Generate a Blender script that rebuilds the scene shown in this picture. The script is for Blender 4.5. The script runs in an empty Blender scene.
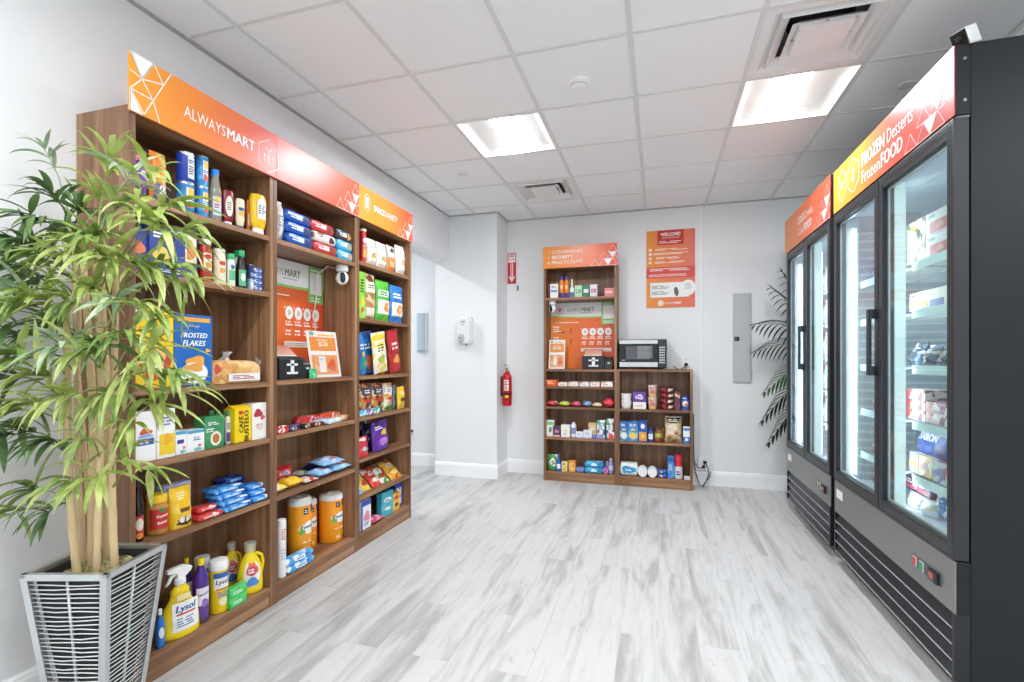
import bpy, bmesh, math, random
from mathutils import Vector, Matrix, noise
C = bpy.context.scene
COL = C.collection
PI = math.pi
R = math.radians

# ---------------------------------------------------------------- camera
CAM_H, YAW, FPX, CVY = 1.335, R(16.672), 490.4, 358.5
cam = bpy.data.objects.new('camera', bpy.data.cameras.new('camera'))
COL.objects.link(cam)
cam.location = (0, 0, CAM_H)
cam.rotation_euler = (PI / 2, 0, YAW)
cam.data.sensor_width = 36.0
cam.data.lens = FPX / 1024 * 36.0
cam.data.shift_y = (CVY - 341) / 1024
cam.data.clip_start = 0.05
C.camera = cam

# ---------------------------------------------------------------- world and exposure
world = bpy.data.worlds.new('world')
C.world = world
world.use_nodes = True
wb = world.node_tree.nodes['Background']
wb.inputs[0].default_value = (0.88, 0.94, 1.0, 1)
wb.inputs[1].default_value = 0.85                       # fill light let in through the rear, left open behind the camera
C.view_settings.view_transform = 'Standard'
C.view_settings.look = 'None'
C.view_settings.exposure = 0.62
C.view_settings.gamma = 1.0
C.view_settings.use_curve_mapping = False
LAMP = 92.0                                            # emission of the ceiling lamps
C.cycles.max_bounces = 12
C.cycles.diffuse_bounces = 6
C.cycles.transparent_max_bounces = 24
C.cycles.caustics_reflective = False
C.cycles.caustics_refractive = False
C.cycles.sample_clamp_indirect = 6.0
C.cycles.use_denoising = True

# ---------------------------------------------------------------- measuring: where a sight line meets a plane of the room
_c, _s = math.cos(YAW), math.sin(YAW)
def _ray(u, v):
    x = (u - 512) / FPX
    return Vector((x * _c - _s, x * _s + _c, -(v - CVY) / FPX))
def on_x(u, v, X):
    r = _ray(u, v) * (X / _ray(u, v).x)
    return Vector((r.x, r.y, r.z + CAM_H))
def on_y(u, v, Y):
    r = _ray(u, v) * (Y / _ray(u, v).y)
    return Vector((r.x, r.y, r.z + CAM_H))
def on_z(u, v, Z):
    r = _ray(u, v)
    r = r * ((Z - CAM_H) / r.z)
    return Vector((r.x, r.y, Z))

# ---------------------------------------------------------------- materials
_M = {}
def srgb(h):
    h = h.lstrip('#')
    o = []
    for i in (0, 2, 4):
        v = int(h[i:i + 2], 16) / 255
        o.append(v / 12.92 if v <= 0.04045 else ((v + 0.055) / 1.055) ** 2.4)
    return (*o, 1)
def newmat(name):
    m = bpy.data.materials.new(name)
    m.use_nodes = True
    nt = m.node_tree
    return m, nt, nt.nodes['Principled BSDF']
def mat(col, rough=0.45, metal=0.0, var=0.05, spec=0.5, coat=0.0):
    """Plain coloured surface with a little procedural unevenness."""
    k = (col, rough, metal, var, spec, coat)
    if k in _M: return _M[k]
    m, nt, b = newmat('surface_' + col.strip('#'))
    c = srgb(col)
    b.inputs['Roughness'].default_value = rough
    b.inputs['Metallic'].default_value = metal
    b.inputs['Specular IOR Level'].default_value = spec
    b.inputs['Coat Weight'].default_value = coat
    n = nt.nodes.new('ShaderNodeTexNoise'); n.inputs['Scale'].default_value = 9
    tc = nt.nodes.new('ShaderNodeTexCoord'); nt.links.new(tc.outputs['Object'], n.inputs['Vector'])
    mx = nt.nodes.new('ShaderNodeMix'); mx.data_type = 'RGBA'
    mx.inputs[6].default_value = tuple(x * (1 - var) for x in c[:3]) + (1,)
    mx.inputs[7].default_value = tuple(min(1, x * (1 + var)) for x in c[:3]) + (1,)
    nt.links.new(n.outputs['Fac'], mx.inputs[0])
    nt.links.new(mx.outputs[2], b.inputs['Base Color'])
    _M[k] = m
    return m
def printed(base, cols, scale=30, frac=0.5, rough=0.35):
    """Printed packaging: a base colour broken up by soft patches of other inks."""
    k = ('p', base, tuple(cols), scale, frac, rough)
    if k in _M: return _M[k]
    m, nt, b = newmat('print_' + base.strip('#'))
    b.inputs['Roughness'].default_value = rough
    tc = nt.nodes.new('ShaderNodeTexCoord')
    v = nt.nodes.new('ShaderNodeTexVoronoi'); v.inputs['Scale'].default_value = scale
    n = nt.nodes.new('ShaderNodeTexNoise'); n.inputs['Scale'].default_value = scale * 1.3
    ad = nt.nodes.new('ShaderNodeMix'); ad.data_type = 'RGBA'; ad.blend_type = 'ADD'; ad.inputs[0].default_value = 0.035
    nt.links.new(tc.outputs['Object'], n.inputs['Vector'])
    nt.links.new(tc.outputs['Object'], ad.inputs[6]); nt.links.new(n.outputs['Color'], ad.inputs[7])
    nt.links.new(ad.outputs[2], v.inputs['Vector'])
    sp = nt.nodes.new('ShaderNodeSeparateColor'); nt.links.new(v.outputs['Color'], sp.inputs[0])
    cr = nt.nodes.new('ShaderNodeValToRGB'); cr.color_ramp.interpolation = 'CONSTANT'
    e = cr.color_ramp.elements
    e[0].position = 0; e[0].color = srgb(base)
    e[1].position = frac; e[1].color = srgb(cols[0])
    for i, c in enumerate(cols[1:]):
        x = e.new(frac + (1 - frac) * (i + 1) / len(cols)); x.color = srgb(c)
    nt.links.new(sp.outputs[0], cr.inputs[0]); nt.links.new(cr.outputs[0], b.inputs['Base Color'])
    _M[k] = m
    return m
def gradient(stops, axis=0, rough=0.31, spec=0.5, coat=0.0):
    """A printed colour gradient along one axis of the object."""
    k = ('g', tuple(stops), axis, rough, spec, coat)
    if k in _M: return _M[k]
    m, nt, b = newmat('gradient_print')
    b.inputs['Roughness'].default_value = rough
    b.inputs['Specular IOR Level'].default_value = spec
    b.inputs['Coat Weight'].default_value = coat
    b.inputs['Coat Roughness'].default_value = 0.12
    tc = nt.nodes.new('ShaderNodeTexCoord'); sx = nt.nodes.new('ShaderNodeSeparateXYZ')
    nt.links.new(tc.outputs['Generated'], sx.inputs[0])
    cr = nt.nodes.new('ShaderNodeValToRGB'); e = cr.color_ramp.elements
    for i, (p, c) in enumerate(stops):
        el = e[i] if i < 2 else e.new(p)
        el.position = p; el.color = tuple(x * 0.92 for x in srgb(c)[:3]) + (1,)   # inks as they are under plain light
    nt.links.new(sx.outputs[axis], cr.inputs[0]); nt.links.new(cr.outputs[0], b.inputs['Base Color'])
    _M[k] = m
    return m
def emis(col, strength):
    k = ('e', col, strength)
    if k in _M: return _M[k]
    m, nt, b = newmat('lamp')
    b.inputs['Base Color'].default_value = (0.8, 0.8, 0.8, 1)
    b.inputs['Emission Color'].default_value = srgb(col)
    b.inputs['Emission Strength'].default_value = strength
    _M[k] = m
    return m
def clear(col='#ffffff', gloss=0.08, rough=0.02, tint_mix=0.0):
    """Thin clear sheet: see-through with a faint mirror, optionally a little milky."""
    k = ('c', col, gloss, rough, tint_mix)
    if k in _M: return _M[k]
    m, nt, b = newmat('clear_sheet')
    nt.nodes.remove(b)
    out = nt.nodes['Material Output']
    tr = nt.nodes.new('ShaderNodeBsdfTransparent'); tr.inputs[0].default_value = srgb(col)
    gl = nt.nodes.new('ShaderNodeBsdfGlossy'); gl.inputs['Roughness'].default_value = rough
    lw = nt.nodes.new('ShaderNodeLayerWeight')            # facing: the same from either side of the sheet
    pw = nt.nodes.new('ShaderNodeMath'); pw.operation = 'POWER'; pw.inputs[1].default_value = 4.0
    nt.links.new(lw.outputs['Facing'], pw.inputs[0])
    mu = nt.nodes.new('ShaderNodeMath'); mu.operation = 'MULTIPLY_ADD'
    mu.inputs[1].default_value = 0.5; mu.inputs[2].default_value = gloss * 0.3
    nt.links.new(pw.outputs[0], mu.inputs[0])
    mx = nt.nodes.new('ShaderNodeMixShader')
    nt.links.new(mu.outputs[0], mx.inputs[0]); nt.links.new(tr.outputs[0], mx.inputs[1]); nt.links.new(gl.outputs[0], mx.inputs[2])
    if tint_mix:
        df = nt.nodes.new('ShaderNodeBsdfDiffuse'); df.inputs[0].default_value = srgb(col)
        m2 = nt.nodes.new('ShaderNodeMixShader'); m2.inputs[0].default_value = tint_mix
        nt.links.new(mx.outputs[0], m2.inputs[1]); nt.links.new(df.outputs[0], m2.inputs[2])
        nt.links.new(m2.outputs[0], out.inputs[0])
    else:
        nt.links.new(mx.outputs[0], out.inputs[0])
    _M[k] = m
    return m
def wood(axis, tone=1.0):
    """Walnut laminate, grain running along the given axis."""
    k = ('w', axis, tone)
    if k in _M: return _M[k]
    m, nt, b = newmat('walnut_laminate')
    b.inputs['Roughness'].default_value = 0.42
    tc = nt.nodes.new('ShaderNodeTexCoord'); mp = nt.nodes.new('ShaderNodeMapping')
    sc = [26, 26, 26]; sc[axis] = 1.3
    mp.inputs['Scale'].default_value = sc
    nt.links.new(tc.outputs['Object'], mp.inputs[0])
    n = nt.nodes.new('ShaderNodeTexNoise'); n.inputs['Scale'].default_value = 1.0; n.inputs['Detail'].default_value = 5
    n.inputs['Distortion'].default_value = 0.7
    nt.links.new(mp.outputs[0], n.inputs['Vector'])
    mp2 = nt.nodes.new('ShaderNodeMapping'); sc2 = [9, 9, 9]; sc2[axis] = 0.5
    mp2.inputs['Scale'].default_value = sc2; nt.links.new(tc.outputs['Object'], mp2.inputs[0])
    n2 = nt.nodes.new('ShaderNodeTexNoise'); n2.inputs['Scale'].default_value = 1.0; n2.inputs['Detail'].default_value = 2
    nt.links.new(mp2.outputs[0], n2.inputs['Vector'])
    mul = nt.nodes.new('ShaderNodeMath'); mul.operation = 'MULTIPLY_ADD'; mul.inputs[1].default_value = 0.6
    nt.links.new(n.outputs['Fac'], mul.inputs[0])
    m2 = nt.nodes.new('ShaderNodeMath'); m2.operation = 'MULTIPLY'; m2.inputs[1].default_value = 0.4
    nt.links.new(n2.outputs['Fac'], m2.inputs[0]); nt.links.new(m2.outputs[0], mul.inputs[2])
    cr = nt.nodes.new('ShaderNodeValToRGB'); e = cr.color_ramp.elements
    def t(h):
        c = srgb(h); return tuple(x * tone for x in c[:3]) + (1,)
    e[0].position = 0.30; e[0].color = t('#54392a')
    e[1].position = 0.68; e[1].color = t('#b08a66')
    x = e.new(0.5); x.color = t('#8a6345')
    nt.links.new(mul.outputs[0], cr.inputs[0]); nt.links.new(cr.outputs[0], b.inputs['Base Color'])
    _M[k] = m
    return m

# ---------------------------------------------------------------- mesh helpers
def bm_box(bm, x0, x1, y0, y1, z0, z1):
    v = [bm.verts.new((x, y, z)) for z in (z0, z1) for y in (y0, y1) for x in (x0, x1)]
    for f in ((0, 2, 3, 1), (4, 5, 7, 6), (0, 1, 5, 4), (2, 6, 7, 3), (0, 4, 6, 2), (1, 3, 7, 5)):
        bm.faces.new([v[i] for i in f])
    return v
def bm_lathe(bm, prof, n=24, sx=1.0, sy=1.0, ox=0.0, oy=0.0, a0=0.0, a1=2 * PI, cap=True):
    full = abs(a1 - a0 - 2 * PI) < 1e-6
    rings = []
    m = n if full else n + 1
    for r, z in prof:
        rings.append([bm.verts.new((ox + sx * r * math.cos(a0 + (a1 - a0) * i / n), oy + sy * r * math.sin(a0 + (a1 - a0) * i / n), z)) for i in range(m)])
    for a, b in zip(rings, rings[1:]):
        for i in range(n):
            j = (i + 1) % m
            bm.faces.new((a[i], a[j], b[j], b[i]))
    if cap and full:
        if prof[0][0] > 1e-5: bm.faces.new(list(reversed(rings[0])))
        if prof[-1][0] > 1e-5: bm.faces.new(rings[-1])
    return rings
def bm_tube(bm, pts, r, n=8, cap=True):
    """A round bar through the points; r a number or one per point."""
    pts = [Vector(p) for p in pts]
    rs = r if isinstance(r, (list, tuple)) else [r] * len(pts)
    rings = []
    up = None
    for i, p in enumerate(pts):
        t = (pts[min(i + 1, len(pts) - 1)] - pts[max(i - 1, 0)]).normalized()
        if up is None:
            up = Vector((0, 0, 1)) if abs(t.z) < 0.9 else Vector((1, 0, 0))
        a = t.cross(up).normalized(); b = a.cross(t).normalized(); up = b
        rings.append([bm.verts.new(p + (a * math.cos(2 * PI * k / n) + b * math.sin(2 * PI * k / n)) * rs[i]) for k in range(n)])
    for a, b in zip(rings, rings[1:]):
        for k in range(n):
            bm.faces.new((a[k], a[(k + 1) % n], b[(k + 1) % n], b[k]))
    if cap:
        bm.faces.new(list(reversed(rings[0]))); bm.faces.new(rings[-1])
def obj(name, bm, m, parent=None, smooth=False, bevel=0.0, seg=2, loc=None, rot=None, label=None, kind=None, autosmooth=None):
    bmesh.ops.recalc_face_normals(bm, faces=bm.faces)
    me = bpy.data.meshes.new(name)
    bm.to_mesh(me); bm.free()
    if smooth:
        me.polygons.foreach_set('use_smooth', [True] * len(me.polygons))
    me.materials.append(m)
    o = bpy.data.objects.new(name, me)
    COL.objects.link(o)
    if parent is not None: o.parent = parent
    if loc is not None: o.location = loc
    if rot is not None: o.rotation_euler = rot
    if bevel:
        b = o.modifiers.new('bevel', 'BEVEL'); b.width = bevel; b.segments = seg; b.limit_method = 'ANGLE'; b.angle_limit = R(40)
    if autosmooth:
        es = o.modifiers.new('split', 'EDGE_SPLIT'); es.split_angle = R(autosmooth)
    if label: o['label'] = label
    if kind: o['kind'] = kind
    return o
def tag(o, label, cat, group=None):
    o['label'] = label; o['category'] = cat
    if group: o['group'] = group
    return o
def thing(name, label, cat, loc=(0, 0, 0), rot=(0, 0, 0), group=None):
    o = bpy.data.objects.new(name, None); COL.objects.link(o)
    o.empty_display_size = 0.05
    o.location = loc; o.rotation_euler = rot
    return tag(o, label, cat, group)
def part_box(name, parent, m, x0, x1, y0, y1, z0, z1, bevel=0.0015, label=None):
    bm = bmesh.new(); bm_box(bm, x0, x1, y0, y1, z0, z1)
    return obj(name, bm, m, parent, bevel=bevel, label=label)
def struct(name, bm, m, **k):
    o = obj(name, bm, m, **k); o['kind'] = 'structure'; return o
def copy_tree(o, parent=None):
    c = o.copy(); COL.objects.link(c)
    if parent is not None: c.parent = parent
    for ch in list(o.children): copy_tree(ch, c)
    return c

# ---------------------------------------------------------------- prints that follow a surface: S(x, z) gives the y of the front
def flat(y): return lambda x, z: (x, y, z)
def round_front(r, sy=1.0):                       # wraps x round a cylinder
    return lambda x, z: (r * math.sin(x / r), -r * sy * math.cos(x / r), z)
def decal(parent, name, m, cx, cz, w, h, S, shape='rect', eps=0.0008, n=8, rot=0.0, label=None, pts=None):
    bm = bmesh.new()
    cr, sr = math.cos(rot), math.sin(rot)
    def put(a, b):
        x, z = a * cr - b * sr + cx, a * sr + b * cr + cz
        p = S(x, z)
        return bm.verts.new((p[0] * (1 + 0), p[1] - eps, p[2]))
    if shape == 'rect':
        g = [[put(w * (i / n - .5), h * (j / n - .5)) for i in range(n + 1)] for j in range(n + 1)]
        for j in range(n):
            for i in range(n):
                bm.faces.new((g[j][i], g[j][i + 1], g[j + 1][i + 1], g[j + 1][i]))
    elif shape == 'poly':
        bm.faces.new([put(x, z) for x, z in pts])
    elif shape in ('ellipse', 'blob'):
        k = 20
        ctr = put(0, 0); prev = None
        for q in (0.5, 1.0):
            ring = []
            for i in range(k):
                a = 2 * PI * i / k
                f = q * (1 + (0.18 * math.sin(3 * a + w * 50) if shape == 'blob' else 0))
                ring.append(put(w / 2 * f * math.cos(a), h / 2 * f * math.sin(a)))
            for i in range(k):
                j = (i + 1) % k
                if prev is None: bm.faces.new((ctr, ring[i], ring[j]))
                else: bm.faces.new((prev[i], ring[i], ring[j], prev[j]))
            prev = ring
    elif shape == 'rows':                          # lines of small print
        rows = max(1, n)
        rnd = random.Random(int(w * 1e4 + h * 1e3))
        for j in range(rows):
            zc = h * (0.5 - (j + 0.5) / rows); hh = h / rows * 0.27
            ww = w * rnd.uniform(0.7, 1.0)
            k = 6
            xs = [-w / 2 + ww * i / k for i in range(k + 1)]
            lo = [put(x, zc - hh) for x in xs]; hi = [put(x, zc + hh) for x in xs]
            for i in range(k):
                if i % 3 != 2 or rnd.random() < 0.6: bm.faces.new((lo[i], lo[i + 1], hi[i + 1], hi[i]))
    o = obj(name, bm, m, parent, label=label)
    # the print faces outwards
    me = o.data
    if len(me.polygons) and sum(p.normal.y * p.area for p in me.polygons) > 0: me.flip_normals()
    return o
_TXT = {}
def text_mesh(s, bold, shear):
    k = (s, bold, shear)
    if k not in _TXT:
        cu = bpy.data.curves.new('lettering', 'FONT')
        cu.body = s; cu.align_x = 'CENTER'; cu.align_y = 'CENTER'; cu.offset = 0.0
        cu.shear = shear; cu.resolution_u = 2; cu.space_line = 0.9
        t = bpy.data.objects.new('lettering', cu)
        me = t.to_mesh()
        vs = [v.co.copy() for v in me.vertices]
        fs = [tuple(p.vertices) for p in me.polygons]
        t.to_mesh_clear()
        bpy.data.objects.remove(t); bpy.data.curves.remove(cu)
        xs = [v.x for v in vs] or [0]; ys = [v.y for v in vs] or [0]
        _TXT[k] = (vs, fs, min(xs), max(xs), min(ys), max(ys))
    return _TXT[k]
def lettering(parent, s, m, cx, cz, w, h, S, bold=False, shear=0.0, eps=0.0016, keep=True, rot=0.0, name='lettering', align='c'):
    vs, fs, x0, x1, y0, y1 = text_mesh(s, bold, shear)
    if not vs: return None
    sx, sz = w / max(1e-6, x1 - x0), h / max(1e-6, y1 - y0)
    if keep: sx = sz = min(sx, sz)
    bm = bmesh.new()
    cr, sr = math.cos(rot), math.sin(rot)
    bv = []
    copies = [(0.0, 0.0, 0.0)] if not bold else [(0.0, 0.0, 0.0), (0.035, 0.0, 0.00012), (-0.035, 0.0, 0.00024), (0.0, 0.02, 0.00036)]
    allv = [(v, c) for c in copies for v in vs]
    for v, c in allv:                              # heavier letters: the strokes doubled side by side
        a = c[0] * sx + (v.x - (x0 + x1) / 2) * sx; b = c[1] * sz + (v.y - (y0 + y1) / 2) * sz
        if align == 'l': a += sx * (x1 - x0) / 2
        p = S(cx + a * cr - b * sr, cz + a * sr + b * cr)
        bv.append(bm.verts.new((p[0], p[1] - eps - c[2], p[2])))
    for k in range(len(copies)):
        for f in fs:
            try: bm.faces.new([bv[k * len(vs) + i] for i in f])
            except ValueError: pass
    o = obj(name, bm, m, parent)
    me = o.data
    if len(me.polygons) and sum(p.normal.y * p.area for p in me.polygons) > 0: me.flip_normals()
    return o
WHITE = mat('#f4f4f2', 0.4)
BLACK = mat('#141416', 0.4)
GREYP = mat('#9a9a98', 0.5)
# ================================================================ THE ROOM
CEIL = 2.952
LW, LB, BW, RW, REAR = -2.30, -2.466, 5.54, 2.92, -3.2
T = 0.6096
GX = [-4.4036 + T * i for i in range(13)]        # ceiling grid, columns
GY = [1.292 + T * i for i in range(-7, 8)]      # and rows

# floor: whitewashed planks
def floor_material():
    m, nt, b = newmat('whitewashed_planks')
    L = nt.links.new
    tc = nt.nodes.new('ShaderNodeTexCoord')
    sep = nt.nodes.new('ShaderNodeSeparateXYZ'); L(tc.outputs['Object'], sep.inputs[0])
    cmb = nt.nodes.new('ShaderNodeCombineXYZ'); L(sep.outputs[1], cmb.inputs[0]); L(sep.outputs[0], cmb.inputs[1])
    br = nt.nodes.new('ShaderNodeTexBrick')
    br.inputs['Scale'].default_value = 1.0
    br.inputs['Brick Width'].default_value = 1.22; br.inputs['Row Height'].default_value = 0.178
    br.inputs['Mortar Size'].default_value = 0.0012; br.inputs['Mortar Smooth'].default_value = 0.1
    br.inputs['Color1'].default_value = (0, 0, 0, 1); br.inputs['Color2'].default_value = (1, 1, 1, 1); br.inputs['Mortar'].default_value = (0.5, 0.5, 0.5, 1)
    br.offset = 0.37
    L(cmb.outputs[0], br.inputs['Vector'])
    off = nt.nodes.new('ShaderNodeVectorMath'); off.operation = 'MULTIPLY_ADD'
    off.inputs[1].default_value = (7.3, 11.7, 5.1)
    L(br.outputs['Color'], off.inputs[0]); L(tc.outputs['Object'], off.inputs[2])
    def streak(sx, sy, det, dist):
        mp = nt.nodes.new('ShaderNodeMapping'); mp.inputs['Scale'].default_value = (sx, sy, 1)
        L(off.outputs[0], mp.inputs[0])
        n = nt.nodes.new('ShaderNodeTexNoise'); n.inputs['Scale'].default_value = 1; n.inputs['Detail'].default_value = det
        n.inputs['Distortion'].default_value = dist; n.inputs['Roughness'].default_value = 0.65
        L(mp.outputs[0], n.inputs['Vector']); return n
    n1 = streak(7, 0.9, 6, 0.6); n2 = streak(38, 2.6, 5, 0.3); n3 = streak(11, 5.5, 6, 1.4)
    def ramp(n, a, ca, c, cc):
        r = nt.nodes.new('ShaderNodeValToRGB'); r.color_ramp.elements[0].position = a; r.color_ramp.elements[1].position = c
        r.color_ramp.elements[0].color = (ca, ca, ca, 1); r.color_ramp.elements[1].color = (cc, cc, cc, 1)
        L(n.outputs['Fac'], r.inputs[0]); return r
    r1 = ramp(n1, 0.35, 0.0, 0.50, 1.0); r2 = ramp(n2, 0.30, 0.3, 0.55, 1.0); r3 = ramp(n3, 0.27, 0.0, 0.37, 1.0)
    def mul(a, c):
        x = nt.nodes.new('ShaderNodeMix'); x.data_type = 'RGBA'; x.blend_type = 'MULTIPLY'; x.inputs[0].default_value = 1
        L(a, x.inputs[6]); L(c, x.inputs[7]); return x.outputs[2]
    def lift(a, lo):
        r = nt.nodes.new('ShaderNodeMapRange'); r.inputs['To Min'].default_value = lo
        L(a, r.inputs[0]); return r.outputs[0]
    f = mul(mul(lift(r1.outputs[0], 0.60), lift(r2.outputs[0], 0.72)), lift(r3.outputs[0], 0.62))
    pl = nt.nodes.new('ShaderNodeMapRange'); pl.inputs['To Min'].default_value = 0.93; pl.inputs['To Max'].default_value = 1.0
    L(br.outputs['Color'], pl.inputs[0])
    f = mul(f, pl.outputs[0])
    jo = nt.nodes.new('ShaderNodeMapRange'); jo.inputs['To Min'].default_value = 1.0; jo.inputs['To Max'].default_value = 0.86
    L(br.outputs['Fac'], jo.inputs[0]); f = mul(f, jo.outputs[0])
    cr = nt.nodes.new('ShaderNodeValToRGB'); e = cr.color_ramp.elements
    e[0].position = 0.15; e[0].color = srgb('#575553'); e[1].position = 0.95; e[1].color = srgb('#c8c8c7')
    x = e.new(0.5); x.color = srgb('#a09f9d')
    L(f, cr.inputs[0]); L(cr.outputs[0], b.inputs['Base Color'])
    b.inputs['Roughness'].default_value = 0.48
    bp = nt.nodes.new('ShaderNodeBump'); bp.inputs['Strength'].default_value = 0.08; bp.inputs['Distance'].default_value = 0.002
    L(f, bp.inputs['Height']); L(bp.outputs[0], b.inputs['Normal'])
    return m
bm = bmesh.new(); bm_box(bm, -4.6, RW + 0.15, REAR, BW + 0.3, -0.05, 0)
struct('floor', bm, floor_material())

def wall_mat(h='#e9ebec'):
    m, nt, b = newmat('painted_plaster')
    b.inputs['Roughness'].default_value = 0.55
    n = nt.nodes.new('ShaderNodeTexNoise'); n.inputs['Scale'].default_value = 120; n.inputs['Detail'].default_value = 3
    tc = nt.nodes.new('ShaderNodeTexCoord'); nt.links.new(tc.outputs['Object'], n.inputs[0])
    bp = nt.nodes.new('ShaderNodeBump'); bp.inputs['Strength'].default_value = 0.06; bp.inputs['Distance'].default_value = 0.002
    nt.links.new(n.outputs['Fac'], bp.inputs['Height']); nt.links.new(bp.outputs[0], b.inputs['Normal'])
    n2 = nt.nodes.new('ShaderNodeTexNoise'); n2.inputs['Scale'].default_value = 1.2; nt.links.new(tc.outputs['Object'], n2.inputs[0])
    mx = nt.nodes.new('ShaderNodeMix'); mx.data_type = 'RGBA'; c = srgb(h)
    mx.inputs[6].default_value = tuple(x * 0.97 for x in c[:3]) + (1,); mx.inputs[7].default_value = c
    nt.links.new(n2.outputs['Fac'], mx.inputs[0]); nt.links.new(mx.outputs[2], b.inputs['Base Color'])
    return m
WALL = wall_mat()
TRIM = mat('#f3f4f5', 0.35, var=0.01)
# left wall up to an opening, then a header with a rounded lower edge over the opening
OPEN_Y, PIL_Y, PIL_X, HEAD_Z = 3.86, 5.16, -1.72, 2.435
bm = bmesh.new()
bm_box(bm, LB, LW, REAR, OPEN_Y, 0, CEIL)
rad = 0.10
prof = [(LB, CEIL), (LB, HEAD_Z)] + [(LW - rad + rad * math.sin(a * PI / 16), HEAD_Z + rad - rad * math.cos(a * PI / 16)) for a in range(0, 9)] + [(LW, CEIL)]
ra = [bm.verts.new((x, OPEN_Y, z)) for x, z in prof]; rb = [bm.verts.new((x, PIL_Y + 0.05, z)) for x, z in prof]
for i in range(len(prof)):
    j = (i + 1) % len(prof); bm.faces.new((ra[i], ra[j], rb[j], rb[i]))
bm.faces.new(ra); bm.faces.new(list(reversed(rb)))
struct('wall_left', bm, WALL)
bm = bmesh.new(); bm_box(bm, -4.6, RW + 0.15, BW, BW + 0.12, 0, CEIL); struct('wall_back', bm, WALL)
bm = bmesh.new(); bm_box(bm, LB, PIL_X, PIL_Y, BW + 0.01, 0, CEIL); struct('wall_corner', bm, WALL, bevel=0.006)
bm = bmesh.new(); bm_box(bm, -4.72, -4.6, REAR, BW, 0, CEIL); struct('wall_recess', bm, WALL)
bm = bmesh.new(); bm_box(bm, RW, RW + 0.12, REAR, BW, 0, CEIL); struct('wall_right', bm, WALL)

def baseboard(name, pts, h=0.155, t=0.016):
    """Moulded skirting following a line of wall points; the room is on the right-hand side of the path."""
    prof = [(0, 0), (t, 0), (t, h * 0.80), (t * 0.72, h * 0.86), (t * 0.72, h * 0.92), (t * 0.3, h * 0.97), (0.001, h)]
    bm = bmesh.new(); rings = []
    P = [Vector((x, y, 0)) for x, y in pts]
    for i, p in enumerate(P):
        d0 = (p - P[i - 1]).normalized() if i else (P[1] - p).normalized()
        d1 = (P[i + 1] - p).normalized() if i < len(P) - 1 else d0
        n0, n1 = Vector((d0.y, -d0.x, 0)), Vector((d1.y, -d1.x, 0))
        nn = (n0 + n1).normalized(); nn = nn / max(0.2, nn.dot(n0))
        rings.append([bm.verts.new(p + nn * a + Vector((0, 0, b))) for a, b in prof])
    for a, b in zip(rings, rings[1:]):
        for k in range(len(prof) - 1): bm.faces.new((a[k], a[k + 1], b[k + 1], b[k]))
    bm.faces.new(rings[0]); bm.faces.new(list(reversed(rings[-1])))
    return struct(name, bm, TRIM)
baseboard('baseboard_left', [(LW, REAR), (LW, 1.40)])
baseboard('baseboard_corner', [(LB, PIL_Y), (PIL_X, PIL_Y), (PIL_X, BW), (-1.22, BW)])
baseboard('baseboard_back', [(0.34, BW), (RW, BW)])
baseboard('baseboard_recess', [(-4.6, BW), (LB - 0.001, BW)])

# ceiling: lay-in tiles with holes left for the two kinds of fittings
LIGHTS = [(5, 3), (8, 3), (5, -2), (8, -2), (5, -6), (8, -6), (11, 3), (11, -2), (1, 4)]     # (column, row) of 2 ft lamps; two in view, the rest added for light
VENTS = [(5, 5), (8, 2)]
holes = set(LIGHTS) | set(VENTS)
m, nt, b = newmat('ceiling_tile')
b.inputs['Roughness'].default_value = 0.8
tc = nt.nodes.new('ShaderNodeTexCoord'); n = nt.nodes.new('ShaderNodeTexNoise'); n.inputs['Scale'].default_value = 260; n.inputs['Detail'].default_value = 2
nt.links.new(tc.outputs['Object'], n.inputs[0])
bp = nt.nodes.new('ShaderNodeBump'); bp.inputs['Strength'].default_value = 0.12; bp.inputs['Distance'].default_value = 0.002
nt.links.new(n.outputs['Fac'], bp.inputs['Height']); nt.links.new(bp.outputs[0], b.inputs['Normal'])
n2 = nt.nodes.new('ShaderNodeTexNoise'); n2.inputs['Scale'].default_value = 0.9; nt.links.new(tc.outputs['Object'], n2.inputs[0])
mx = nt.nodes.new('ShaderNodeMix'); mx.data_type = 'RGBA'
mx.inputs[6].default_value = srgb('#ecedee'); mx.inputs[7].default_value = srgb('#f3f4f4')
nt.links.new(n2.outputs['Fac'], mx.inputs[0]); nt.links.new(mx.outputs[2], b.inputs['Base Color'])
TILE = m
bm = bmesh.new()
xs = [x for x in GX]; ys = list(GY)
for i in range(len(xs) - 1):
    for j in range(len(ys) - 1):
        row = j - 7
        x0, x1, y0, y1 = xs[i], min(xs[i + 1], RW + 0.1), ys[j], min(ys[j + 1], BW + 0.05)
        if (i, row) in holes: continue
        z = CEIL + 0.006
        bm.faces.new([bm.verts.new(p) for p in ((x0, y0, z), (x0, y1, z), (x1, y1, z), (x1, y0, z))])
bmesh.ops.remove_doubles(bm, verts=bm.verts, dist=1e-5)
ext = bmesh.ops.extrude_face_region(bm, geom=list(bm.faces))
for v in [g for g in ext['geom'] if isinstance(g, bmesh.types.BMVert)]: v.co.z += 0.016
struct('ceiling', bm, TILE)
GRID = mat('#dadad8', 0.45, var=0.02)
bm = bmesh.new()
for x in GX[1:]:
    bm_box(bm, x - 0.012, x + 0.012, REAR, BW, CEIL - 0.001, CEIL + 0.012)
for y in GY[1:-1]:
    bm_box(bm, -4.6, RW, y - 0.010, y + 0.010, CEIL + 0.0005, CEIL + 0.012)
struct('trim_1', bm, GRID)
ANG = mat('#a9aba9', 0.5)
bm = bmesh.new()
bm_box(bm, LW, LW + 0.02, REAR, PIL_Y, CEIL - 0.003, CEIL + 0.006)
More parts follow.
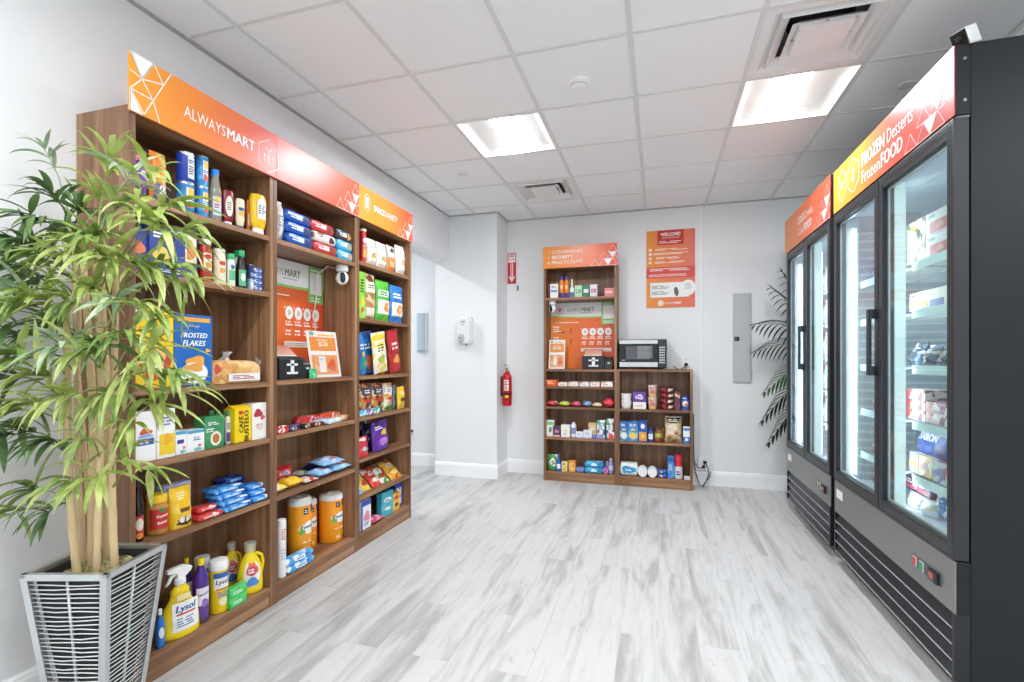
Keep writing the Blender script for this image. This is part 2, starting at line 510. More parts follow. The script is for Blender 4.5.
bm_box(bm, LW, PIL_X, PIL_Y - 0.02, PIL_Y, CEIL - 0.003, CEIL + 0.006)
bm_box(bm, PIL_X, PIL_X + 0.02, PIL_Y, BW, CEIL - 0.003, CEIL + 0.006)
bm_box(bm, PIL_X, RW, BW - 0.02, BW, CEIL - 0.003, CEIL + 0.006)
struct('trim_2', bm, ANG)

# ceiling lamps: recessed troffers with white wings and a curved lamp cover down the middle
def troffer(i, j, label):
    x0, y0 = GX[i], GY[j + 7]
    cx, cy, a = x0 + T / 2, y0 + T / 2, T / 2 - 0.012
    t = thing('ceiling_light', label, 'light', (cx, cy, CEIL), group='recessed ceiling lights')
    bm = bmesh.new()
    n = 14; dep = 0.085
    prof = []
    for k in range(n + 1):
        s = k / n
        prof.append((a * (1 - s * 0.70), 0.004 + dep * math.sin(s * PI / 2) ** 0.9))
    for sg in (-1, 1):
        ra = [bm.verts.new((sg * x, -a, z)) for x, z in prof]; rb = [bm.verts.new((sg * x, a, z)) for x, z in prof]
        for p, q, r_, s_ in zip(ra, ra[1:], rb[1:], rb): bm.faces.new((p, q, r_, s_))
    for sg in (-1, 1):                                    # end plates
        vs = [bm.verts.new((x, sg * a, z)) for x, z in prof] + [bm.verts.new((-x, sg * a, z)) for x, z in reversed(prof)]
        bm.faces.new(vs)
    obj('reflector', bm, mat('#e6e6e4', 0.4, var=0.01), t)
    bm = bmesh.new()
    bm_box(bm, -a, a, -a, a, 0.092, 0.10); obj('housing', bm, mat('#d8d8d6'), t)
    bm = bmesh.new()
    w = a * 0.36; k = 12
    ra, rb = [], []
    for q in range(k + 1):
        th = PI * q / k
        x, z = -w * math.cos(th), 0.088 - 0.062 * math.sin(th)
        ra.append(bm.verts.new((x, -a * 0.97, z))); rb.append(bm.verts.new((x, a * 0.97, z)))
    for p, q, r_, s_ in zip(ra, ra[1:], rb[1:], rb): bm.faces.new((p, q, r_, s_))
    bm.faces.new(ra); bm.faces.new(list(reversed(rb)))
    obj('lamp_basket', bm, emis('#fbfdff', 2.4), t, smooth=False)
    bm = bmesh.new(); ww = w * .70                       # the bright lens along the bottom of the basket
    ra, rb = [], []
    for q in range(7):
        x = -ww + 2 * ww * q / 6; z = 0.024 + 0.010 * (x / ww) ** 2
        ra.append(bm.verts.new((x, -a * 0.95, z))); rb.append(bm.verts.new((x, a * 0.95, z)))
    for p, q, r_, s_ in zip(ra, ra[1:], rb[1:], rb): bm.faces.new((p, q, r_, s_))
    o_ = obj('diffuser', bm, emis('#f8fbff', LAMP), t)
    bm = bmesh.new()                                     # rim that keeps the lens light off the wings
    for sg in (-1, 1): bm_box(bm, sg * ww - 0.002, sg * ww + 0.002, -a * 0.95, a * 0.95, 0.030, 0.075)
    for sg in (-1, 1): bm_box(bm, -ww, ww, sg * a * 0.95 - 0.002, sg * a * 0.95 + 0.002, 0.022, 0.075)
    obj('lens_rim', bm, WHITE, o_)
    bm = bmesh.new()
    for y in (-a, a - 0.006): bm_box(bm, -a, a, y, y + 0.006, -0.001, 0.006)
    for x in (-a, a - 0.006): bm_box(bm, x, x + 0.006, -a, a, -0.001, 0.006)
    obj('frame', bm, WHITE, t)
    return t
troffer(*LIGHTS[0], 'lit square ceiling light over the aisle, the one nearer the bookcases')
troffer(*LIGHTS[1], 'lit square ceiling light just behind the large air vent by the freezers')
for k, (i, j) in enumerate(LIGHTS[2:]):
    troffer(i, j, ['lit square ceiling light above the planter end of the aisle, behind the viewer', 'lit square ceiling light above the freezer end, behind the viewer',
                   'lit square ceiling light by the shop front, bookcase side', 'lit square ceiling light by the shop front, freezer side',
                   'lit square ceiling light hidden above the space behind the freezers', 'lit square ceiling light to the right of the viewer, beyond the freezer row',
                   'lit square ceiling light in the passage behind the left wall'][k])

def vent(i, j, label, open_duct):
    x0, y0 = GX[i], GY[j + 7]
    t = thing('air_vent', label, 'vent', (x0 + T / 2, y0 + T / 2, CEIL), group='square ceiling air vents')
    a = T / 2 - 0.012
    W = mat('#e4e4e3', 0.35, var=0.01)
    def ring(name, r0, z0, r1, z1, parent=t, m=W):
        bm = bmesh.new()
        def sq(r, z, th=0): return [bm.verts.new((sx * r, sy * r, z)) for sx, sy in ((-1, -1), (1, -1), (1, 1), (-1, 1))]
        A, B = sq(r0, z0), sq(r1, z1); A2, B2 = sq(r0, z0 + 0.004), sq(r1, z1 + 0.004)
        for k in range(4):
            q = (k + 1) % 4
            bm.faces.new((A[k], A[q], B[q], B[k])); bm.faces.new((A2[q], A2[k], B2[k], B2[q]))
            bm.faces.new((A[k], A2[k], A2[q], A[q])); bm.faces.new((B[k], B[q], B2[q], B2[k]))
        return obj(name, bm, m, parent)
    ring('frame', a, 0.0, a * 0.86, 0.002)
    ring('vane', a * 0.86, 0.002, a * 0.74, 0.030); ring('vane_riser', a * 0.74, 0.030, a * 0.73, -0.004)
    ring('vane', a * 0.73, -0.004, a * 0.58, 0.030)
    ring('vane', a * 0.54, -0.008, a * 0.41, 0.024); ring('vane_riser', a * 0.41, 0.024, a * 0.40, -0.008)
    bm = bmesh.new(); bm_box(bm, -a * 0.40, a * 0.40, -a * 0.40, a * 0.40, -0.010, -0.006); obj('centre_plate', bm, W, t)
    bm = bmesh.new()
    bm_lathe(bm, [(a * 0.52, 0.10), (a * 0.52, 0.158)], 32, cap=False); bm_lathe(bm, [(0.0, 0.157), (a * 0.52, 0.157)], 32, cap=False); obj('duct', bm, mat('#2e3032', 0.6), t)
    bm = bmesh.new()
    bm_box(bm, -a, a, -a, a, 0.16, 0.165)
    for k in range(4): pass
    obj('plenum', bm, mat('#c6c8c9', 0.7), t)
    bm = bmesh.new()
    for sg in (-1, 1):
        bm_box(bm, sg * a - 0.002, sg * a + 0.002, -a, a, 0.004, 0.165); bm_box(bm, -a, a, sg * a - 0.002, sg * a + 0.002, 0.004, 0.165)
    obj('box_side', bm, mat('#b9bbbd', 0.6), t)
    bm = bmesh.new()
    bm_tube(bm, [(-a * .45, 0, 0.01), (a * .45, 0, 0.01)], 0.004); bm_tube(bm, [(0, -a * .45, 0.012), (0, a * .45, 0.012)], 0.004)
    obj('brace', bm, mat('#8b8d90', 0.5), t)
    return t
vent(*VENTS[0], 'square white ceiling air vent in front of the back wall', False)
vent(*VENTS[1], 'large square white ceiling air vent overhead near the freezers', True)
# smoke detector, sprinkler plates
t = thing('smoke_detector', 'round white smoke detector on a ceiling tile over the aisle', 'smoke detector', (-0.449, 2.87, CEIL + 0.006))
bm = bmesh.new(); bm_lathe(bm, [(0.062, 0), (0.062, -0.010), (0.056, -0.014)], 32); obj('base', bm, WHITE, t, autosmooth=35)
bm = bmesh.new(); bm_lathe(bm, [(0.046, -0.013), (0.046, -0.020), (0.036, -0.020), (0.036, -0.028), (0.044, -0.028), (0.042, -0.038), (0.030, -0.042)], 32); obj('sensor_head', bm, mat('#e9e9e7', 0.4), t, autosmooth=35)
p = on_z(463, 174.5, CEIL)
bm = bmesh.new(); bm_lathe(bm, [(0.045, 0.006), (0.045, -0.004), (0.036, -0.007)], 28)
tag(obj('sprinkler_cover', bm, mat('#dadad8', 0.35), loc=(p.x, p.y, CEIL)), 'small round sprinkler cover plate in the ceiling between light and left wall', 'sprinkler')
p = on_z(907, 85, CEIL)
bm = bmesh.new(); bm_lathe(bm, [(0.045, 0.006), (0.045, -0.004), (0.036, -0.007)], 28)
tag(obj('sprinkler_cover', bm, mat('#cfcfcd', 0.35), loc=(p.x, p.y, CEIL)), 'small round sprinkler cover plate in the ceiling beside the freezer sign', 'sprinkler')

# ================================================================ BOOKCASES (local: front at -y, origin on the floor in the middle)
def bookcase(label, w, d, top, shelves, loc, rz, plinth=0.075, bottom=0.10, group='walnut bookcases'):
    t = thing('bookcase', label, 'bookcase', loc, (0, 0, rz), group)
    th = 0.0255
    wv, wx = wood(2), wood(0)
    for s in (-1, 1):
        part_box('side_panel', t, wv, min(s * w / 2, s * (w / 2 - th)), max(s * w / 2, s * (w / 2 - th)), -d / 2, d / 2, 0, top, 0.001)
    part_box('back_panel', t, wood(2, 0.9), -w / 2 + th, w / 2 - th, d / 2 - 0.008, d / 2 - 0.002, 0.02, top - 0.01, 0)
    part_box('top_panel', t, wx, -w / 2 + th, w / 2 - th, -d / 2, d / 2 - 0.002, top - th, top, 0.001)
    part_box('plinth', t, wx, -w / 2 + th, w / 2 - th, -d / 2 + 0.004, -d / 2 + 0.02, 0, bottom - th, 0.001)
    for z in [bottom] + list(shelves):
        part_box('shelf', t, wx, -w / 2 + th, w / 2 - th, -d / 2 + (0.001 if z != bottom else 0), d / 2 - 0.009, z - th, z, 0.001)
    return t
XF = -2.0                                        # front plane of the left-hand bookcases
DL = 0.295
U1 = [1.99, 1.69, 1.21, 0.908, 0.582]; U2 = [1.992, 1.214, 0.915, 0.58]; U3 = [2.02, 1.62, 1.212, 0.92, 0.63, 0.363]
LY = [1.418, 2.1745, 2.9425, 3.715]
for k, (sh, lab) in enumerate(((U1, 'tall walnut bookcase nearest the planter, stocked with groceries and cleaners'),
                               (U2, 'tall walnut bookcase in the middle of three, holding the checkout kiosk'),
                               (U3, 'tall walnut bookcase at the far end of three, full of snack bags'))):
    bookcase(lab, LY[k + 1] - LY[k] - 0.001, DL, 2.34, sh, (XF - DL / 2, (LY[k] + LY[k + 1]) / 2, 0), PI / 2, bottom=0.105)
YF = 5.26                                        # front plane of the two bookcases on the back wall
DB = 0.275
BX = [-1.213, -0.423, 0.330]
BA = [1.997, 1.220, 1.032, 0.809, 0.476]; BB = [0.805, 0.467]
bookcase('tall narrow walnut bookcase against the back wall with an orange header', BX[1] - BX[0], DB, 2.345, BA, ((BX[0] + BX[1]) / 2, YF + DB / 2, 0), 0, bottom=0.103)
bookcase('low walnut bookcase against the back wall under the microwave', BX[2] - BX[1] - 0.002, DB, 1.224, BB, ((BX[1] + BX[2]) / 2, YF + DB / 2, 0), 0, bottom=0.103)

# ================================================================ HEADER SIGNS
def strips(parent, m, segs, S, wd=0.004, fills=(), name='triangle_pattern', eps=0.0012):
    bm = bmesh.new()
    for (a, b) in segs:
        a, b = Vector(a), Vector(b); d = (b - a).normalized(); nn = Vector((-d.y, d.x)) * wd / 2
        vs = []
        for q in (a + nn, b + nn, b - nn, a - nn):
            p = S(q.x, q.y); vs.append(bm.verts.new((p[0], p[1] - eps, p[2])))
        bm.faces.new(vs)
    for f in fills:
        vs = []
        for q in f:
            p = S(q[0], q[1]); vs.append(bm.verts.new((p[0], p[1] - eps, p[2])))
        bm.faces.new(vs)
    o = obj(name, bm, m, parent)
    for p in o.data.polygons:
        if p.normal.y > 0: p.flip()
    return o
def tri_corner(parent, x1, z0, w, h, S, m, fills=True):
    """The chain of small triangles at the right end of every header."""
    a, b = w / 3, h / 3
    segs = []; fl = []
    def up(cx, cz): return [((cx - a / 2, cz), (cx + a / 2, cz)), ((cx - a / 2, cz), (cx, cz + b)), ((cx + a / 2, cz), (cx, cz + b))]
    for k in range(3): segs += up(x1 - a / 2 - k * a, z0)
    for k in range(2): segs += up(x1 - a / 2 * 0 - a / 2 - k * a + 0, z0 + b) if False else up(x1 - a / 2 - k * a * 1.0 + a * 0.0, z0 + b)
    segs += up(x1 - a / 2, z0 + 2 * b)
    if fills:
        for cx, cz in ((x1 - a * 1.0, z0), (x1 - a * 0.0 - a * 0.5 + a * 0.0, z0 + b)):
            fl.append([(cx, cz + 0.004), (cx + a / 2 * 0.9, cz + b), (cx - a / 2 * 0.9, cz + b)])
    return strips(parent, m, segs, S, 0.0028, fl)
def hexa(cx, cz, rx, rz):
    P = [(cx, cz + rz), (cx + rx, cz + rz * .5), (cx + rx, cz - rz * .5), (cx, cz - rz), (cx - rx, cz - rz * .5), (cx - rx, cz + rz * .5)]
    return [(P[i], P[(i + 1) % 6]) for i in range(6)]
ORA, COR = '#f7a53a', '#ee6f52'
def header(label, x0, x1, z0, z1, loc, rz, grad, thick=0.012):
    t = thing('header_sign', label, 'sign', loc, (0, 0, rz), 'orange header signs')
    bm = bmesh.new(); bm_box(bm, x0, x1, 0, thick, z0, z1)
    obj('board', bm, grad, t, bevel=0.001)
    return t
g1 = gradient([(0, '#fba735'), (0.45, '#f78a3e'), (0.8, '#ee6a50'), (1, '#e85f56')])
g2 = gradient([(0, '#ea6256'), (0.55, '#ee6f50'), (1, '#ef6440')])
g3 = gradient([(0, '#fbb043'), (0.5, '#f8953b'), (0.85, '#f0683c'), (1, '#ec5440')])
S0 = flat(0)
zb, zt = 2.312, 2.545
# over the nearest bookcase
w = LY[1] - LY[0] + 0.012
t = header('orange header sign lettered with the shop name over the nearest bookcase', -w / 2, w / 2, zb, zt, (XF + 0.013, (LY[0] + LY[1]) / 2, 0), PI / 2, g1)
x0 = -w / 2; h = zt - zb
def q(a, b): return (x0 + a, zb + b * h)
segs = [(q(0, 1), q(.047, .62)), (q(.095, 1), q(.047, .62)), (q(0, .68), q(.047, .62)), (q(0, .36), q(.047, .62)), (q(.047, .62), q(.135, .72)), (q(.095, 1), q(.135, .72)),
        (q(.047, .62), q(.09, .35)), (q(.17, 1), q(.055, .03)), (q(0, .36), q(.09, .35)), (q(0, .36), q(.055, .03)), (q(.09, .35), q(.12, 0)), (q(0, .02), q(.0, .36))]
strips(t, WHITE, segs, S0, 0.0042, [[q(0, 1), q(.095, 1), q(.047, .62)], [q(0, .34), q(.05, 0), q(0, 0)]])
lettering(t, 'ALWAYS', WHITE, x0 + 0.335, zb + h * .46, 0.215, 0.05, S0, keep=False)
lettering(t, 'MART', WHITE, x0 + 0.535, zb + h * .46, 0.165, 0.05, S0, bold=True, keep=False)
strips(t, WHITE, hexa(w / 2 - 0.055, zb + h * .42, 0.068, 0.088)[0:6], S0, 0.004, name='hexagon_emblem')
strips(t, WHITE, [((w / 2 - .075, zb + h * .62), (w / 2 - .055, zb + h * .5)), ((w / 2 - .035, zb + h * .62), (w / 2 - .055, zb + h * .5)), ((w / 2 - .055, zb + h * .5), (w / 2 - .055, zb + h * .25)),
                  ((w / 2 - .085, zb + h * .45), (w / 2 - .085, zb + h * .25)), ((w / 2 - .025, zb + h * .45), (w / 2 - .025, zb + h * .25)), ((w / 2 - .085, zb + h * .45), (w / 2 - .055, zb + h * .3))], S0, 0.006, name='monogram_emblem')
# over the middle bookcase
w = LY[2] - LY[1] - 0.002
t = header('coral header sign with white triangles over the middle bookcase', -w / 2, w / 2, zb, zt, (XF + 0.013, (LY[1] + LY[2]) / 2 + 0.006, 0), PI / 2, g2)
tri_corner(t, w / 2, zb + 0.003, 0.25, 0.21, S0, WHITE)
# over the far bookcase
w = LY[3] - LY[2]
t = header('small orange header sign over the far bookcase with a white hexagon emblem', -w / 2, w / 2, zb, zt, (XF + 0.013, (LY[2] + LY[3]) / 2 + 0.002, 0), PI / 2, g3)
strips(t, WHITE, hexa(-w / 2 + 0.10, zb + h * .55, 0.036, 0.065), S0, 0.004, [[(-w / 2 + .083, zb + h * .72), (-w / 2 + .117, zb + h * .72), (-w / 2 + .117, zb + h * .40), (-w / 2 + .083, zb + h * .40)]], name='hexagon_emblem')
lettering(t, 'SNACK', WHITE, -w / 2 + 0.26, zb + h * .50, 0.155, 0.045, S0, bold=True, keep=False)
lettering(t, 'VARIETY', WHITE, -w / 2 + 0.43, zb + h * .50, 0.18, 0.045, S0, keep=False)
tri_corner(t, w / 2, zb + 0.003, 0.25, 0.20, S0, WHITE)
# over the back-wall bookcase
w = BX[1] - BX[0] + 0.006
t = header('orange header sign with three lines of white words over the back-wall bookcase', -w / 2, w / 2, 2.317, 2.552, ((BX[0] + BX[1]) / 2, YF - 0.013, 0), 0, gradient([(0, '#f4952f'), (0.5, '#f07f42'), (1, '#ec5c44')]))
for k, s_ in enumerate(('CONVENIENCE', 'SECURITY', 'PRACTICALITY')):
    lettering(t, s_, WHITE, -w / 2 + 0.10, 2.317 + 0.175 - k * 0.057, 0.34 if k != 1 else 0.23, 0.04, S0, bold=k == 1, align='l')
    if k < 2: decal(t, 'bullet_mark', WHITE, -w / 2 + 0.066, 2.317 + 0.175 - k * 0.057, 0.014, 0.014, S0, 'ellipse', eps=0.0012)
    else: lettering(t, '&', WHITE, -w / 2 + 0.066, 2.317 + 0.061, 0.03, 0.035, S0)
tri_corner(t, w / 2, 2.32, 0.28, 0.215, S0, WHITE)
# ================================================================ GLASS-DOOR FREEZERS (local: front at -y, width along x)
FBLK = mat('#15181a', 0.45, var=0.08, spec=0.35)
FDRK = mat('#2b2d30', 0.38, 0.2)
FGRY = mat('#76787a', 0.30, 0.85, var=0.03)
SLAT = mat('#46484d', 0.36, 0.7, var=0.03)
LINER = mat('#cdd8e2', 0.35, var=0.01)
RAIL = mat('#cfeeea', 0.35, var=0.01)
LED = emis('#e6f0ff', 8.0)
GLASS = clear('#f3fafa', 0.10, 0.01, 0.03)  # slight milkiness put in to stand for the wash of reflections
MULLION_GLOW = emis('#c9f2ee', 0.4)
def freezer(label, w, d, top, loc, texts, grad, hinge_left_handle, shelf_z, cabz=0.08, head_over=0.0):
    t = thing('glass_door_freezer', label, 'freezer', loc, (0, 0, -PI / 2), 'black glass-door freezers')
    yf = -d / 2                          # plane of the door fronts
    yb = yf + 0.055                      # front of the carcass
    door0, door1 = 0.548, 2.272
    # carcass: an open-fronted box
    bm = bmesh.new()
    th = 0.045
    bm_box(bm, -w / 2, -w / 2 + th, yb, d / 2, cabz, top); bm_box(bm, w / 2 - th, w / 2, yb, d / 2, cabz, top)
    bm_box(bm, -w / 2 + th, w / 2 - th, d / 2 - th, d / 2, cabz, top)
    bm_box(bm, -w / 2 + th, w / 2 - th, yb, d / 2 - th, cabz, cabz + 0.03)
    bm_box(bm, -w / 2 + th, w / 2 - th, yb, d / 2 - th, 2.24, top)
    bm_box(bm, -w / 2 + th, w / 2 - th, yb, d / 2 - th, 0.50, 0.56)
    obj('carcass', bm, FBLK, t, bevel=0.003)
    # pale liner
    bm = bmesh.new(); li = w / 2 - th
    bm_box(bm, -li, -li + 0.004, yb, d / 2 - th, 0.56, 2.24); bm_box(bm, li - 0.004, li, yb, d / 2 - th, 0.56, 2.24)
    bm_box(bm, -li + 0.004, li - 0.004, d / 2 - th - 0.004, d / 2 - th, 0.56, 2.24)
    bm_box(bm, -li + 0.004, li - 0.004, yb, d / 2 - th - 0.004, 0.56, 0.564); bm_box(bm, -li + 0.004, li - 0.004, yb, d / 2 - th - 0.004, 2.236, 2.24)
    obj('liner', bm, LINER, t)
    # front mullion; its lit look is put in as a soft glow
    part_box('mullion', t, MULLION_GLOW, -0.036, 0.036, yb + 0.002, yb + 0.052, 0.564, 2.236, 0.003)
    # light strips: inside the carcass sides and behind the mullion
    for x in (-li + 0.012, li - 0.012):
        part_box('light_strip', t, LED, x - 0.006, x + 0.006, yb + 0.032, yb + 0.044, 0.60, 2.16, 0)
    part_box('light_strip', t, emis('#e6f4ff', 14.0), -0.016, 0.016, yb + 0.053, yb + 0.058, 0.60, 2.16, 0)
    # ladders of pale bars on the side walls, for the row of bright dashes
    for sx in (-1, 1):
        bm = bmesh.new()
        for k in range(30):
            z = 0.60 + k * 0.0525
            bm_box(bm, sx * (li - 0.016) - 0.004, sx * (li - 0.016) + 0.004, yb + 0.055, d / 2 - 0.12, z, z + 0.014)
        for y in (yb + 0.055, yb + 0.28, d / 2 - 0.13): bm_box(bm, sx * (li - 0.009) - 0.004, sx * (li - 0.009) + 0.004, y, y + 0.012, 0.59, 2.17)
        obj('rack_rail', bm, mat('#eef6f8', 0.3, var=0.01), t)
    # wire shelves, each with a pale price rail
    for z in shelf_z:
        for sx in (-1, 1):
            a, b = (0.05, li - 0.03) if sx > 0 else (-li + 0.03, -0.05)
            bm = bmesh.new()
            n = 16
            for k in range(n + 1):
                x = a + (b - a) * k / n; bm_tube(bm, [(x, yb + 0.08, z - 0.004), (x, d / 2 - 0.08, z - 0.004)], 0.0022, 5)
            for y in (yb + 0.09, yb + 0.3, d / 2 - 0.1): bm_tube(bm, [(a, y, z - 0.008), (b, y, z - 0.008)], 0.003, 5)
            s = obj('shelf', bm, mat('#e8f0f0', 0.3, var=0.01), t)
            bm = bmesh.new(); bm_box(bm, a, b, yb + 0.072, yb + 0.078, z - 0.030, z + 0.012)
            obj('price_rail', bm, RAIL, s)
    # doors
    for sx in (-1, 1):
        a, b = (0.004, w / 2 - 0.003) if sx > 0 else (-w / 2 + 0.003, -0.004)
        bm = bmesh.new(); fr = 0.046
        y1 = yb - 0.004
        bm_box(bm, a, a + fr, yf, y1, door0, door1); bm_box(bm, b - fr, b, yf, y1, door0, door1)
        bm_box(bm, a + fr, b - fr, yf, y1, door0, door0 + 0.062); bm_box(bm, a + fr, b - fr, yf, y1, door1 - 0.066, door1)
        dr = obj('door', bm, FDRK, t, bevel=0.002)
        bm = bmesh.new()                        # stepped aluminium trim round the glass
        for k, (o1, yy) in enumerate(((0.016, -0.0015), (0.028, -0.0025), (0.038, -0.0015))):
            for zz in (door0 + o1 + .004, door1 - o1 - .006): bm_box(bm, a + o1, b - o1, yf + yy, yf, zz, zz + 0.004)
            for xx in (a + o1, b - o1 - 0.004): bm_box(bm, xx, xx + 0.004, yf + yy, yf, door0 + o1 + .008, door1 - o1 - .006)
        obj('frame_groove', bm, FGRY, dr)
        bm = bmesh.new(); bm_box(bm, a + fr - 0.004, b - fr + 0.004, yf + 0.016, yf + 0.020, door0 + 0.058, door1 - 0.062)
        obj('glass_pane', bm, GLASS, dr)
        bm = bmesh.new()                        # bright inner border of the pane
        g0, g1_, h0, h1 = a + fr - 0.001, b - fr + 0.001, door0 + 0.061, door1 - 0.065
        bm_box(bm, g0, g0 + 0.012, yf + 0.022, yf + 0.03, h0, h1); bm_box(bm, g1_ - 0.012, g1_, yf + 0.022, yf + 0.03, h0, h1)
        bm_box(bm, g0 + .012, g1_ - .012, yf + 0.022, yf + 0.03, h0, h0 + 0.012); bm_box(bm, g0 + .012, g1_ - .012, yf + 0.022, yf + 0.03, h1 - 0.012, h1)
        obj('spacer_bar', bm, mat('#dfe6e8', 0.3, 0.3), dr)
        # pull handle on the meeting stile
        hx = (0.028 if sx > 0 else -0.028)
        if (sx < 0) == hinge_left_handle or True:
            bm = bmesh.new(); z0, z1 = 1.245, 1.595
            bm_box(bm, hx - 0.014, hx + 0.014, yf - 0.042, yf - 0.024, z0, z1)
            bm_box(bm, hx - 0.016, hx + 0.016, yf - 0.030, yf, z0, z0 + 0.05); bm_box(bm, hx - 0.016, hx + 0.016, yf - 0.030, yf, z1 - 0.05, z1)
            if sx < 0: obj('handle', bm, mat('#25292e', 0.3), dr, bevel=0.004)
            else: bm.free()
        # hinge
        hxx = b - 0.03 if sx > 0 else a + 0.03
        bm = bmesh.new(); bm_box(bm, hxx - 0.028, hxx + 0.028, yf + 0.01, yb + 0.02, door1 + 0.001, door1 + 0.007); bm_lathe(bm, [(0.008, door1), (0.008, door1 + 0.012)], 12, ox=hxx, oy=yf + 0.025)
        obj('hinge', bm, FGRY, dr)
    # header panel
    hz0, hz1 = 2.282, top - 0.002
    bm = bmesh.new(); bm_box(bm, -w / 2 + 0.001 - head_over, w / 2 - 0.001, yf, yf + 0.004, hz0, hz1)
    hd = obj('header_panel', bm, grad, t)
    bm = bmesh.new(); bm_box(bm, -w / 2 + 0.001, w / 2 - 0.001, yf + 0.004, yb, hz0, hz1)
    bx = obj('header_box', bm, FBLK, t, bevel=0.002)
    bm = bmesh.new()
    for z in (hz0 + 0.05, hz1 - 0.06): bm_lathe(bm, [(0.006, 0), (0.006, 0.003)], 10)
    bm.free()
    for z in (hz0 + 0.055, hz1 - 0.055):
        bm = bmesh.new(); bm_lathe(bm, [(0.0065, 0), (0.005, 0.004), (0.0, 0.005)], 12)
        obj('screw', bm, mat('#a9abad', 0.3, 0.9), bx, loc=(w / 2 - 0.001, yf + 0.035, z), rot=(0, PI / 2, 0))
    S = flat(yf)
    texts(hd, S, hz0, hz1, w)
    # machine compartment: smooth fascia, four sloping slats, end cheeks
    part_box('fascia', t, mat('#858684', 0.32, 0.45, var=.03), -w / 2 + 0.003, w / 2 - 0.003, yf + 0.004, yf + 0.010, 0.338, 0.543, 0.001)
    part_box('fascia_box', t, FBLK, -w / 2 + 0.002, w / 2 - 0.002, yf + 0.0105, yb, 0.338, 0.543, 0.002)
    bm = bmesh.new()
    for k in range(4):
        z1 = 0.332 - k * 0.064; z0 = z1 - 0.053
        vs = [(-w / 2 + 0.02, yf + 0.004, z0), (-w / 2 + 0.02, yf + 0.030, z1), (-w / 2 + 0.02, yf + 0.033, z1), (-w / 2 + 0.02, yf + 0.007, z0 - 0.006), (-w / 2 + 0.02, yf + 0.004, z0 - 0.006)]
        A = [bm.verts.new(v) for v in vs]; B = [bm.verts.new((-v[0], v[1], v[2])) for v in vs]
        for i in range(5):
            j = (i + 1) % 5; bm.faces.new((A[i], A[j], B[j], B[i]))
        bm.faces.new(A); bm.faces.new(list(reversed(B)))
    gr = obj('louvre_grille', bm, SLAT, t)
    bm = bmesh.new()
    for k in range(4):
        z0 = 0.332 - k * 0.064 - 0.058
        bm_box(bm, -w / 2 + 0.02, w / 2 - 0.02, yf + 0.002, yf + 0.005, z0, z0 + 0.006)
    obj('slat_edge', bm, mat('#c3c6c8', 0.25, 0.6), gr)
    bm = bmesh.new()
    for x in (-w / 2 + 0.004, w / 2 - 0.020): bm_box(bm, x, x + 0.016, yf + 0.003, yb, cabz - 0.005, 0.337)
    bm_box(bm, -w / 2 + 0.02, w / 2 - 0.02, yf + 0.006, yf + 0.02, cabz - 0.005, cabz + 0.006)
    obj('grille_cheek', bm, mat('#26282b', 0.4, 0.3), t)
    bm = bmesh.new(); bm_box(bm, -w / 2 + 0.02, w / 2 - 0.02, yf + 0.045, yf + 0.05, cabz, 0.336); obj('grille_backing', bm, mat('#17181a', 0.7), t)
    # switches, gauge and rating sticker on the fascia
    cp = 0.372 * w
    bm = bmesh.new(); bm_box(bm, cp - 0.16, cp + 0.075, yf + 0.001, yf + 0.004, 0.402, 0.452); ctl = obj('control_plate', bm, mat('#5d5f61', 0.4, 0.4), t)
    for name, dx, c in (('red_switch', -0.13, '#c9453c'), ('green_switch', -0.07, '#1fa06a')):
        part_box(name, ctl, mat('#cfd0d0'), cp + dx - 0.018, cp + dx + 0.018, yf - 0.002, yf + 0.001, 0.406, 0.448, 0.001)
        part_box(name, ctl, mat(c, 0.3), cp + dx - 0.012, cp + dx + 0.012, yf - 0.006, yf - 0.002, 0.41, 0.444, 0.001)
    part_box('thermometer', ctl, BLACK, cp + 0.0, cp + 0.07, yf - 0.010, yf + 0.001, 0.402, 0.452, 0.004)
    part_box('display_screen', ctl, mat('#b2524c', 0.25), cp + 0.008, cp + 0.045, yf - 0.011, yf - 0.0095, 0.414, 0.440, 0)
    part_box('rating_sticker', t, WHITE, -w / 2 + 0.045, -w / 2 + 0.15, yf + 0.002, yf + 0.004, 0.438, 0.492, 0)
    # casters
    for x in (-w / 2 + 0.07, w / 2 - 0.07):
        for y in (yb + 0.09, d / 2 - 0.08):
            bm = bmesh.new(); bm_lathe(bm, [(0.010, -0.016), (0.034, -0.014), (0.036, -0.006), (0.036, 0.006), (0.034, 0.014), (0.010, 0.016)], 20)
            cw = obj('caster', bm, mat('#1b1b1c', 0.5), t, loc=(x, y, 0.0362), rot=(PI / 2, 0, 0.4), autosmooth=40)
            bm = bmesh.new(); bm_box(bm, -0.022, 0.022, -0.040, 0.0, -0.020, -0.0165); bm_box(bm, -0.022, 0.022, -0.040, 0.0, 0.0165, 0.020)
            bm.free()
            bm = bmesh.new(); bm_box(bm, x - 0.026, x + 0.026, y - 0.026, y + 0.026, 0.070, cabz + 0.001)
            bm_box(bm, x - 0.024, x - 0.020, y - 0.016, y + 0.016, 0.036, 0.072); bm_box(bm, x + 0.020, x + 0.024, y - 0.016, y + 0.016, 0.036, 0.072)
            obj('caster_bracket', bm, mat('#8f9194', 0.35, 0.8), t)
    return t
DF = 0.80
FX = 1.10
NY = (2.322, 3.692); FY = (3.768, 4.935)
NEAR_Z = [1.808, 1.568, 1.288, 1.009, 0.74]
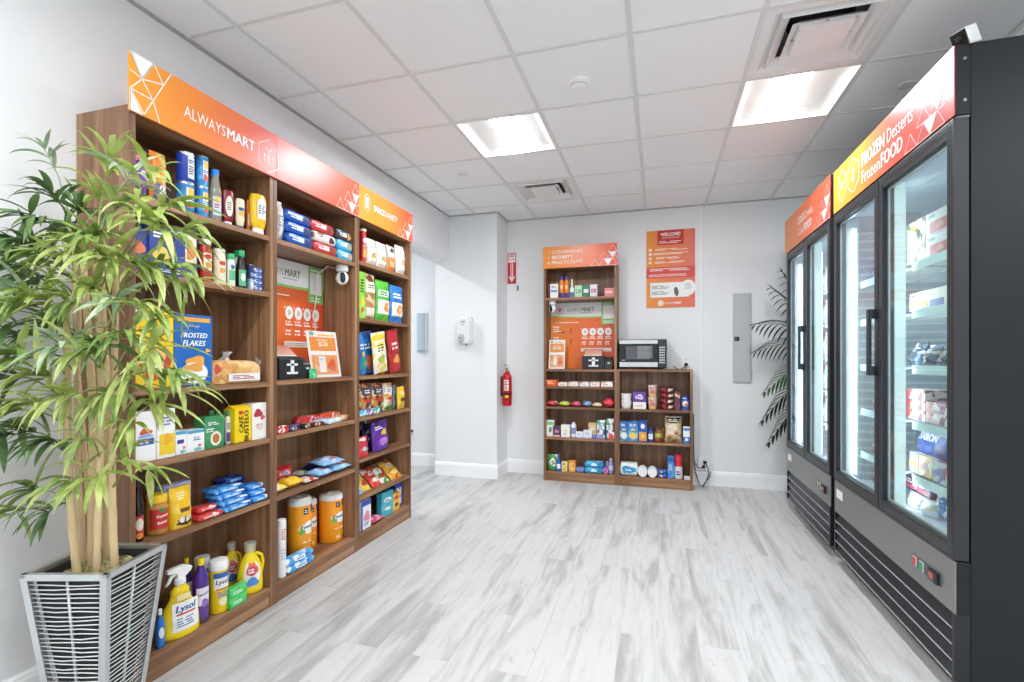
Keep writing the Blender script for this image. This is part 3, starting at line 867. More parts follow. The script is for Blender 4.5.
def near_text(hd, S, z0, z1, w):
    h = z1 - z0
    W = WHITE
    lettering(hd, 'FROZEN', W, -.072, z0 + h * .62, 0.288, 0.072, S, bold=True, keep=False)
    lettering(hd, 'Desserts', W, .235, z0 + h * .62, 0.26, 0.072, S, keep=False)
    lettering(hd, 'Frozen', W, -.098, z0 + h * .27, 0.236, 0.070, S, keep=False)
    lettering(hd, 'FOOD', W, .152, z0 + h * .27, 0.23, 0.072, S, bold=True, keep=False)
    for cx in (-.53, -.345):
        strips(hd, W, hexa(cx, z0 + h * .5, 0.06 if cx < -.4 else .085, 0.10), S, 0.0045, [[(cx - .016, z0 + h * .6), (cx + .016, z0 + h * .6), (cx + .012, z0 + h * .42), (cx - .012, z0 + h * .42)]] if cx < -.4 else [], name='hexagon_emblem')
    strips(hd, W, [((-.345 - .02, z0 + h * .62), (-.345 + .02, z0 + h * .40)), ((-.345 + .02, z0 + h * .62), (-.345 - .02, z0 + h * .40)), ((-.345, z0 + h * .68), (-.345, z0 + h * .34))], S, 0.006, name='snowflake_emblem')
    tri_corner(hd, w / 2 - 0.06, z0 + 0.003, 0.34, 0.22, S, W)
def far_text(hd, S, z0, z1, w):
    h = z1 - z0; W = WHITE
    lettering(hd, 'COLD', W, -.115, z0 + h * .62, 0.18, 0.062, S, bold=True, keep=False)
    lettering(hd, 'Drinks', W, .10, z0 + h * .62, 0.20, 0.062, S, keep=False)
    lettering(hd, 'Cold', W, -.12, z0 + h * .30, 0.16, 0.060, S, keep=False)
    lettering(hd, 'FOOD', W, .08, z0 + h * .30, 0.19, 0.062, S, bold=True, keep=False)
    for cx in (-.46, -.32):
        strips(hd, mat('#f6c8a6'), hexa(cx, z0 + h * .5, 0.045, 0.09), S, 0.004, name='hexagon_emblem')
    tri_corner(hd, w / 2, z0 + 0.003, 0.34, 0.24, S, W)
gf1 = gradient([(0, '#fbab36'), (0.35, '#f58a3c'), (0.6, '#ec6450'), (1, '#e6605a')], 0, 0.27)
gf2 = gradient([(0, '#f2923a'), (0.5, '#f0763c'), (1, '#ee5a44')], 0, 0.3)
FREEZER = freezer('larger black glass-door freezer nearest the viewer, header lettered with frozen food words', NY[1] - NY[0], DF, 2.555, (FX + DF / 2, (NY[0] + NY[1]) / 2, 0), near_text, gf1, True, NEAR_Z)
FAR_Z = [1.86, 1.60, 1.34, 1.08, 0.82]
freezer('smaller black glass-door cooler farther back beside the palm', FY[1] - FY[0], DF, 2.575, (FX + DF / 2, (FY[0] + FY[1]) / 2, 0), far_text, gf2, True, FAR_Z, head_over=0.06)
# ================================================================ GOODS: placing and building
def inside(a, b, edges):
    """Keep a span between the side panels of the bookcase it stands in."""
    m = (a + b) / 2
    for lo, hi in zip(edges, edges[1:]):
        if lo <= m <= hi:
            return max(a, lo + 0.0275), min(b, hi - 0.0285)
    return a, b
def L(u0, u1, vt, z, ins=0.02, d=0.06, h=None):
    """A box-like thing on the left-hand shelves: its front runs between two sight lines, ins behind the shelf edge."""
    X = XF - ins
    y0, y1 = inside(on_x(u0, 300, X).y, on_x(u1, 300, X).y, LY)
    hh = h if h else on_x((u0 + u1) / 2, vt, X).z - z
    return dict(loc=(X - d / 2, (y0 + y1) / 2, z), rz=PI / 2, w=y1 - y0, h=hh, d=d)
def LC(u0, u1, vt, z, c=0.06, d=0.1):
    """As L, for a rounded thing whose widest part lies c behind the shelf edge."""
    P = L(u0, u1, vt, z, c, d); P['loc'] = (XF - c, P['loc'][1], z); return P
def LR(u0, u1, vt, z, ins=0.02, h=None):
    a0, a1 = math.atan2(_ray(u0, 300).y, -_ray(u0, 300).x), math.atan2(_ray(u1, 300).y, -_ray(u1, 300).x)
    am, ha = (a0 + a1) / 2, abs(a1 - a0) / 2
    r = 0.03
    for _ in range(8):
        D = (-XF + ins + r) / math.cos(am); r = D * math.sin(ha)
    c = Vector((-D * math.cos(am), D * math.sin(am)))
    um = (u0 + u1) / 2
    hh = h if h else on_x(um, vt, c.x + 0.3 * r).z - z
    y0, y1 = inside(c.y - r, c.y + r, LY)
    c.y = (c.y - r + (y0 - (c.y - r))) + r if y0 > c.y - r else c.y - max(0, c.y + r - y1)
    return dict(loc=(c.x, c.y, z), rz=PI / 2 - (PI / 2 - am) * 0.35, w=2 * r, h=hh, d=2 * r)
def B(u0, u1, vt, z, ins=0.02, d=0.06, h=None):
    Y = YF + ins
    x0, x1 = inside(on_y(u0, 300, Y).x, on_y(u1, 300, Y).x, BX)
    hh = h if h else on_y((u0 + u1) / 2, vt, Y).z - z
    return dict(loc=((x0 + x1) / 2, Y + d / 2, z), rz=0, w=x1 - x0, h=hh, d=d)
def BR(u0, u1, vt, z, ins=0.02, h=None):
    P = B(u0, u1, vt, z, ins, 0.01, h)
    P['d'] = P['w']; P['loc'] = (P['loc'][0], YF + ins + P['w'] / 2, z)
    return P
def Fz(u0, u1, vt, z, X=1.26, d=0.1, h=None):
    y0, y1 = on_x(u0, 300, X).y, on_x(u1, 300, X).y
    hh = h if h else on_x((u0 + u1) / 2, vt, X).z - z
    return dict(loc=(X + d / 2, (y0 + y1) / 2, z), rz=-PI / 2, w=abs(y1 - y0), h=hh, d=d)
def up(P, dz, dx=0.0, dy=0.0, **k):
    Q = dict(P); l = P['loc']; Q['loc'] = (l[0] + dx, l[1] + dy, l[2] + dz); Q.update(k); return Q
def settle(o, P, label, cat, group):
    l = P['loc']; o.location = (l[0], l[1], l[2] + 0.0012)
    rz = P['rz'] + P.get('turn', 0.0)
    if P.get('lean') or P.get('tip'):
        o.rotation_mode = 'QUATERNION'
        q = Matrix.Rotation(rz, 3, 'Z') @ Matrix.Rotation(P.get('tip', 0.0), 3, 'X') @ Matrix.Rotation(P.get('lean', 0.0), 3, 'Y')
        o.rotation_quaternion = q.to_quaternion()
    else:
        o.rotation_euler = (0, 0, rz)
    if P.get('lean') or P.get('tip'):                 # let it come to rest on what is under it
        low = min((q @ Matrix.Rotation(0, 3, 'X') @ v.co).z for v in o.data.vertices)
        o.location.z = P.get('base', l[2]) + 0.0012 - low
    return tag(o, label, cat, group)
NAMES = dict(r='label_panel', e='emblem', b='picture', l='small_print')
SH = dict(r='rect', e='ellipse', b='blob', l='rows')
def col(c): return mat(c, 0.4) if isinstance(c, str) else c
def deco(o, w, h, S, specs):
    for k, sp in enumerate(specs):
        e = 0.0008 + 0.0004 * k
        if sp[0] == 't':
            _, s, c, cx, cz, ww, hh = sp[:7]
            ext = sp[7] if len(sp) > 7 else {}
            lettering(o, s, col(c), cx * w, cz * h, ww * w, hh * h, S, eps=e, **ext)
        else:
            kind, c, cx, cz, ww, hh = sp[:6]
            n = sp[6] if len(sp) > 6 else (4 if kind == 'l' else 8)
            decal(o, NAMES[kind], col(c), cx * w, cz * h, ww * w, hh * h, S, SH[kind], eps=e, n=n)
def carton(P, name, label, cat, m, specs=(), group=None, top=None, bevel=0.0015):
    w, h, d = P['w'], P['h'], P['d']
    bm = bmesh.new(); bm_box(bm, -w / 2, w / 2, -d / 2, d / 2, 0, h)
    o = obj(name, bm, col(m), bevel=min(bevel, w * .1, h * .1, d * .1), seg=1)
    deco(o, w, h, flat(-d / 2), specs)
    if top:
        part_box('lid', o, col(top), -w / 2 - 0.0005, w / 2 + 0.0005, -d / 2 - 0.0005, d / 2 + 0.0005, h * .88, h + 0.001, 0.001)
    return settle(o, P, label, cat, group)
def lathe_thing(P, name, label, cat, prof, m, specs=(), caps=(), group=None, sy=1.0, n=28, label_r=0.5):
    """prof and caps are given as (radius, height) fractions of the overall half-width and height."""
    w, h = P['w'], P['h']; r = w / 2
    bm = bmesh.new(); bm_lathe(bm, [(a * r, b * h) for a, b in prof], n, sy=sy)
    o = obj(name, bm, col(m), smooth=True, autosmooth=38)
    S = round_front(r * label_r * 2 + 0.0004, sy)
    deco(o, w, h, S, specs)
    for cn, cp, cm in caps:
        bm = bmesh.new(); bm_lathe(bm, [(a * r, b * h) for a, b in cp], n, sy=sy)
        obj(cn, bm, col(cm), o, smooth=True, autosmooth=38)
    return settle(o, P, label, cat, group)
def can(P, label, m, specs=(), name='can', cat='can', group=None, rim='#c8cacc', lid=None):
    return lathe_thing(P, name, label, cat, [(0.94, 0), (1, 0.02), (1, 0.97), (0.95, 0.985)], m, specs,
                       [('lid', [(0.97, 0.965), (1.01, 0.968), (1.01, 0.995), (0.93, 1.0), (0.90, 0.985)], lid or mat(rim, 0.25, 0.8)),
                        ('rim', [(0.95, 0.0), (1.015, 0.0), (1.015, 0.03), (1.0, 0.035)], mat(rim, 0.25, 0.8))], group)
def jar(P, label, body, lidc, specs=(), name='jar', cat='jar', group=None, lid_h=0.15):
    a = 1 - lid_h
    return lathe_thing(P, name, label, cat, [(0.86, 0), (0.98, 0.03), (1, 0.08), (1, a * .80), (0.93, a * .92), (0.80, a * .97), (0.80, a)], body, specs,
                       [('lid', [(0.80, a - 0.01), (0.90, a), (0.90, 0.985), (0.84, 1.0)], lidc)], group)
def bottle(P, label, body, capc, specs=(), neck=0.36, shoulder=0.66, cap0=0.86, name='bottle', cat='bottle', group=None, sy=1.0, capw=None, waist=1.0):
    c = capw or neck * 1.12
    return lathe_thing(P, name, label, cat,
                       [(0.85, 0), (0.98, 0.02), (1, 0.06), (waist, 0.30), (1, shoulder * .85), (0.94, shoulder), (neck + (0.94 - neck) * .45, shoulder + (cap0 - shoulder) * .45), (neck, cap0 - 0.02), (neck, cap0 + 0.01)],
                       body, specs, [('cap', [(neck * .9, cap0 - 0.005), (c, cap0), (c, 0.985), (c * .9, 1.0)], capc)], group, sy)
def upended(P, label, body, capc, specs=(), name='squeeze_bottle', cat='bottle', group=None):
    """A squeeze bottle standing on its wide cap."""
    return lathe_thing(P, name, label, cat, [(0.62, 0.12), (0.80, 0.18), (0.97, 0.32), (0.92, 0.50), (1.0, 0.72), (0.98, 0.90), (0.86, 0.98), (0.55, 1.0)], body, specs,
                       [('cap', [(0.70, 0.0), (0.72, 0.02), (0.66, 0.13), (0.6, 0.14)], capc)], group, sy=0.62)
def bag(P, name, label, cat, m, specs=(), group=None, pouch=False, lying=False, crimp=0.05, seed=0, seal=None):
    """A pillow bag or a stand-up pouch."""
    w, h, d = P['w'], P['h'], P['d']
    rnd = random.Random(seed + int(w * 1e5))
    ph = [rnd.uniform(0, 6) for _ in range(4)]
    def prof(x, z):
        a, b = min(1, abs(2 * x / w)), z / h
        fx = max(0.0, 1 - a ** 2.6) ** 0.62
        if pouch: fz = max(0.0, min(1, (1 - crimp - b) / 0.62)) ** 0.75 * (0.9 + 0.1 * min(1, b / 0.1))
        else: fz = max(0.0, 1 - abs((b - .5) / (.5 - crimp)) ** 2.4) ** 0.6 if crimp < b < 1 - crimp else 0.0
        wr = 1 + 0.10 * math.sin(9 * a + 7 * b + ph[0]) * math.sin(13 * b + ph[1]) + 0.06 * math.sin(23 * b + 9 * x / w + ph[2])
        return d / 2 * fx * fz * wr + 0.0012 + (0.0012 * math.sin(2 * PI * b * 3 + ph[3]))
    nx, nz = 14, 18
    bm = bmesh.new(); G = []
    for sg in (-1, 1):
        g = []
        for j in range(nz + 1):
            row = []
            for i in range(nx + 1):
                x, z = w * (i / nx - .5), h * j / nz
                pinch = 1 - 0.05 * (1 - abs(2 * j / nz - 1)) if not pouch else 1
                row.append(bm.verts.new((x * pinch, sg * prof(x, z), z)))
            g.append(row)
        G.append(g)
        for j in range(nz):
            for i in range(nx): bm.faces.new((g[j][i], g[j][i + 1], g[j + 1][i + 1], g[j + 1][i]))
    A, Bk = G
    for j in range(nz):
        for i in (0, nx): bm.faces.new((A[j][i], A[j + 1][i], Bk[j + 1][i], Bk[j][i]))
    for i in range(nx):
        for j in (0, nz): bm.faces.new((A[j][i], A[j][i + 1], Bk[j][i + 1], Bk[j][i]))
    o = obj(name, bm, col(m), smooth=True, autosmooth=60)
    S = lambda x, z: (x * 0.97, -prof(x, max(0, min(h, z))), z)
    deco(o, w, h, S, specs)
    if seal:
        decal(o, 'top_seal', col(seal), 0, h * (1 - crimp * .55), w * .98, h * crimp * .8, S, 'rect', eps=0.0008)
    if lying:
        Q = dict(P); l = P['loc']; Q['loc'] = (l[0], l[1], l[2] + d * 0.5); Q['tip'] = -PI / 2 + P.get('tilt', 0); Q['base'] = l[2]
        # centre it over the spot it lies on
        off = Vector((0, -h / 2, 0)); off.rotate(Matrix.Rotation(P['rz'] + P.get('turn', 0), 3, 'Z'))
        Q['loc'] = (Q['loc'][0] + off.x, Q['loc'][1] + off.y, Q['loc'][2])
        return settle(o, Q, label, cat, group)
    return settle(o, P, label, cat, group)
def pack(P, name, label, cat, m, specs=(), group=None, fin=None, endf=0.09):
    """A flow-wrapped packet: full in the middle, pinched into flat fins at both ends."""
    w, h, d = P['w'], P['h'], P['d']
    n, k = 18, 16
    bm = bmesh.new(); rings = []
    def sec(t):
        e = abs(2 * t - 1)
        s = 1.0 if e < 1 - endf * 2 else max(0.0, 1 - ((e - (1 - endf * 2)) / (endf * 1.5)) ** 2) ** 0.5 if e < 1 - endf * .5 else 0.0
        return s
    for i in range(n + 1):
        t = i / n; s = sec(t); x = w * (t - .5)
        hh, dd = max(0.0025, h * (0.12 + 0.88 * s)), d * (0.90 + 0.10 * s)
        ring = []
        for q in range(k):
            a = 2 * PI * q / k; ca, sa = math.cos(a), math.sin(a)
            y = dd / 2 * math.copysign(abs(ca) ** 0.3, ca); z = h / 2 + hh / 2 * math.copysign(abs(sa) ** 0.33, sa)
            z = max(0.0002, min(h, z - 0.02 * h * (1 + math.sin(17 * t + q)) * s * (1 if sa > 0 else 0)))
            ring.append(bm.verts.new((x, y, z)))
        rings.append(ring)
    for a, b in zip(rings, rings[1:]):
        for q in range(k): bm.faces.new((a[q], a[(q + 1) % k], b[(q + 1) % k], b[q]))
    bm.faces.new(rings[0]); bm.faces.new(rings[-1])
    o = obj(name, bm, col(m), smooth=True, autosmooth=50)
    S = lambda x, z: (x, -d / 2 * (0.90 + 0.10 * sec(x / w + .5)) * max(0.2, 1 - abs(2 * z / h - 1) ** 6) ** .3, z)
    deco(o, w, h, S, specs)
    return settle(o, P, label, cat, group)
def tub(P, label, body, lidc, specs=(), name='tub', cat='tub', group=None, taper=0.82):
    return lathe_thing(P, name, label, cat, [(taper, 0), (taper + .02, 0.02), (0.96, 0.9), (0.96, 0.93)], body, specs,
                       [('lid', [(0.94, 0.90), (1.0, 0.91), (1.0, 0.985), (0.95, 1.0)], lidc)], group)
def canister(P, label, body, lidc, specs=(), name='wipes_canister', cat='canister', group=None):
    return lathe_thing(P, name, label, cat, [(0.95, 0), (1, 0.02), (1, 0.82)], body, specs,
                       [('lid', [(1.0, 0.81), (1.03, 0.82), (1.03, 0.94), (0.96, 0.985), (0.6, 1.0)], lidc)], group)
def jug(P, label, specs=(), group=None):
    """Yellow detergent jug with a moulded side handle and a clear cup over a spout."""
    w, h = P['w'], P['h']; d = P['d']
    Y = mat('#f6d916', 0.32)
    bm = bmesh.new()
    prof = [(0.86, 0.0), (0.97, 0.02), (1.0, 0.08), (1.0, 0.34), (0.92, 0.50), (0.72, 0.64), (0.44, 0.76), (0.30, 0.82)]
    bm_lathe(bm, [(a * w / 2, b * h) for a, b in prof], 28, sy=d / w)
    o = obj('detergent_jug', bm, Y, smooth=True, autosmooth=50)
    bm = bmesh.new()
    pts = [(w * .12, 0, h * .775), (w * .29, 0, h * .755), (w * .45, 0, h * .70), (w * .51, 0, h * .56), (w * .47, 0, h * .36)]
    bm_tube(bm, pts, [w * .06, w * .065, w * .065, w * .065, w * .06], 12)
    obj('handle', bm, Y, o, smooth=True)
    bm = bmesh.new(); bm_lathe(bm, [(w * .15, h * .81), (w * .15, h * .87), (w * .09, h * .89), (w * .08, h * .93)], 20); obj('spout', bm, Y, o, smooth=True, autosmooth=40)
    bm = bmesh.new(); bm_lathe(bm, [(w * .21, h * .82), (w * .22, h * .835), (w * .235, h * .985), (w * .225, h), (0, h)], 24, cap=False)
    obj('measuring_cup', bm, clear('#eef0ee', 0.2, 0.05, 0.35), o, smooth=True, autosmooth=40)
    S = lambda x, z: (x, -(d / 2) * max(0.05, 1 - (2 * x / w) ** 2) ** .5 * (1.0 if z < h * .36 else 1 - 0.55 * ((z / h - .36) / .36) ** 2), z)
    deco(o, w, h, S, specs)
    return settle(o, P, label, 'detergent jug', group)
def trigger_bottle(P, label, body, specs=(), headc='#f2f2f0', group=None, name='spray_bottle'):
    w, h, d = P['w'], P['h'], P['d']
    bm = bmesh.new()
    prof = [(0.92, 0), (1, 0.02), (1, 0.08), (0.96, 0.25), (0.80, 0.42), (0.55, 0.52), (0.46, 0.60), (0.50, 0.64), (0.34, 0.70), (0.22, 0.72), (0.22, 0.75)]
    bm_lathe(bm, [(a * w / 2, b * h) for a, b in prof], 28, sy=d / w)
    o = obj(name, bm, col(body), smooth=True, autosmooth=50)
    H = col(headc)
    bm = bmesh.new(); bm_lathe(bm, [(w * .14, h * .74), (w * .15, h * .75), (w * .14, h * .82), (w * .10, h * .84)], 20)
    hd = obj('spray_head', bm, H, o, smooth=True, autosmooth=40)
    bm = bmesh.new()
    bw = w * .09
    out = [(-w * .34, h * .93), (-w * .34, h * .975), (-w * .20, h * .995), (w * .10, h * 1.0), (w * .30, h * .95), (w * .26, h * .90), (w * .10, h * .83), (-w * .08, h * .83), (-w * .12, h * .91)]
    A = [bm.verts.new((x, -bw, z)) for x, z in out]; Bv = [bm.verts.new((x, bw, z)) for x, z in out]
    for i in range(len(out)):
        j = (i + 1) % len(out); bm.faces.new((A[i], A[j], Bv[j], Bv[i]))
    bm.faces.new(A); bm.faces.new(list(reversed(Bv)))
    obj('nozzle_body', bm, H, hd, bevel=0.003)
    bm = bmesh.new(); bm_tube(bm, [(-w * .10, 0, h * .90), (-w * .22, 0, h * .87), (-w * .28, 0, h * .80), (-w * .36, 0, h * .755)], [w * .05, w * .05, w * .045, w * .03], 10)
    obj('trigger', bm, H, hd, smooth=True)
    S = lambda x, z: (x, -(d / 2) * (1 if z < h * .25 else 0.96 - 0.75 * max(0, z / h - .25)) * max(0.05, 1 - (2 * x / w) ** 2) ** .5, z)
    deco(o, w, h, S, specs)
    return settle(o, P, label, 'spray bottle', group)
# ================================================================ NEAREST BOOKCASE
K1 = 'goods on the bookcase nearest the planter'
z = U1[0]
bag(L(131, 151, 147, z, .05, .06), 'snack_bag', 'purple snack bag on the top shelf behind the bamboo leaves', 'snack bag', printed('#7a3fa6', ['#8d4bb8', '#6a3396'], 30, .6),
    [('b', '#e2567a', 0, .80, .7, .16), ('l', '#f7e9f5', 0, .78, .7, .12, 2), ('l', '#f1e3f5', 0, .52, .6, .12, 2)], 'snack bags on the nearest bookcase')
bag(L(154, 170, 152, z, .05, .06), 'snack_bag', 'orange and purple snack bag half hidden by pointed leaves, beside blue cans', 'snack bag', printed('#ef8a3a', ['#e9742f', '#cfd36a'], 24, .6),
    [('r', '#6b5f9c', 0, .25, .8, .3), ('e', '#f0efe6', .1, .3, .5, .2)], 'snack bags on the nearest bookcase')
cg = 'blue cans stacked on the top shelf'
P = LR(175.5, 194.6, 183.5, z, .04); hc = 0.140
bluec = printed('#2f8fd0', ['#59b5e8', '#1f6fb8'], 26, .55); bluec2 = printed('#1f3fa8', ['#2a55c4', '#dfe6ee'], 22, .7)
csp = [('r', '#eef2f4', .12, .55, .5, .6), ('b', '#e9c64a', .15, .72, .45, .26), ('b', '#d9654f', .15, .30, .55, .22), ('l', '#2b58a8', .15, .5, .5, .12, 2)]
can(dict(P, h=hc), 'light blue can at the bottom of the left stack on the top shelf', bluec, csp, group=cg)
can(up(dict(P, h=hc), hc + .001), 'dark blue can with silver label on top of the left can stack', bluec2, [('r', '#e3e6ea', .2, .5, .5, .7), ('l', '#3a4660', .2, .7, .4, .14, 2), ('l', '#5a6478', .2, .42, .4, .3, 4)], group=cg)
P = LR(195.2, 208.5, 190, z, .035); hc = .145
can(dict(P, h=hc), 'light blue can at the bottom of the stack beside the clear bottle', bluec, csp, group=cg)
can(up(dict(P, h=hc), hc + .001), 'light blue can on top of the stack beside the clear bottle', bluec, csp, group=cg)
bottle(LR(208.6, 221.5, 169.5, z, .03), 'clear water bottle with a bright blue cap beside the cans', clear('#d9d7c4', .3, .05, .35), '#2f86d6',
       [('r', '#c5dcea', 0, .30, .8, .36), ('e', '#e8c35c', 0, .42, .5, .12), ('l', '#d0566b', 0, .30, .6, .1, 2)], neck=.55, shoulder=.62, cap0=.88, capw=.62, waist=.94, group=K1)
upended(LR(220.8, 234.4, 190, z, .03), 'dark red ketchup squeeze bottle standing on its white cap', mat('#8e1f27', .3), WHITE,
        [('e', '#ece7dc', 0, .55, .66, .56), ('l', '#8a8478', 0, .55, .4, .24, 4)], group=K1)
upended(LR(234.6, 245.2, 198.5, z, .03), 'cream mayonnaise squeeze bottle on a navy cap', mat('#ece3c6', .35), '#2b3f78',
        [('r', '#2c58a6', 0, .66, .6, .10), ('e', '#e7c23e', 0, .52, .6, .16)], group=K1)
bottle(LR(245.6, 250.8, 200, z, .06), 'narrow orange sauce bottle between mayonnaise and mustard', mat('#ee7b2a', .35), '#ee8a3c', [('e', '#f3efe4', 0, .42, .7, .4)], neck=.6, shoulder=.82, cap0=.93, group=K1)
upended(LC(250.3, 269, 196, z, .03, .06), 'bright yellow mustard squeeze bottle standing on its white cap', mat('#f4c41b', .3), WHITE,
        [('r', '#e9edec', 0, .58, .62, .44), ('e', '#e9edec', 0, .80, .6, .16), ('l', '#5a6f94', 0, .60, .5, .24, 4)], group=K1)
z = U1[1]
blueb = printed('#26408f', ['#2d4ca3', '#20367a'], 18, .6)
g = 'dark blue cartons on the second shelf'
carton(L(131, 148.4, 228, z, .04, .05), 'pasta_box', 'dark blue carton with an orange panel, leftmost on the second shelf', 'box', blueb, [('b', '#e07a4e', 0, .55, .6, .3), ('l', '#d9dceb', 0, .25, .6, .12, 2)], g)
carton(L(149.5, 173.2, 226, z, .03, .05), 'pasta_box', 'dark blue carton behind the leaves, middle of the second-shelf cartons', 'box', blueb,
       [('l', '#f4f4f4', 0, .80, .7, .14, 2), ('b', '#e6c25a', 0, .42, .7, .28), ('r', '#e9edf6', -.3, .1, .16, .08), ('l', '#cdd5ee', .15, .1, .5, .08, 2)], g)
carton(L(174.5, 197.4, 229, z, .028, .05), 'pasta_box', 'dark blue carton right beside the red sauce jar', 'box', blueb,
       [('r', '#e7dfc0', .2, .62, .5, .6), ('b', '#d98a4a', .2, .58, .4, .4), ('l', '#f4f4f4', -.2, .86, .4, .1, 2), ('r', '#e9edf6', -.35, .1, .16, .08), ('l', '#cdd5ee', .1, .1, .5, .08, 2)], g)
jsp = [('r', '#ece0b8', .05, .48, .72, .40), ('e', '#c33a35', .05, .60, .56, .12), ('b', '#d59a45', .05, .40, .5, .14)]
jar(LR(197.6, 212, 239.5, z, .03), 'glass jar of red tomato sauce with a gold lid', printed('#b5351d', ['#c6482a', '#a12c17'], 50, .6), '#e9e2cf', jsp, group=K1, lid_h=.11)
jar(LR(212.2, 226, 249, z, .03), 'glass jar of creamy white sauce', mat('#e7dfc8', .3), '#e4dfd2', jsp, group=K1, lid_h=.10)
jar(LR(226, 235.3, 254, z, .03), 'small shaker jar with a green lid and white label beside white sauce', mat('#dfe6da', .35), '#2aa866', [('r', '#5fb984', 0, .35, .8, .3), ('b', '#2b6fa8', 0, .6, .5, .14)], group=K1, lid_h=.16)
bottle(LR(232.6, 240.5, 251, z, .09), 'green capped bottle standing behind the soy sauce', mat('#d7e0cf', .35), '#2aa866', [('r', '#79bf8b', 0, .3, .8, .3)], neck=.75, shoulder=.74, cap0=.84, group=K1)
bottle(LR(235.6, 246, 250.5, z, .03), 'black soy sauce bottle with a green cap and green label', mat('#19130f', .2), '#25a45f', [('r', '#58b37b', 0, .28, .9, .42), ('e', '#e4efe4', 0, .30, .5, .2)], neck=.62, shoulder=.58, cap0=.84, capw=.74, group=K1)
P = LR(246.5, 254.6, 270, z, .05)
can(dict(P, h=.062), 'pale blue flat tin, lower of the left pair beside the soy sauce', mat('#a9cbe0', .4), [('b', '#e8eef2', 0, .5, .6, .5)], name='tin', cat='tin', group='small tins by the soy sauce')
can(up(dict(P, h=.075), .063), 'navy tin on top of the left pair beside the soy sauce', mat('#2f3d6b', .4), [('b', '#8fa4cf', 0, .3, .6, .3)], name='tin', cat='tin', group='small tins by the soy sauce')
P = LR(254.4, 266.4, 270.5, z, .03)
for k, w_ in enumerate(('bottom', 'second', 'third', 'topmost')):
    can(up(dict(P, h=.0305), k * .031), 'blue and white flat tuna tin, %s of the stack of four' % w_, printed('#2f5fb4', ['#dfe8f2', '#4f86cf'], 40, .5), [('l', '#f1f3f6', 0, .5, .8, .4, 2)], name='tin', cat='tin', group='stack of tuna tins')
z = U1[2]
carton(L(130.5, 173.6, 309, z, .02, .06), 'cereal_box', 'tall yellow cereal box behind the bamboo leaves', 'cereal box', mat('#f3cb1e', .4, var=.03),
       [('t', 'Cheerios', '#2a2118', .02, .73, .76, .12), ('r', '#f7f3e4', -.38, .95, .22, .08), ('b', '#c9452f', 0, .30, .78, .36), ('b', '#e7b878', 0, .36, .62, .26), ('b', '#f3efe6', .05, .26, .4, .12), ('l', '#6b3d22', .1, .96, .5, .05, 1)], 'cereal boxes')
carton(L(174.4, 212.3, 315, z, .02, .055), 'cereal_box', 'blue cereal box with slanted white lettering and a white bowl', 'cereal box', mat('#1f66b4', .4, var=.05),
       [('r', '#f0a63f', 0, .93, .86, .06), ('t', 'Kellogg’s', '#e7c9cf', 0, .84, .3, .06, dict(shear=.2)), ('t', 'FROSTED', '#f6f8fa', 0, .71, .70, .11, dict(bold=True, shear=.25)), ('t', 'FLAKES', '#f6f8fa', 0, .60, .60, .11, dict(bold=True, shear=.25)),
        ('b', '#e9a545', .05, .34, .5, .16), ('e', '#eef1f2', .0, .18, .72, .30), ('b', '#e2a24c', .0, .26, .5, .12), ('b', '#f2b64d', .36, .50, .14, .05)], 'cereal boxes')
# bread: a sliced loaf in a clear bag with a twisted end
P = L(213, 262, 356, z, .02, .12)
w, h, d = P['w'], .115, .12
bm = bmesh.new()
n = 26; rings = []
for i in range(n + 1):
    t = i / n; x = w * (t - .5); s = 1 - 0.16 * abs(2 * t - 1) ** 6 + 0.012 * math.sin(i * 2.4)
    prof = [(-.44, 0), (-.47, .35), (-.5, .62), (-.46, .86), (-.28, .98), (0, 1.0), (.28, .98), (.46, .86), (.5, .62), (.47, .35), (.44, 0)]
    rings.append([bm.verts.new((x, a * d * s, max(0.001, b * h * s))) for a, b in prof])
for a, b in zip(rings, rings[1:]):
    for k in range(len(prof)):
        q_ = (k + 1) % len(prof); bm.faces.new((a[k], a[q_], b[q_], b[k]))
bm.faces.new(rings[0]); bm.faces.new(rings[-1])
bread = obj('bread_loaf', bm, printed('#d9a866', ['#c98f4d', '#e6bf85'], 26, .5, .6), smooth=True, autosmooth=50)
settle(bread, dict(P, turn=0.0), 'sliced bread loaf in a clear bag beside the blue cereal box', 'bread', None)
deco(bread, w, h, flat(-d * .5 - .001), [('r', '#e6e6e2', .12, .26, .66, .34), ('l', '#b44a42', .12, .26, .5, .2, 3), ('b', '#c94f43', -.42, .62, .12, .4)])
bm = bmesh.new()
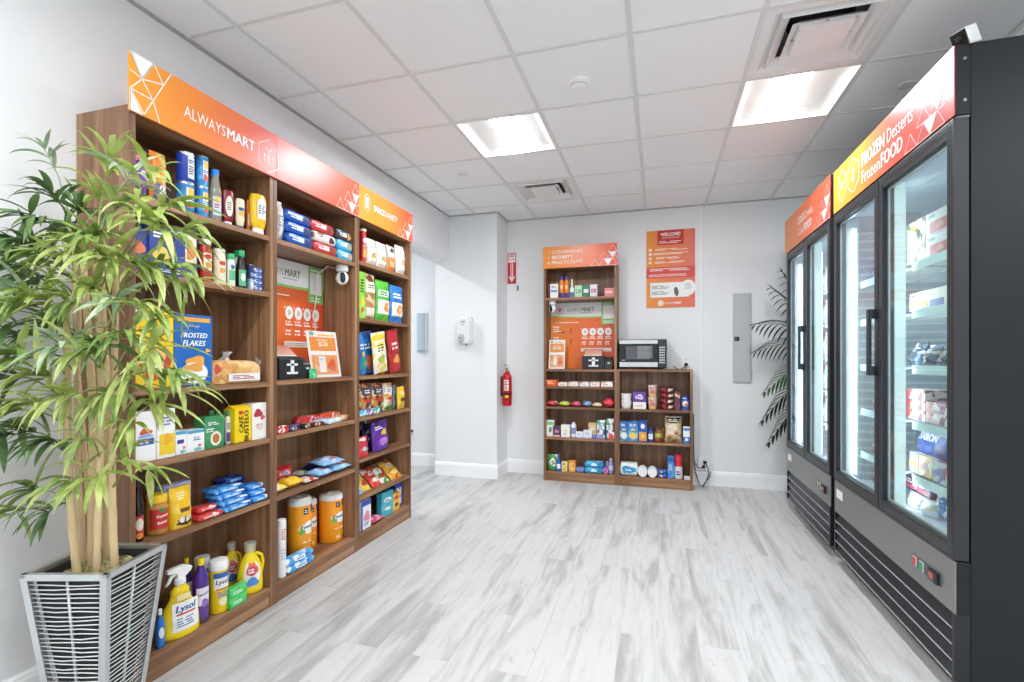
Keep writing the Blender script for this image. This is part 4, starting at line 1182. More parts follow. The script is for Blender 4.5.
for (cx, cz, r_, ln, ex) in ((w * .5, h * .55, .045, .05, .028), (-w * .05, h * 1.02, .035, .06, 0)):
    k = 18; base = []
    for i in range(k):
        a = 2 * PI * i / k; rr = r_ * (1 + .25 * math.sin(5 * a)) * (1.0 if ex else .7)
        if ex: base.append(bm.verts.new((cx, rr * math.cos(a), max(.004, cz + rr * math.sin(a)))))
        else: base.append(bm.verts.new((cx + rr * 1.4 * math.cos(a), .02 + rr * math.sin(a), cz - .006)))
    mid = []
    for i in range(k):
        a = 2 * PI * i / k; f = .35
        v = base[i].co; c0 = Vector((cx, 0.0 if ex else .02, cz))
        o_ = (v - c0) * f + c0 + (Vector((ex * .5, 0, .01)) if ex else Vector((0.01, 0, .018)))
        mid.append(bm.verts.new(o_))
    tip = []
    for i in range(k):
        v = base[i].co; c0 = Vector((cx, 0.0 if ex else .02, cz))
        tip.append(bm.verts.new((v - c0) * (.8 + .2 * math.sin(i * 2.1)) * .8 + c0 + (Vector((ex * 1.0, 0, .035)) if ex else Vector((.02, 0, .045)))))
    for A_, B_ in ((base, mid), (mid, tip)):
        for i in range(k):
            q_ = (i + 1) % k; bm.faces.new((A_[i], A_[q_], B_[q_], B_[i]))
obj('clear_wrapper', bm, clear('#f4f2ee', .5, .12, .25), bread)
bag(L(205, 216, 357, z, .17, .05, h=.13), 'bread_bag', 'red and white bread bag end poking out behind the loaf', 'bread bag', printed('#d7d0c6', ['#c43f36', '#e9c84f', '#3f62a8'], 30, .45), [], None)
z = U1[3]
carton(L(135, 156, 412, z, .02, .06), 'baking_box', 'white carton with blue band behind drooping leaves, leftmost on its shelf', 'box', WHITE,
       [('r', '#3f63a6', 0, .40, .8, .13), ('b', '#d2574a', 0, .60, .6, .12), ('b', '#9ab2d6', 0, .52, .7, .08), ('l', '#f3f4f6', 0, .40, .6, .08, 2)], K1)
carton(L(157, 175.3, 409, z, .02, .06), 'baking_box', 'white and yellow carton beside the small blue tubs', 'box', WHITE,
       [('r', '#f2cd2b', .05, .28, .85, .42), ('b', '#efb23a', .1, .38, .5, .22), ('l', '#8a93a5', 0, .75, .6, .2, 3)], K1)
for (a, b_, v, lab) in ((176, 187, 431, 'left'), (187.3, 204.5, 430, 'right')):
    carton(L(a, b_, v, z, .025, .06), 'yogurt_multipack', 'white multipack of small cups with a blue edge, %s of the pair' % lab, 'carton', WHITE,
           [('r', '#4b9fc4', 0, .92, .98, .14), ('r', '#3c3f94', -.1, .55, .6, .16) if lab == 'left' else ('l', '#6a6aa8', .1, .6, .5, .2, 2), ('b', '#6fc0c2', .1, .12, .5, .14), ('b', '#d05663', .2, .28, .2, .12)], 'white multipacks')
carton(L(205, 224.3, 416.5, z, .025, .07), 'coffee_pod_box', 'green coffee box with a round cup picture', 'box', printed('#3f8f5c', ['#4a9b66', '#37814f'], 16, .6),
       [('l', '#f0efe6', 0, .78, .7, .12, 2), ('e', '#efe9da', .05, .30, .56, .46), ('e', '#b5793f', .05, .30, .36, .30), ('l', '#e4efe6', -.2, .58, .5, .14, 2)], K1)
for k, (a, b_) in enumerate(((208, 214.5), (215, 221.5))):
    bottle(LR(a, b_, 411, z, .11), 'green capped bottle behind the green coffee box, %s' % ('nearer the white multipacks' if k == 0 else 'nearer the purple bottle'), mat('#e7ebe4', .35), '#2f9a5b', [], neck=.7, shoulder=.78, cap0=.86, group='green capped bottles')
bottle(LR(224.6, 230.8, 411.5, z, .05), 'white bottle with purple label and green cap beside the coffee box', WHITE, '#2f9a5b', [('r', '#7a4f9e', 0, .22, .9, .28), ('l', '#7e6aa5', 0, .55, .7, .2, 3)], neck=.7, shoulder=.74, cap0=.85, capw=.8, group='green capped bottles')
# coffee brick: tight yellow block with a folded top
P = L(235, 251.5, 406, z, .02, .075)
w, h, d = P['w'], P['h'], P['d']
bm = bmesh.new(); vs = bm_box(bm, -w / 2, w / 2, -d / 2, d / 2, 0, h * .93)
cb = obj('coffee_brick', bm, mat('#f1cf16', .3), bevel=.006)
bm = bmesh.new()
A = [bm.verts.new(v) for v in ((-w / 2 + .004, -d / 2 + .006, h * .92), (w / 2 - .004, -d / 2 + .006, h * .92), (w / 2 - .004, d / 2 - .006, h * .92), (-w / 2 + .004, d / 2 - .006, h * .92))]
Bt = [bm.verts.new(v) for v in ((-w / 2, -.003, h * 1.02), (w / 2, -.003, h * 1.02), (w / 2, .003, h * 1.02), (-w / 2, .003, h * 1.02))]
for i in range(4): bm.faces.new((A[i], A[(i + 1) % 4], Bt[(i + 1) % 4], Bt[i]))
bm.faces.new(Bt); bm.faces.new(A)
obj('folded_top', bm, mat('#e9c514', .3), cb)
deco(cb, w, h, flat(-d / 2), [('t', 'CAFÉ', '#1d1a17', -.16, .50, .8, .22, dict(bold=True, rot=PI / 2)), ('t', 'BUSTELO', '#1d1a17', .18, .45, 1.5, .24, dict(bold=True, rot=PI / 2)), ('b', '#c7372c', -.15, .82, .3, .1)])
settle(cb, P, 'yellow coffee brick with black lettering running upwards', 'coffee', None)
carton(L(252.5, 270, 403, z, .02, .07), 'cracker_box', 'white carton with red berries at the right end of its shelf', 'box', mat('#efece4', .4),
       [('b', '#b23845', -.1, .72, .6, .22), ('b', '#c9576a', .2, .60, .3, .14), ('l', '#b27a7a', 0, .38, .5, .12, 2), ('e', '#e4c9c0', 0, .34, .4, .16)], K1)
z = U1[4]
bottle(LR(131.5, 144.2, 480, z, .035), 'dark syrup bottle with a red and white label, beside the peanut butter', mat('#1c120c', .15), '#241a16',
       [('r', '#b8352e', 0, .24, .95, .36), ('e', '#ece2d2', 0, .28, .7, .20), ('e', '#e48a2e', 0, .10, .6, .1)], neck=.4, shoulder=.60, cap0=.88, group=K1)
jar(LR(144.4, 168.6, 495, z, .03), 'peanut butter jar with a yellow lid and red label', mat('#b9833f', .35), '#f0c51d',
    [('r', '#c4302b', 0, .40, .98, .50), ('t', 'Peanut', '#f6f2ea', .12, .48, .55, .14, dict(bold=True, rot=.12)), ('t', 'Butter', '#f6f2ea', .12, .32, .5, .14, dict(bold=True, rot=.12)), ('b', '#3f8a3e', .12, .62, .4, .08)], group=K1, lid_h=.20)
bag(L(174, 195, 487, z, .025, .06), 'chip_pouch', 'yellow snack pouch with round cookies printed near the base', 'pouch', printed('#edc11f', ['#f3d04a', '#e7b51a'], 14, .6),
    [('l', '#f4e6b0', 0, .78, .5, .2, 3), ('r', '#6a3418', .05, .43, .5, .09), ('b', '#2a2521', 0, .16, .85, .2), ('e', '#e6dcc4', -.12, .22, .26, .16), ('e', '#e6dcc4', .18, .22, .26, .16)], K1, pouch=True)
carton(L(164, 191, 484, z, .13, .05), 'pastry_box', 'lavender carton standing behind the peanut butter and yellow pouch', 'box', mat('#b9c3e6', .4), [('r', '#7f8fd0', 0, .9, .9, .1), ('l', '#f2f3f8', 0, .7, .7, .15, 2)], K1)
bl = printed('#2f86d8', ['#5aa8ea', '#1c4fb0', '#e8eef6'], 34, .55, .25); bd = printed('#1d46a8', ['#2f6ccb', '#173a90'], 30, .5, .25)
fs = [('r', '#4aa3e6', 0, .5, .62, .55), ('l', '#f2f5f9', 0, .5, .5, .4, 2)]
g = 'blue cookie packets piled on the fifth shelf'
P = L(225, 252.5, 500, z, .008, .09)
for k in range(4):
    pack(up(dict(P, h=.029), .0292 * k, -.014 * k, -.006 * k), 'cookie_packet', 'blue cookie packet in the left pile, %s of four' % ('lowest', 'second', 'third', 'topmost')[k], 'cookies', bl, fs, g)
P = L(253.5, 271.5, 495, z, .008, .09)
for k in range(3):
    pack(up(dict(P, h=.030), .0302 * k, -.014 * k, 0), 'cookie_packet', 'blue cookie packet in the right pile by the divider, %s of three' % ('lowest', 'second', 'topmost')[k], 'cookies', bl, fs, g)
P = L(226, 252, 490, z, .165, .08)
for k in range(4):
    pack(up(dict(P, h=.030), .0302 * k, 0, 0), 'cookie_packet', 'darker blue cookie packet in the rear pile against the back panel, %s of four' % ('lowest', 'second', 'third', 'topmost')[k], 'cookies', bd, fs, g)
rd = printed('#c9302f', ['#dc4a44', '#b32626', '#f0dcd6'], 40, .5, .28)
P = L(198.5, 223.5, 510, z, .012, .05)
for k, (dx, dz, lab) in enumerate(((0, 0, 'front'), (-.055, 0, 'rear lower'), (-.03, .029, 'upper'))):
    pack(up(dict(P, h=.028), dz, dx, .004 * k, w=P['w'] * (1 - .1 * k)), 'candy_packet', 'red candy packet in the heap beside the yellow pouch, %s one' % lab, 'candy', rd, [('l', '#f3e2dc', 0, .5, .6, .4, 2)], 'red candy packets')
z = 0.105
bottle(LR(155, 165, 610, z, .02), 'bright blue bottle partly hidden behind the planter', mat('#1f6fc0', .2), '#e6e8ea', [('e', '#dfe9f4', 0, .4, .6, .3)], neck=.4, shoulder=.62, cap0=.86, group='cleaning products on the lowest shelf')
GC = 'cleaning products on the lowest shelf'
P = dict(LC(162.5, 196, 566, z, .05, .085), turn=-.25)
trigger_bottle(P, 'yellow cleaner spray bottle with a white trigger head', mat('#f4d51d', .3),
               [('r', '#eef0ee', .06, .30, .68, .40), ('t', 'Lysol', '#2c4f9c', .06, .40, .6, .12, dict(bold=True, shear=.2)), ('r', '#c9423c', .06, .335, .5, .025), ('l', '#7d8db5', .06, .22, .5, .14, 4), ('r', '#e8dba0', .02, .57, .36, .08)], group=GC)
fab = [('r', '#e9e3f2', 0, .42, .98, .28), ('r', '#5e3f92', 0, .16, .98, .24), ('t', 'Fabuloso', '#4c2f86', .02, .46, .8, .10, dict(bold=True, rot=.2)), ('b', '#8f6fc0', .1, .32, .6, .12), ('r', '#4a3f52', 0, .05, .9, .08)]
bottle(LR(192.3, 208.8, 559.5, z, .025), 'purple cleaner bottle with a yellow cap, in front', mat('#4b2a86', .12), '#f3d321', fab, neck=.40, shoulder=.72, cap0=.90, group=GC)
bottle(LR(181, 192, 559, z, .19), 'purple cleaner bottle with a yellow cap, standing behind', mat('#3a2070', .12), '#f3d321', fab, neck=.40, shoulder=.72, cap0=.90, group=GC)
wip = [('r', '#3563ad', .0, .72, 1.0, .10), ('t', 'Lysol', '#2c4f9c', .0, .58, .75, .13, dict(bold=True, shear=.2)), ('r', '#f0eee4', 0, .56, .95, .22), ('r', '#c9423c', 0, .46, .7, .025), ('e', '#eee9c2', .05, .22, .5, .16), ('l', '#7d8db5', .0, .36, .6, .12, 3)]
wip[1], wip[2] = wip[2], wip[1]
canister(LR(208.6, 228.2, 560, z, .02), 'yellow wipes canister with a white lid, in front', mat('#f2d21f', .35), WHITE, wip, group=GC)
canister(LR(194, 210, 557, z, .15), 'wipes canister with a pale grey lid, hidden behind the purple bottles', mat('#e8e3c2', .35), '#d9dadc', wip, group=GC)
def jug_at(P): return dict(P, w=P['w'] * .95, d=P['w'] * .6, turn=-.30)
jsp2 = [('e', '#f2f0ea', .02, .40, .66, .52), ('b', '#e07c3e', .02, .50, .46, .26), ('e', '#d24a63', .02, .46, .36, .2), ('b', '#4f8fd0', .02, .24, .5, .18), ('l', '#f5f2f2', .02, .46, .3, .1, 2)]
jug(jug_at(LR(241, 268.5, 542, z, .0)), 'yellow detergent jug in front, beside the divider', jsp2, 'detergent jugs')
jug(jug_at(LR(228.5, 248, 541, z, .16)), 'yellow detergent jug standing behind, over the sponge packs', jsp2, 'detergent jugs')
gp = printed('#3fbf5c', ['#5ad077', '#33a54c'], 24, .6)
P = L(230.5, 247.5, 589, z, .002, .006 + .034)
for k in range(2):
    carton(up(dict(P, h=.048), .0485 * k), 'sponge_pack', 'bright green sponge pack, %s of two stacked' % ('lower', 'upper')[k], 'sponge', gp, [('l', '#d9f3de', 0, .5, .7, .4, 2)], 'green sponge packs', bevel=.006)

# ================================================================ MIDDLE BOOKCASE
z = U2[0]
bag(L(278, 285.6, 201, z, .03, .06), 'marshmallow_bag', 'tall white bag at the left end of the cookie shelf', 'bag', printed('#ece8e0', ['#dfd8cc', '#f4f1ea'], 20, .5), [('l', '#9aa0a8', 0, .5, .6, .3, 4)], None)
g = 'cookie packs in the middle bookcase'
bk = printed('#2459b4', ['#2d6bc8', '#1b468f'], 20, .6, .28); rk = printed('#cf3a3c', ['#d9504e', '#b92f31'], 20, .6, .28); lb = printed('#4fb4e0', ['#6cc4ea', '#3a9fd0'], 20, .6, .28); wk = printed('#dcd7d0', ['#8a5a3a', '#e6e2dc'], 22, .6, .28)
def cookie(m, pic, word):
    return [('r', '#dfe6ee', .02, .55, .24, .42), ('l', '#f4f5f7', -.18, .52, .26, .40, 2), ('b', pic, .28, .45, .22, .6)]
P = L(287, 313, 236.5, z, .012, .10); hp = .066
for k in range(3):
    pack(up(dict(P, h=hp), (hp + .0005) * k, -.006 * k), 'cookie_pack', 'blue cookie pack in the left stack, %s of three' % ('lowest', 'middle', 'topmost')[k], 'cookies', bk, cookie(bk, '#2a3f6e', 'CLASSIC'), g)
P = L(313.6, 337.2, 240, z, .012, .10)
for k, (m_, w_, lab) in enumerate(((rk, 'CHEWY', 'red cookie pack at the bottom of the centre stack'), (wk, 'FUDGE', 'white and brown cookie pack in the middle of the centre stack'), (rk, 'CHEWY', 'red cookie pack on top of the centre stack'))):
    pack(up(dict(P, h=hp), (hp + .0005) * k, -.006 * k, -.012 if k == 2 else 0), 'cookie_pack', lab, 'cookies', m_, cookie(m_, '#8a4a34' if k != 1 else '#4a2f28', w_), g)
P = L(337.8, 356, 248, z, .012, .10)
for k, (m_, lab) in enumerate(((lb, 'light blue cookie pack at the bottom of the right stack'), (lb, 'light blue cookie pack in the middle of the right stack'), (printed('#4f3a34', ['#4fb4e0', '#5d463e'], 14, .55, .28), 'brown and blue cookie pack on top of the right stack'))):
    pack(up(dict(P, h=hp), (hp + .0005) * k, -.004 * k), 'cookie_pack', lab, 'cookies', m_, cookie(m_, '#c79a5f', 'COOKIES'), g)

# poster at the back of the kiosk bay (front at -y)
ORANGE_BOARD = gradient([(0, '#f59436'), (0.45, '#ef7436'), (1, '#e95a38')], 0, 0.35)
def kiosk_poster(label, w, h, loc, rz, full):
    t = thing('poster', label, 'poster', loc, (0, 0, rz), 'checkout posters')
    part_box('board', t, ORANGE_BOARD, -w / 2, w / 2, 0, .006, 0, h, .001)
    S = flat(0)
    dw = lambda k, m_, cx, cz, ww, hh, **q: decal(t, k, col(m_), cx * w, cz * h, ww * w, hh * h, S, **q)
    # white head with a curved green lower edge
    for eps, dz, c in ((.0006, 0.0, '#8fcf6a'), (.001, .022, '#eceeee')):
        n = 16; bm = bmesh.new(); top_, bot = [], []
        for i in range(n + 1):
            x = -.5 + i / n; zb_ = .795 - .028 * math.sin((x + .5) * PI * .9) + dz
            top_.append(bm.verts.new((x * w, -eps, h))); bot.append(bm.verts.new((x * w, -eps, zb_ * h)))
        for i in range(n): bm.faces.new((bot[i], bot[i + 1], top_[i + 1], top_[i]))
        o_ = obj('head_panel', bm, col(c), t)
        for p_ in o_.data.polygons:
            if p_.normal.y > 0: p_.flip()
    lettering(t, 'ALWAYS', mat('#8b8f92'), -.145 * w, .895 * h, .21 * w, .06 * h, S, keep=False)
    lettering(t, 'MART', mat('#7a8a62'), .075 * w, .895 * h, .19 * w, .06 * h, S, bold=True, keep=False)
    dw('small_print', '#b7bcbf', .06, .845, .22, .02, shape='rows', n=1, eps=.0016)
    strips(t, mat('#d2483a'), hexa(-.36 * w, .88 * h, .05 * w, .055 * h), S, .006, [[(-.39 * w, .91 * h), (-.33 * w, .91 * h), (-.36 * w, .85 * h)]], name='hexagon_emblem', eps=.0016)
    # green tab (its square code is left blank)
    dw('code_tab', '#86c765', .385, .83, .21, .33, shape='rect', eps=.002)
    dw('code_panel', '#f2f3f2', .385, .845, .165, .20, shape='rect', eps=.0025)
    dw('small_print', '#e9f4e2', .385, .70, .15, .05, shape='rows', n=2, eps=.0025); dw('small_print', '#e9f4e2', .385, .965, .15, .03, shape='rows', n=1, eps=.0025)
    dw('small_print', '#fbe3cf', -.18, .70, .55, .02, shape='rows', n=1, eps=.0012)
    for k in range(4):
        cx = .03 + .118 * k
        dw('icon_disc', '#f5f3ef', cx, .555, .10, .115, shape='ellipse', eps=.0012); dw('icon_mark', '#c9c6c1', cx, .555, .04, .05, shape='blob', eps=.0018)
        dw('small_print', '#f9e8da', cx, .465, .095, .05, shape='rows', n=2, eps=.0012); dw('small_print', '#f9e8da', cx, .385, .095, .06, shape='rows', n=2, eps=.0012)
        dw('icon_number', '#f5f3ef', cx - .055, .60, .014, .018, shape='ellipse', eps=.0012)
    dw('text_strip', '#f3efe9', .20, .285, .46, .05, shape='rect', eps=.0012); dw('small_print', '#c9b9a8', .20, .285, .42, .035, shape='rows', n=2, eps=.0018)
    if full:
        for k in range(2):
            z0 = .60 - .16 * k
            dw('small_print', '#f9ece0', -.40, z0, .12, .10, shape='rows', n=3, eps=.0012)
            dw('small_print', '#9e2c22', -.30, z0 - .045, .17, .03, shape='rows', n=1, eps=.0012)
            lettering(t, '?', mat('#9e2c22'), -.185 * w, (z0 - .03) * h, .05 * w, .075 * h, S, bold=True, eps=.0014)
    return t
kiosk_poster('orange shop poster with a white head behind the kiosk in the middle bookcase', 0.706, 0.742, (-2.252, LY[1] + 0.027 + .3575, U2[1] + .001), PI / 2, False)
kiosk_poster('orange shop poster behind the kiosk in the back-wall bookcase', 0.735, 0.745, ((BX[0] + BX[1]) / 2, YF + DB - .018, BA[1] + .001), 0, True)

def kiosk(label, w, d, h, loc, rz):
    """Black payment box: sloping touch screen on a post, white emblem on the front, card reader on the right."""
    t = thing('payment_kiosk', label, 'payment kiosk', loc, (0, 0, rz), 'self-checkout kiosks')
    K = mat('#202326', .35)
    bm = bmesh.new()
    out = [(-d / 2, 0), (-d / 2, h * .62), (-d / 2 + .015, h * .70), (d * .1, h * .70), (d / 2, h * .55), (d / 2, 0)]
    A = [bm.verts.new((-w / 2, y, z)) for y, z in out]; Bv = [bm.verts.new((w * .24, y, z)) for y, z in out]
    for i in range(len(out)):
        j = (i + 1) % len(out); bm.faces.new((A[i], A[j], Bv[j], Bv[i]))
    bm.faces.new(A); bm.faces.new(list(reversed(Bv))); obj('body', bm, K, t, bevel=.003)
    S = flat(-d / 2)
    e = bmesh.new(); cx, cz = -w * .12, h * .33
    for (x0, x1, z0, z1) in ((-.055, .055, .022, .038), (-.055, .055, -.040, -.024), (-.017, .017, -.024, .062)):
        s = w / .34
        bm_box(e, cx + x0 * s, cx + x1 * s, -d / 2 - .0025, -d / 2, cz + z0 * s, cz + z1 * s)
    obj('emblem', e, mat('#e9eaea', .3), t)
    bm = bmesh.new(); bm_lathe(bm, [(.007, -d / 2 - .004), (.005, -d / 2 - .0025)], 10)
    bm.free()
    # touch screen tilted back
    bm = bmesh.new(); bm_box(bm, -w * .46, w * .16, -.006, .006, 0, h * .55)
    sc = obj('touch_screen', bm, mat('#2a2c2f', .25), t, loc=(0, -d / 2 + .03, h * .68), rot=(-R(48), 0, 0), bevel=.003)
    bm = bmesh.new(); bm_box(bm, -w * .44, w * .14, -.008, -.006, h * .03, h * .52); obj('screen_glass', bm, gradient([(0, '#e8b9a6'), (1, '#d98f7c')], 2, .08), sc)  # orange reflection painted into the screen colour
    bm = bmesh.new(); bm_box(bm, -w * .44, w * .14, -.0085, -.0075, h * .01, h * .06); obj('bezel_strip', bm, mat('#dfe0e0', .3), sc)
    # card reader
    bm = bmesh.new()
    out = [(-d / 2 + .005, 0), (-d / 2 + .005, h * .44), (-d * .1, h * .66), (d * .3, h * .66), (d * .3, 0)]
    A = [bm.verts.new((w * .25, y, z)) for y, z in out]; Bv = [bm.verts.new((w / 2, y, z)) for y, z in out]
    for i in range(len(out)):
        j = (i + 1) % len(out); bm.faces.new((A[i], A[j], Bv[j], Bv[i]))
    bm.faces.new(A); bm.faces.new(list(reversed(Bv))); cr_ = obj('card_reader', bm, mat('#2d3235', .4), t, bevel=.004)
    bm = bmesh.new(); bm_box(bm, w * .28, w * .47, -.001, .001, .01, h * .28)
    obj('reader_display', bm, mat('#8d979b', .2), cr_, loc=(0, -d / 2 + .003, h * .43), rot=(-R(52), 0, 0))
    part_box('keypad_mark', cr_, mat('#dfe2e2'), w * .34, w * .42, -d / 2 + .001, -d / 2 + .004, h * .30, h * .36, 0)
    return t
p0, p1 = on_x(278.5, 300, XF - .05).y, on_x(311, 300, XF - .05).y
kiosk('black self-checkout kiosk with a white emblem on the middle bookcase', p1 - p0, .13, .185, (XF - .045 - .065, (p0 + p1) / 2, U2[1] + .001), PI / 2)
q0, q1 = on_y(582, 300, YF + .04).x, on_y(612.5, 300, YF + .04).x
kiosk('black self-checkout kiosk with a white emblem on the back-wall bookcase', q1 - q0, .13, .20, ((q0 + q1) / 2, YF + .04 + .065, BA[1] + .001), 0)
def flyer(label, w, h, loc, rz, word):
    """A leaning printed card in a clear stand."""
    t = thing('flyer_stand', label, 'flyer stand', loc, (0, 0, rz), 'flyers in clear stands')
    a = R(9)
    bm = bmesh.new(); bm_box(bm, -w / 2, w / 2, 0, .002, 0, h); cd = obj('flyer', bm, mat('#f3f1ec', .35), t, rot=(-a, 0, 0))
    S = flat(0)
    for (k, c, cx, cz, ww, hh, kw) in (('printed_panel', '#f0923c', 0, .72, .86, .30, {}), ('printed_panel', '#ef9a55', 0, .27, .86, .42, {}), ('emblem', '#7fb89a', -.34, .94, .16, .10, dict(shape='ellipse')),
                                       ('title_strip', '#f4c77a', .12, .915, .55, .04, {}), ('picture', '#f4f1ec', -.10, .28, .22, .34, {}), ('picture', '#8fb7d8', -.10, .38, .18, .05, {}), ('picture', '#d9653b', .22, .25, .28, .26, dict(shape='blob')), ('picture', '#e9c9a0', -.3, .2, .16, .16, dict(shape='blob'))):
        decal(cd, k, col(c), cx * w, cz * h, ww * w, hh * h, S, eps=.0006 + (.0005 if k == 'picture' else 0), **kw)
    lettering(cd, word, mat('#fbf3d6'), 0, .71 * h, .5 * w, .11 * h, S, bold=True, eps=.0016)
    decal(cd, 'small_print', mat('#fbe3cf'), 0, .80 * h, .4 * w, .05 * h, S, 'rows', n=2, eps=.0014)
    bm = bmesh.new()
    bm_box(bm, -w / 2 - .002, w / 2 + .002, -.005, -.0035, 0, h * 1.0); obj('clear_cover', bm, clear('#ffffff', .15, .03), t, rot=(-a, 0, 0))
    bm = bmesh.new(); bm_box(bm, -w / 2, w / 2, -.004, .07, 0, .002); obj('foot', bm, clear('#ffffff', .15, .03, .1), t)
    return t
p0, p1 = on_x(312, 300, XF - .055).y, on_x(341.5, 300, XF - .055).y
hh = on_x(325, 331, XF - .08).z - U2[1]
flyer('orange and white price flyer leaning beside the kiosk in the middle bookcase', p1 - p0, hh, (XF - .055, (p0 + p1) / 2, U2[1] + .001), PI / 2, '$5.00')
q0, q1 = on_y(548.5, 300, YF + .05).x, on_y(564.5, 300, YF + .05).x
hh = on_y(556, 339.5, YF + .06).z - BA[1]
flyer('orange and white price flyer leaning in the back-wall bookcase', q1 - q0, hh, ((q0 + q1) / 2, YF + .05, BA[1] + .001), 0, '$5.00')
bag(L(311, 318, 369, U2[1], .02, .025), 'mint_packet', 'small bright green packet in front of the middle-bookcase flyer', 'packet', printed('#4fc07a', ['#8fdcae', '#37a562'], 40, .5), [], None, pouch=True)
def dome_camera(label, loc, rz):
    """Hanging pan-and-tilt camera, white shell with a black face."""
    t = thing('security_camera', label, 'camera', loc, (0, 0, rz), 'white indoor security cameras')
    Wm = mat('#f0f1f1', .25)
    bm = bmesh.new(); bm_lathe(bm, [(.038, 0), (.040, -.004), (.040, -.034), (.036, -.040)], 24); obj('base', bm, Wm, t, smooth=True, autosmooth=40)
    bm = bmesh.new(); bm_lathe(bm, [(.026, -.038), (.026, -.048)], 16); obj('collar', bm, mat('#c9cbcc'), t, smooth=True)
    bm = bmesh.new()
    bmesh.ops.create_uvsphere(bm, u_segments=24, v_segments=16, radius=.042)
    for v in bm.verts: v.co.z = v.co.z * 1.12 - .085
    hd = obj('head', bm, Wm, t, smooth=True)
    bm = bmesh.new()
    bmesh.ops.create_uvsphere(bm, u_segments=20, v_segments=14, radius=.026)
    for v in bm.verts: v.co = Vector((v.co.x * .75, v.co.y * .45 - .033, v.co.z * 1.35 - .085))
    f = obj('lens_face', bm, mat('#101214', .15), hd, smooth=True)
    bm = bmesh.new(); bm_lathe(bm, [(.007, 0), (.007, .003), (.004, .004)], 14); obj('lens', bm, mat('#3a4a5a', .05), f, loc=(0, -.0445, -.08), rot=(PI / 2, 0, 0))
    return t
pc = on_x(342, 268, XF - .06)
dome_camera('white ball camera hanging under the cookie shelf of the middle bookcase', (pc.x, pc.y, U2[0] - .0258), PI / 2 - .8)
bm = bmesh.new()
pts = [(pc.x - .044, pc.y - .012, U2[0] - .045), (pc.x - .07, pc.y - .06, U2[0] - .04), (pc.x - .12, pc.y - .09, U2[0] - .09), (pc.x - .15, pc.y - .07, 1.75), (-2.242, pc.y - .06, 1.62), (-2.242, pc.y - .03, 1.48), (-2.242, pc.y - .09, 1.36), (-2.242, pc.y - .08, U2[1] + .006)]
bm_tube(bm, pts, .0028, 6)
tag(obj('camera_cable', bm, WHITE, smooth=True), 'thin white cable hanging from the ball camera in the middle bookcase', 'cable')
pb = on_y(552.5, 305, YF + .07)
dome_camera('white ball camera hanging under the medicine shelf of the back-wall bookcase', (pb.x, pb.y, BA[0] - .0258), -.25)

z = U2[2]
g = 'candy bars on the third shelf of the middle bookcase'
def bar(u0, u1, v, z, ins, d, h, name, label, cat, m, turn=0.0, grp=None, spec=()):
    return pack(dict(L(u0, u1, v, z, ins, d, h=h), turn=turn), name, label, cat, m, spec, grp, endf=.1)
bar(277.3, 289.5, 432, z, .012, .035, .030, 'candy_bar', 'red and white candy pack at the left end, third shelf of the middle bookcase', 'candy', printed('#d8413a', ['#f1efe9', '#c23028'], 40, .5), .05, g)
bar(277.8, 289.2, 426, z + .030, .014, .035, .012, 'candy_bar', 'thin red candy pack lying on the red and white one', 'candy', printed('#c9352f', ['#f1efe9'], 40, .6), .02, g)
bar(290, 301, 427, z, .015, .045, .022, 'candy_bar', 'dark purple candy bar in front, third shelf of the middle bookcase', 'candy', printed('#4d4068', ['#c9c4d6', '#3a2f52'], 40, .55), .25, g)
bar(291, 306, 425, z, .07, .045, .026, 'candy_bar', 'dark violet candy bar behind the front purple one', 'candy', printed('#55476e', ['#8f85ad', '#2f2745'], 40, .5), .2, g)
bar(303.5, 312.5, 424, z, .02, .04, .030, 'candy_bar', 'black and gold candy bar, middle of the third shelf', 'candy', printed('#2b2725', ['#e9e4da', '#b8923f'], 44, .5), .3, g)
bar(312.8, 325.5, 422, z, .015, .04, .026, 'candy_bar', 'dark maroon candy bar beside the pale blue ones', 'candy', printed('#5c2430', ['#d9c7a2', '#33302c'], 40, .55), .1, g)
bar(298, 319, 416, z, .11, .05, .060, 'candy_box', 'red candy box standing behind, left of two reds', 'candy', printed('#c2303a', ['#dd4d44', '#e9e0dc'], 36, .6), -.05, g)
bar(320, 345, 415, z, .11, .05, .060, 'candy_box', 'orange and red candy box standing behind the pale blue bars', 'candy', printed('#d9502f', ['#e9713f', '#f0e6da'], 36, .5), 0, g)
bar(317, 334, 418, z, .045, .05, .032, 'candy_bar', 'pale blue candy bar lying in front of the orange box', 'candy', printed('#a9c6e2', ['#dce8f2', '#7aa6d0'], 40, .5), .05, g)
bar(326, 344, 420, z, .012, .04, .030, 'candy_bar', 'white and pale blue candy bar at the shelf front', 'candy', printed('#e4ebf1', ['#b5cfe6', '#f4f6f8'], 40, .5), .12, g)
bar(341, 354.5, 414, z, .04, .06, .036, 'candy_bar', 'tan and red wafer packet at the right end of the third shelf', 'candy', printed('#d8b585', ['#e6d6bd', '#c8653f'], 40, .5), .1, g)
z = U2[3]
g = 'candy bags on the fourth shelf of the middle bookcase'
def lie(u0, u1, z, ins, h, d, name, label, cat, m, spec=(), turn=0.0, tilt=0.0, grp=None):
    P = L(u0, u1, 0, z, ins, h, h=h); P['d'] = d; P['turn'] = turn; P['tilt'] = tilt
    return bag(P, name, label, cat, m, spec, grp, lying=True)
bag(dict(L(279, 297, 466, z, .155, .04), tip=-.30), 'candy_bag', 'red candy bag propped up, fourth shelf of the middle bookcase', 'candy bag', printed('#c62a33', ['#d83e44', '#ad2029'], 20, .6),
    [('b', '#e7d6e2', 0, .55, .6, .3), ('l', '#5c4a7a', 0, .56, .45, .2, 2), ('b', '#8d97a8', .1, .25, .5, .2)], g)
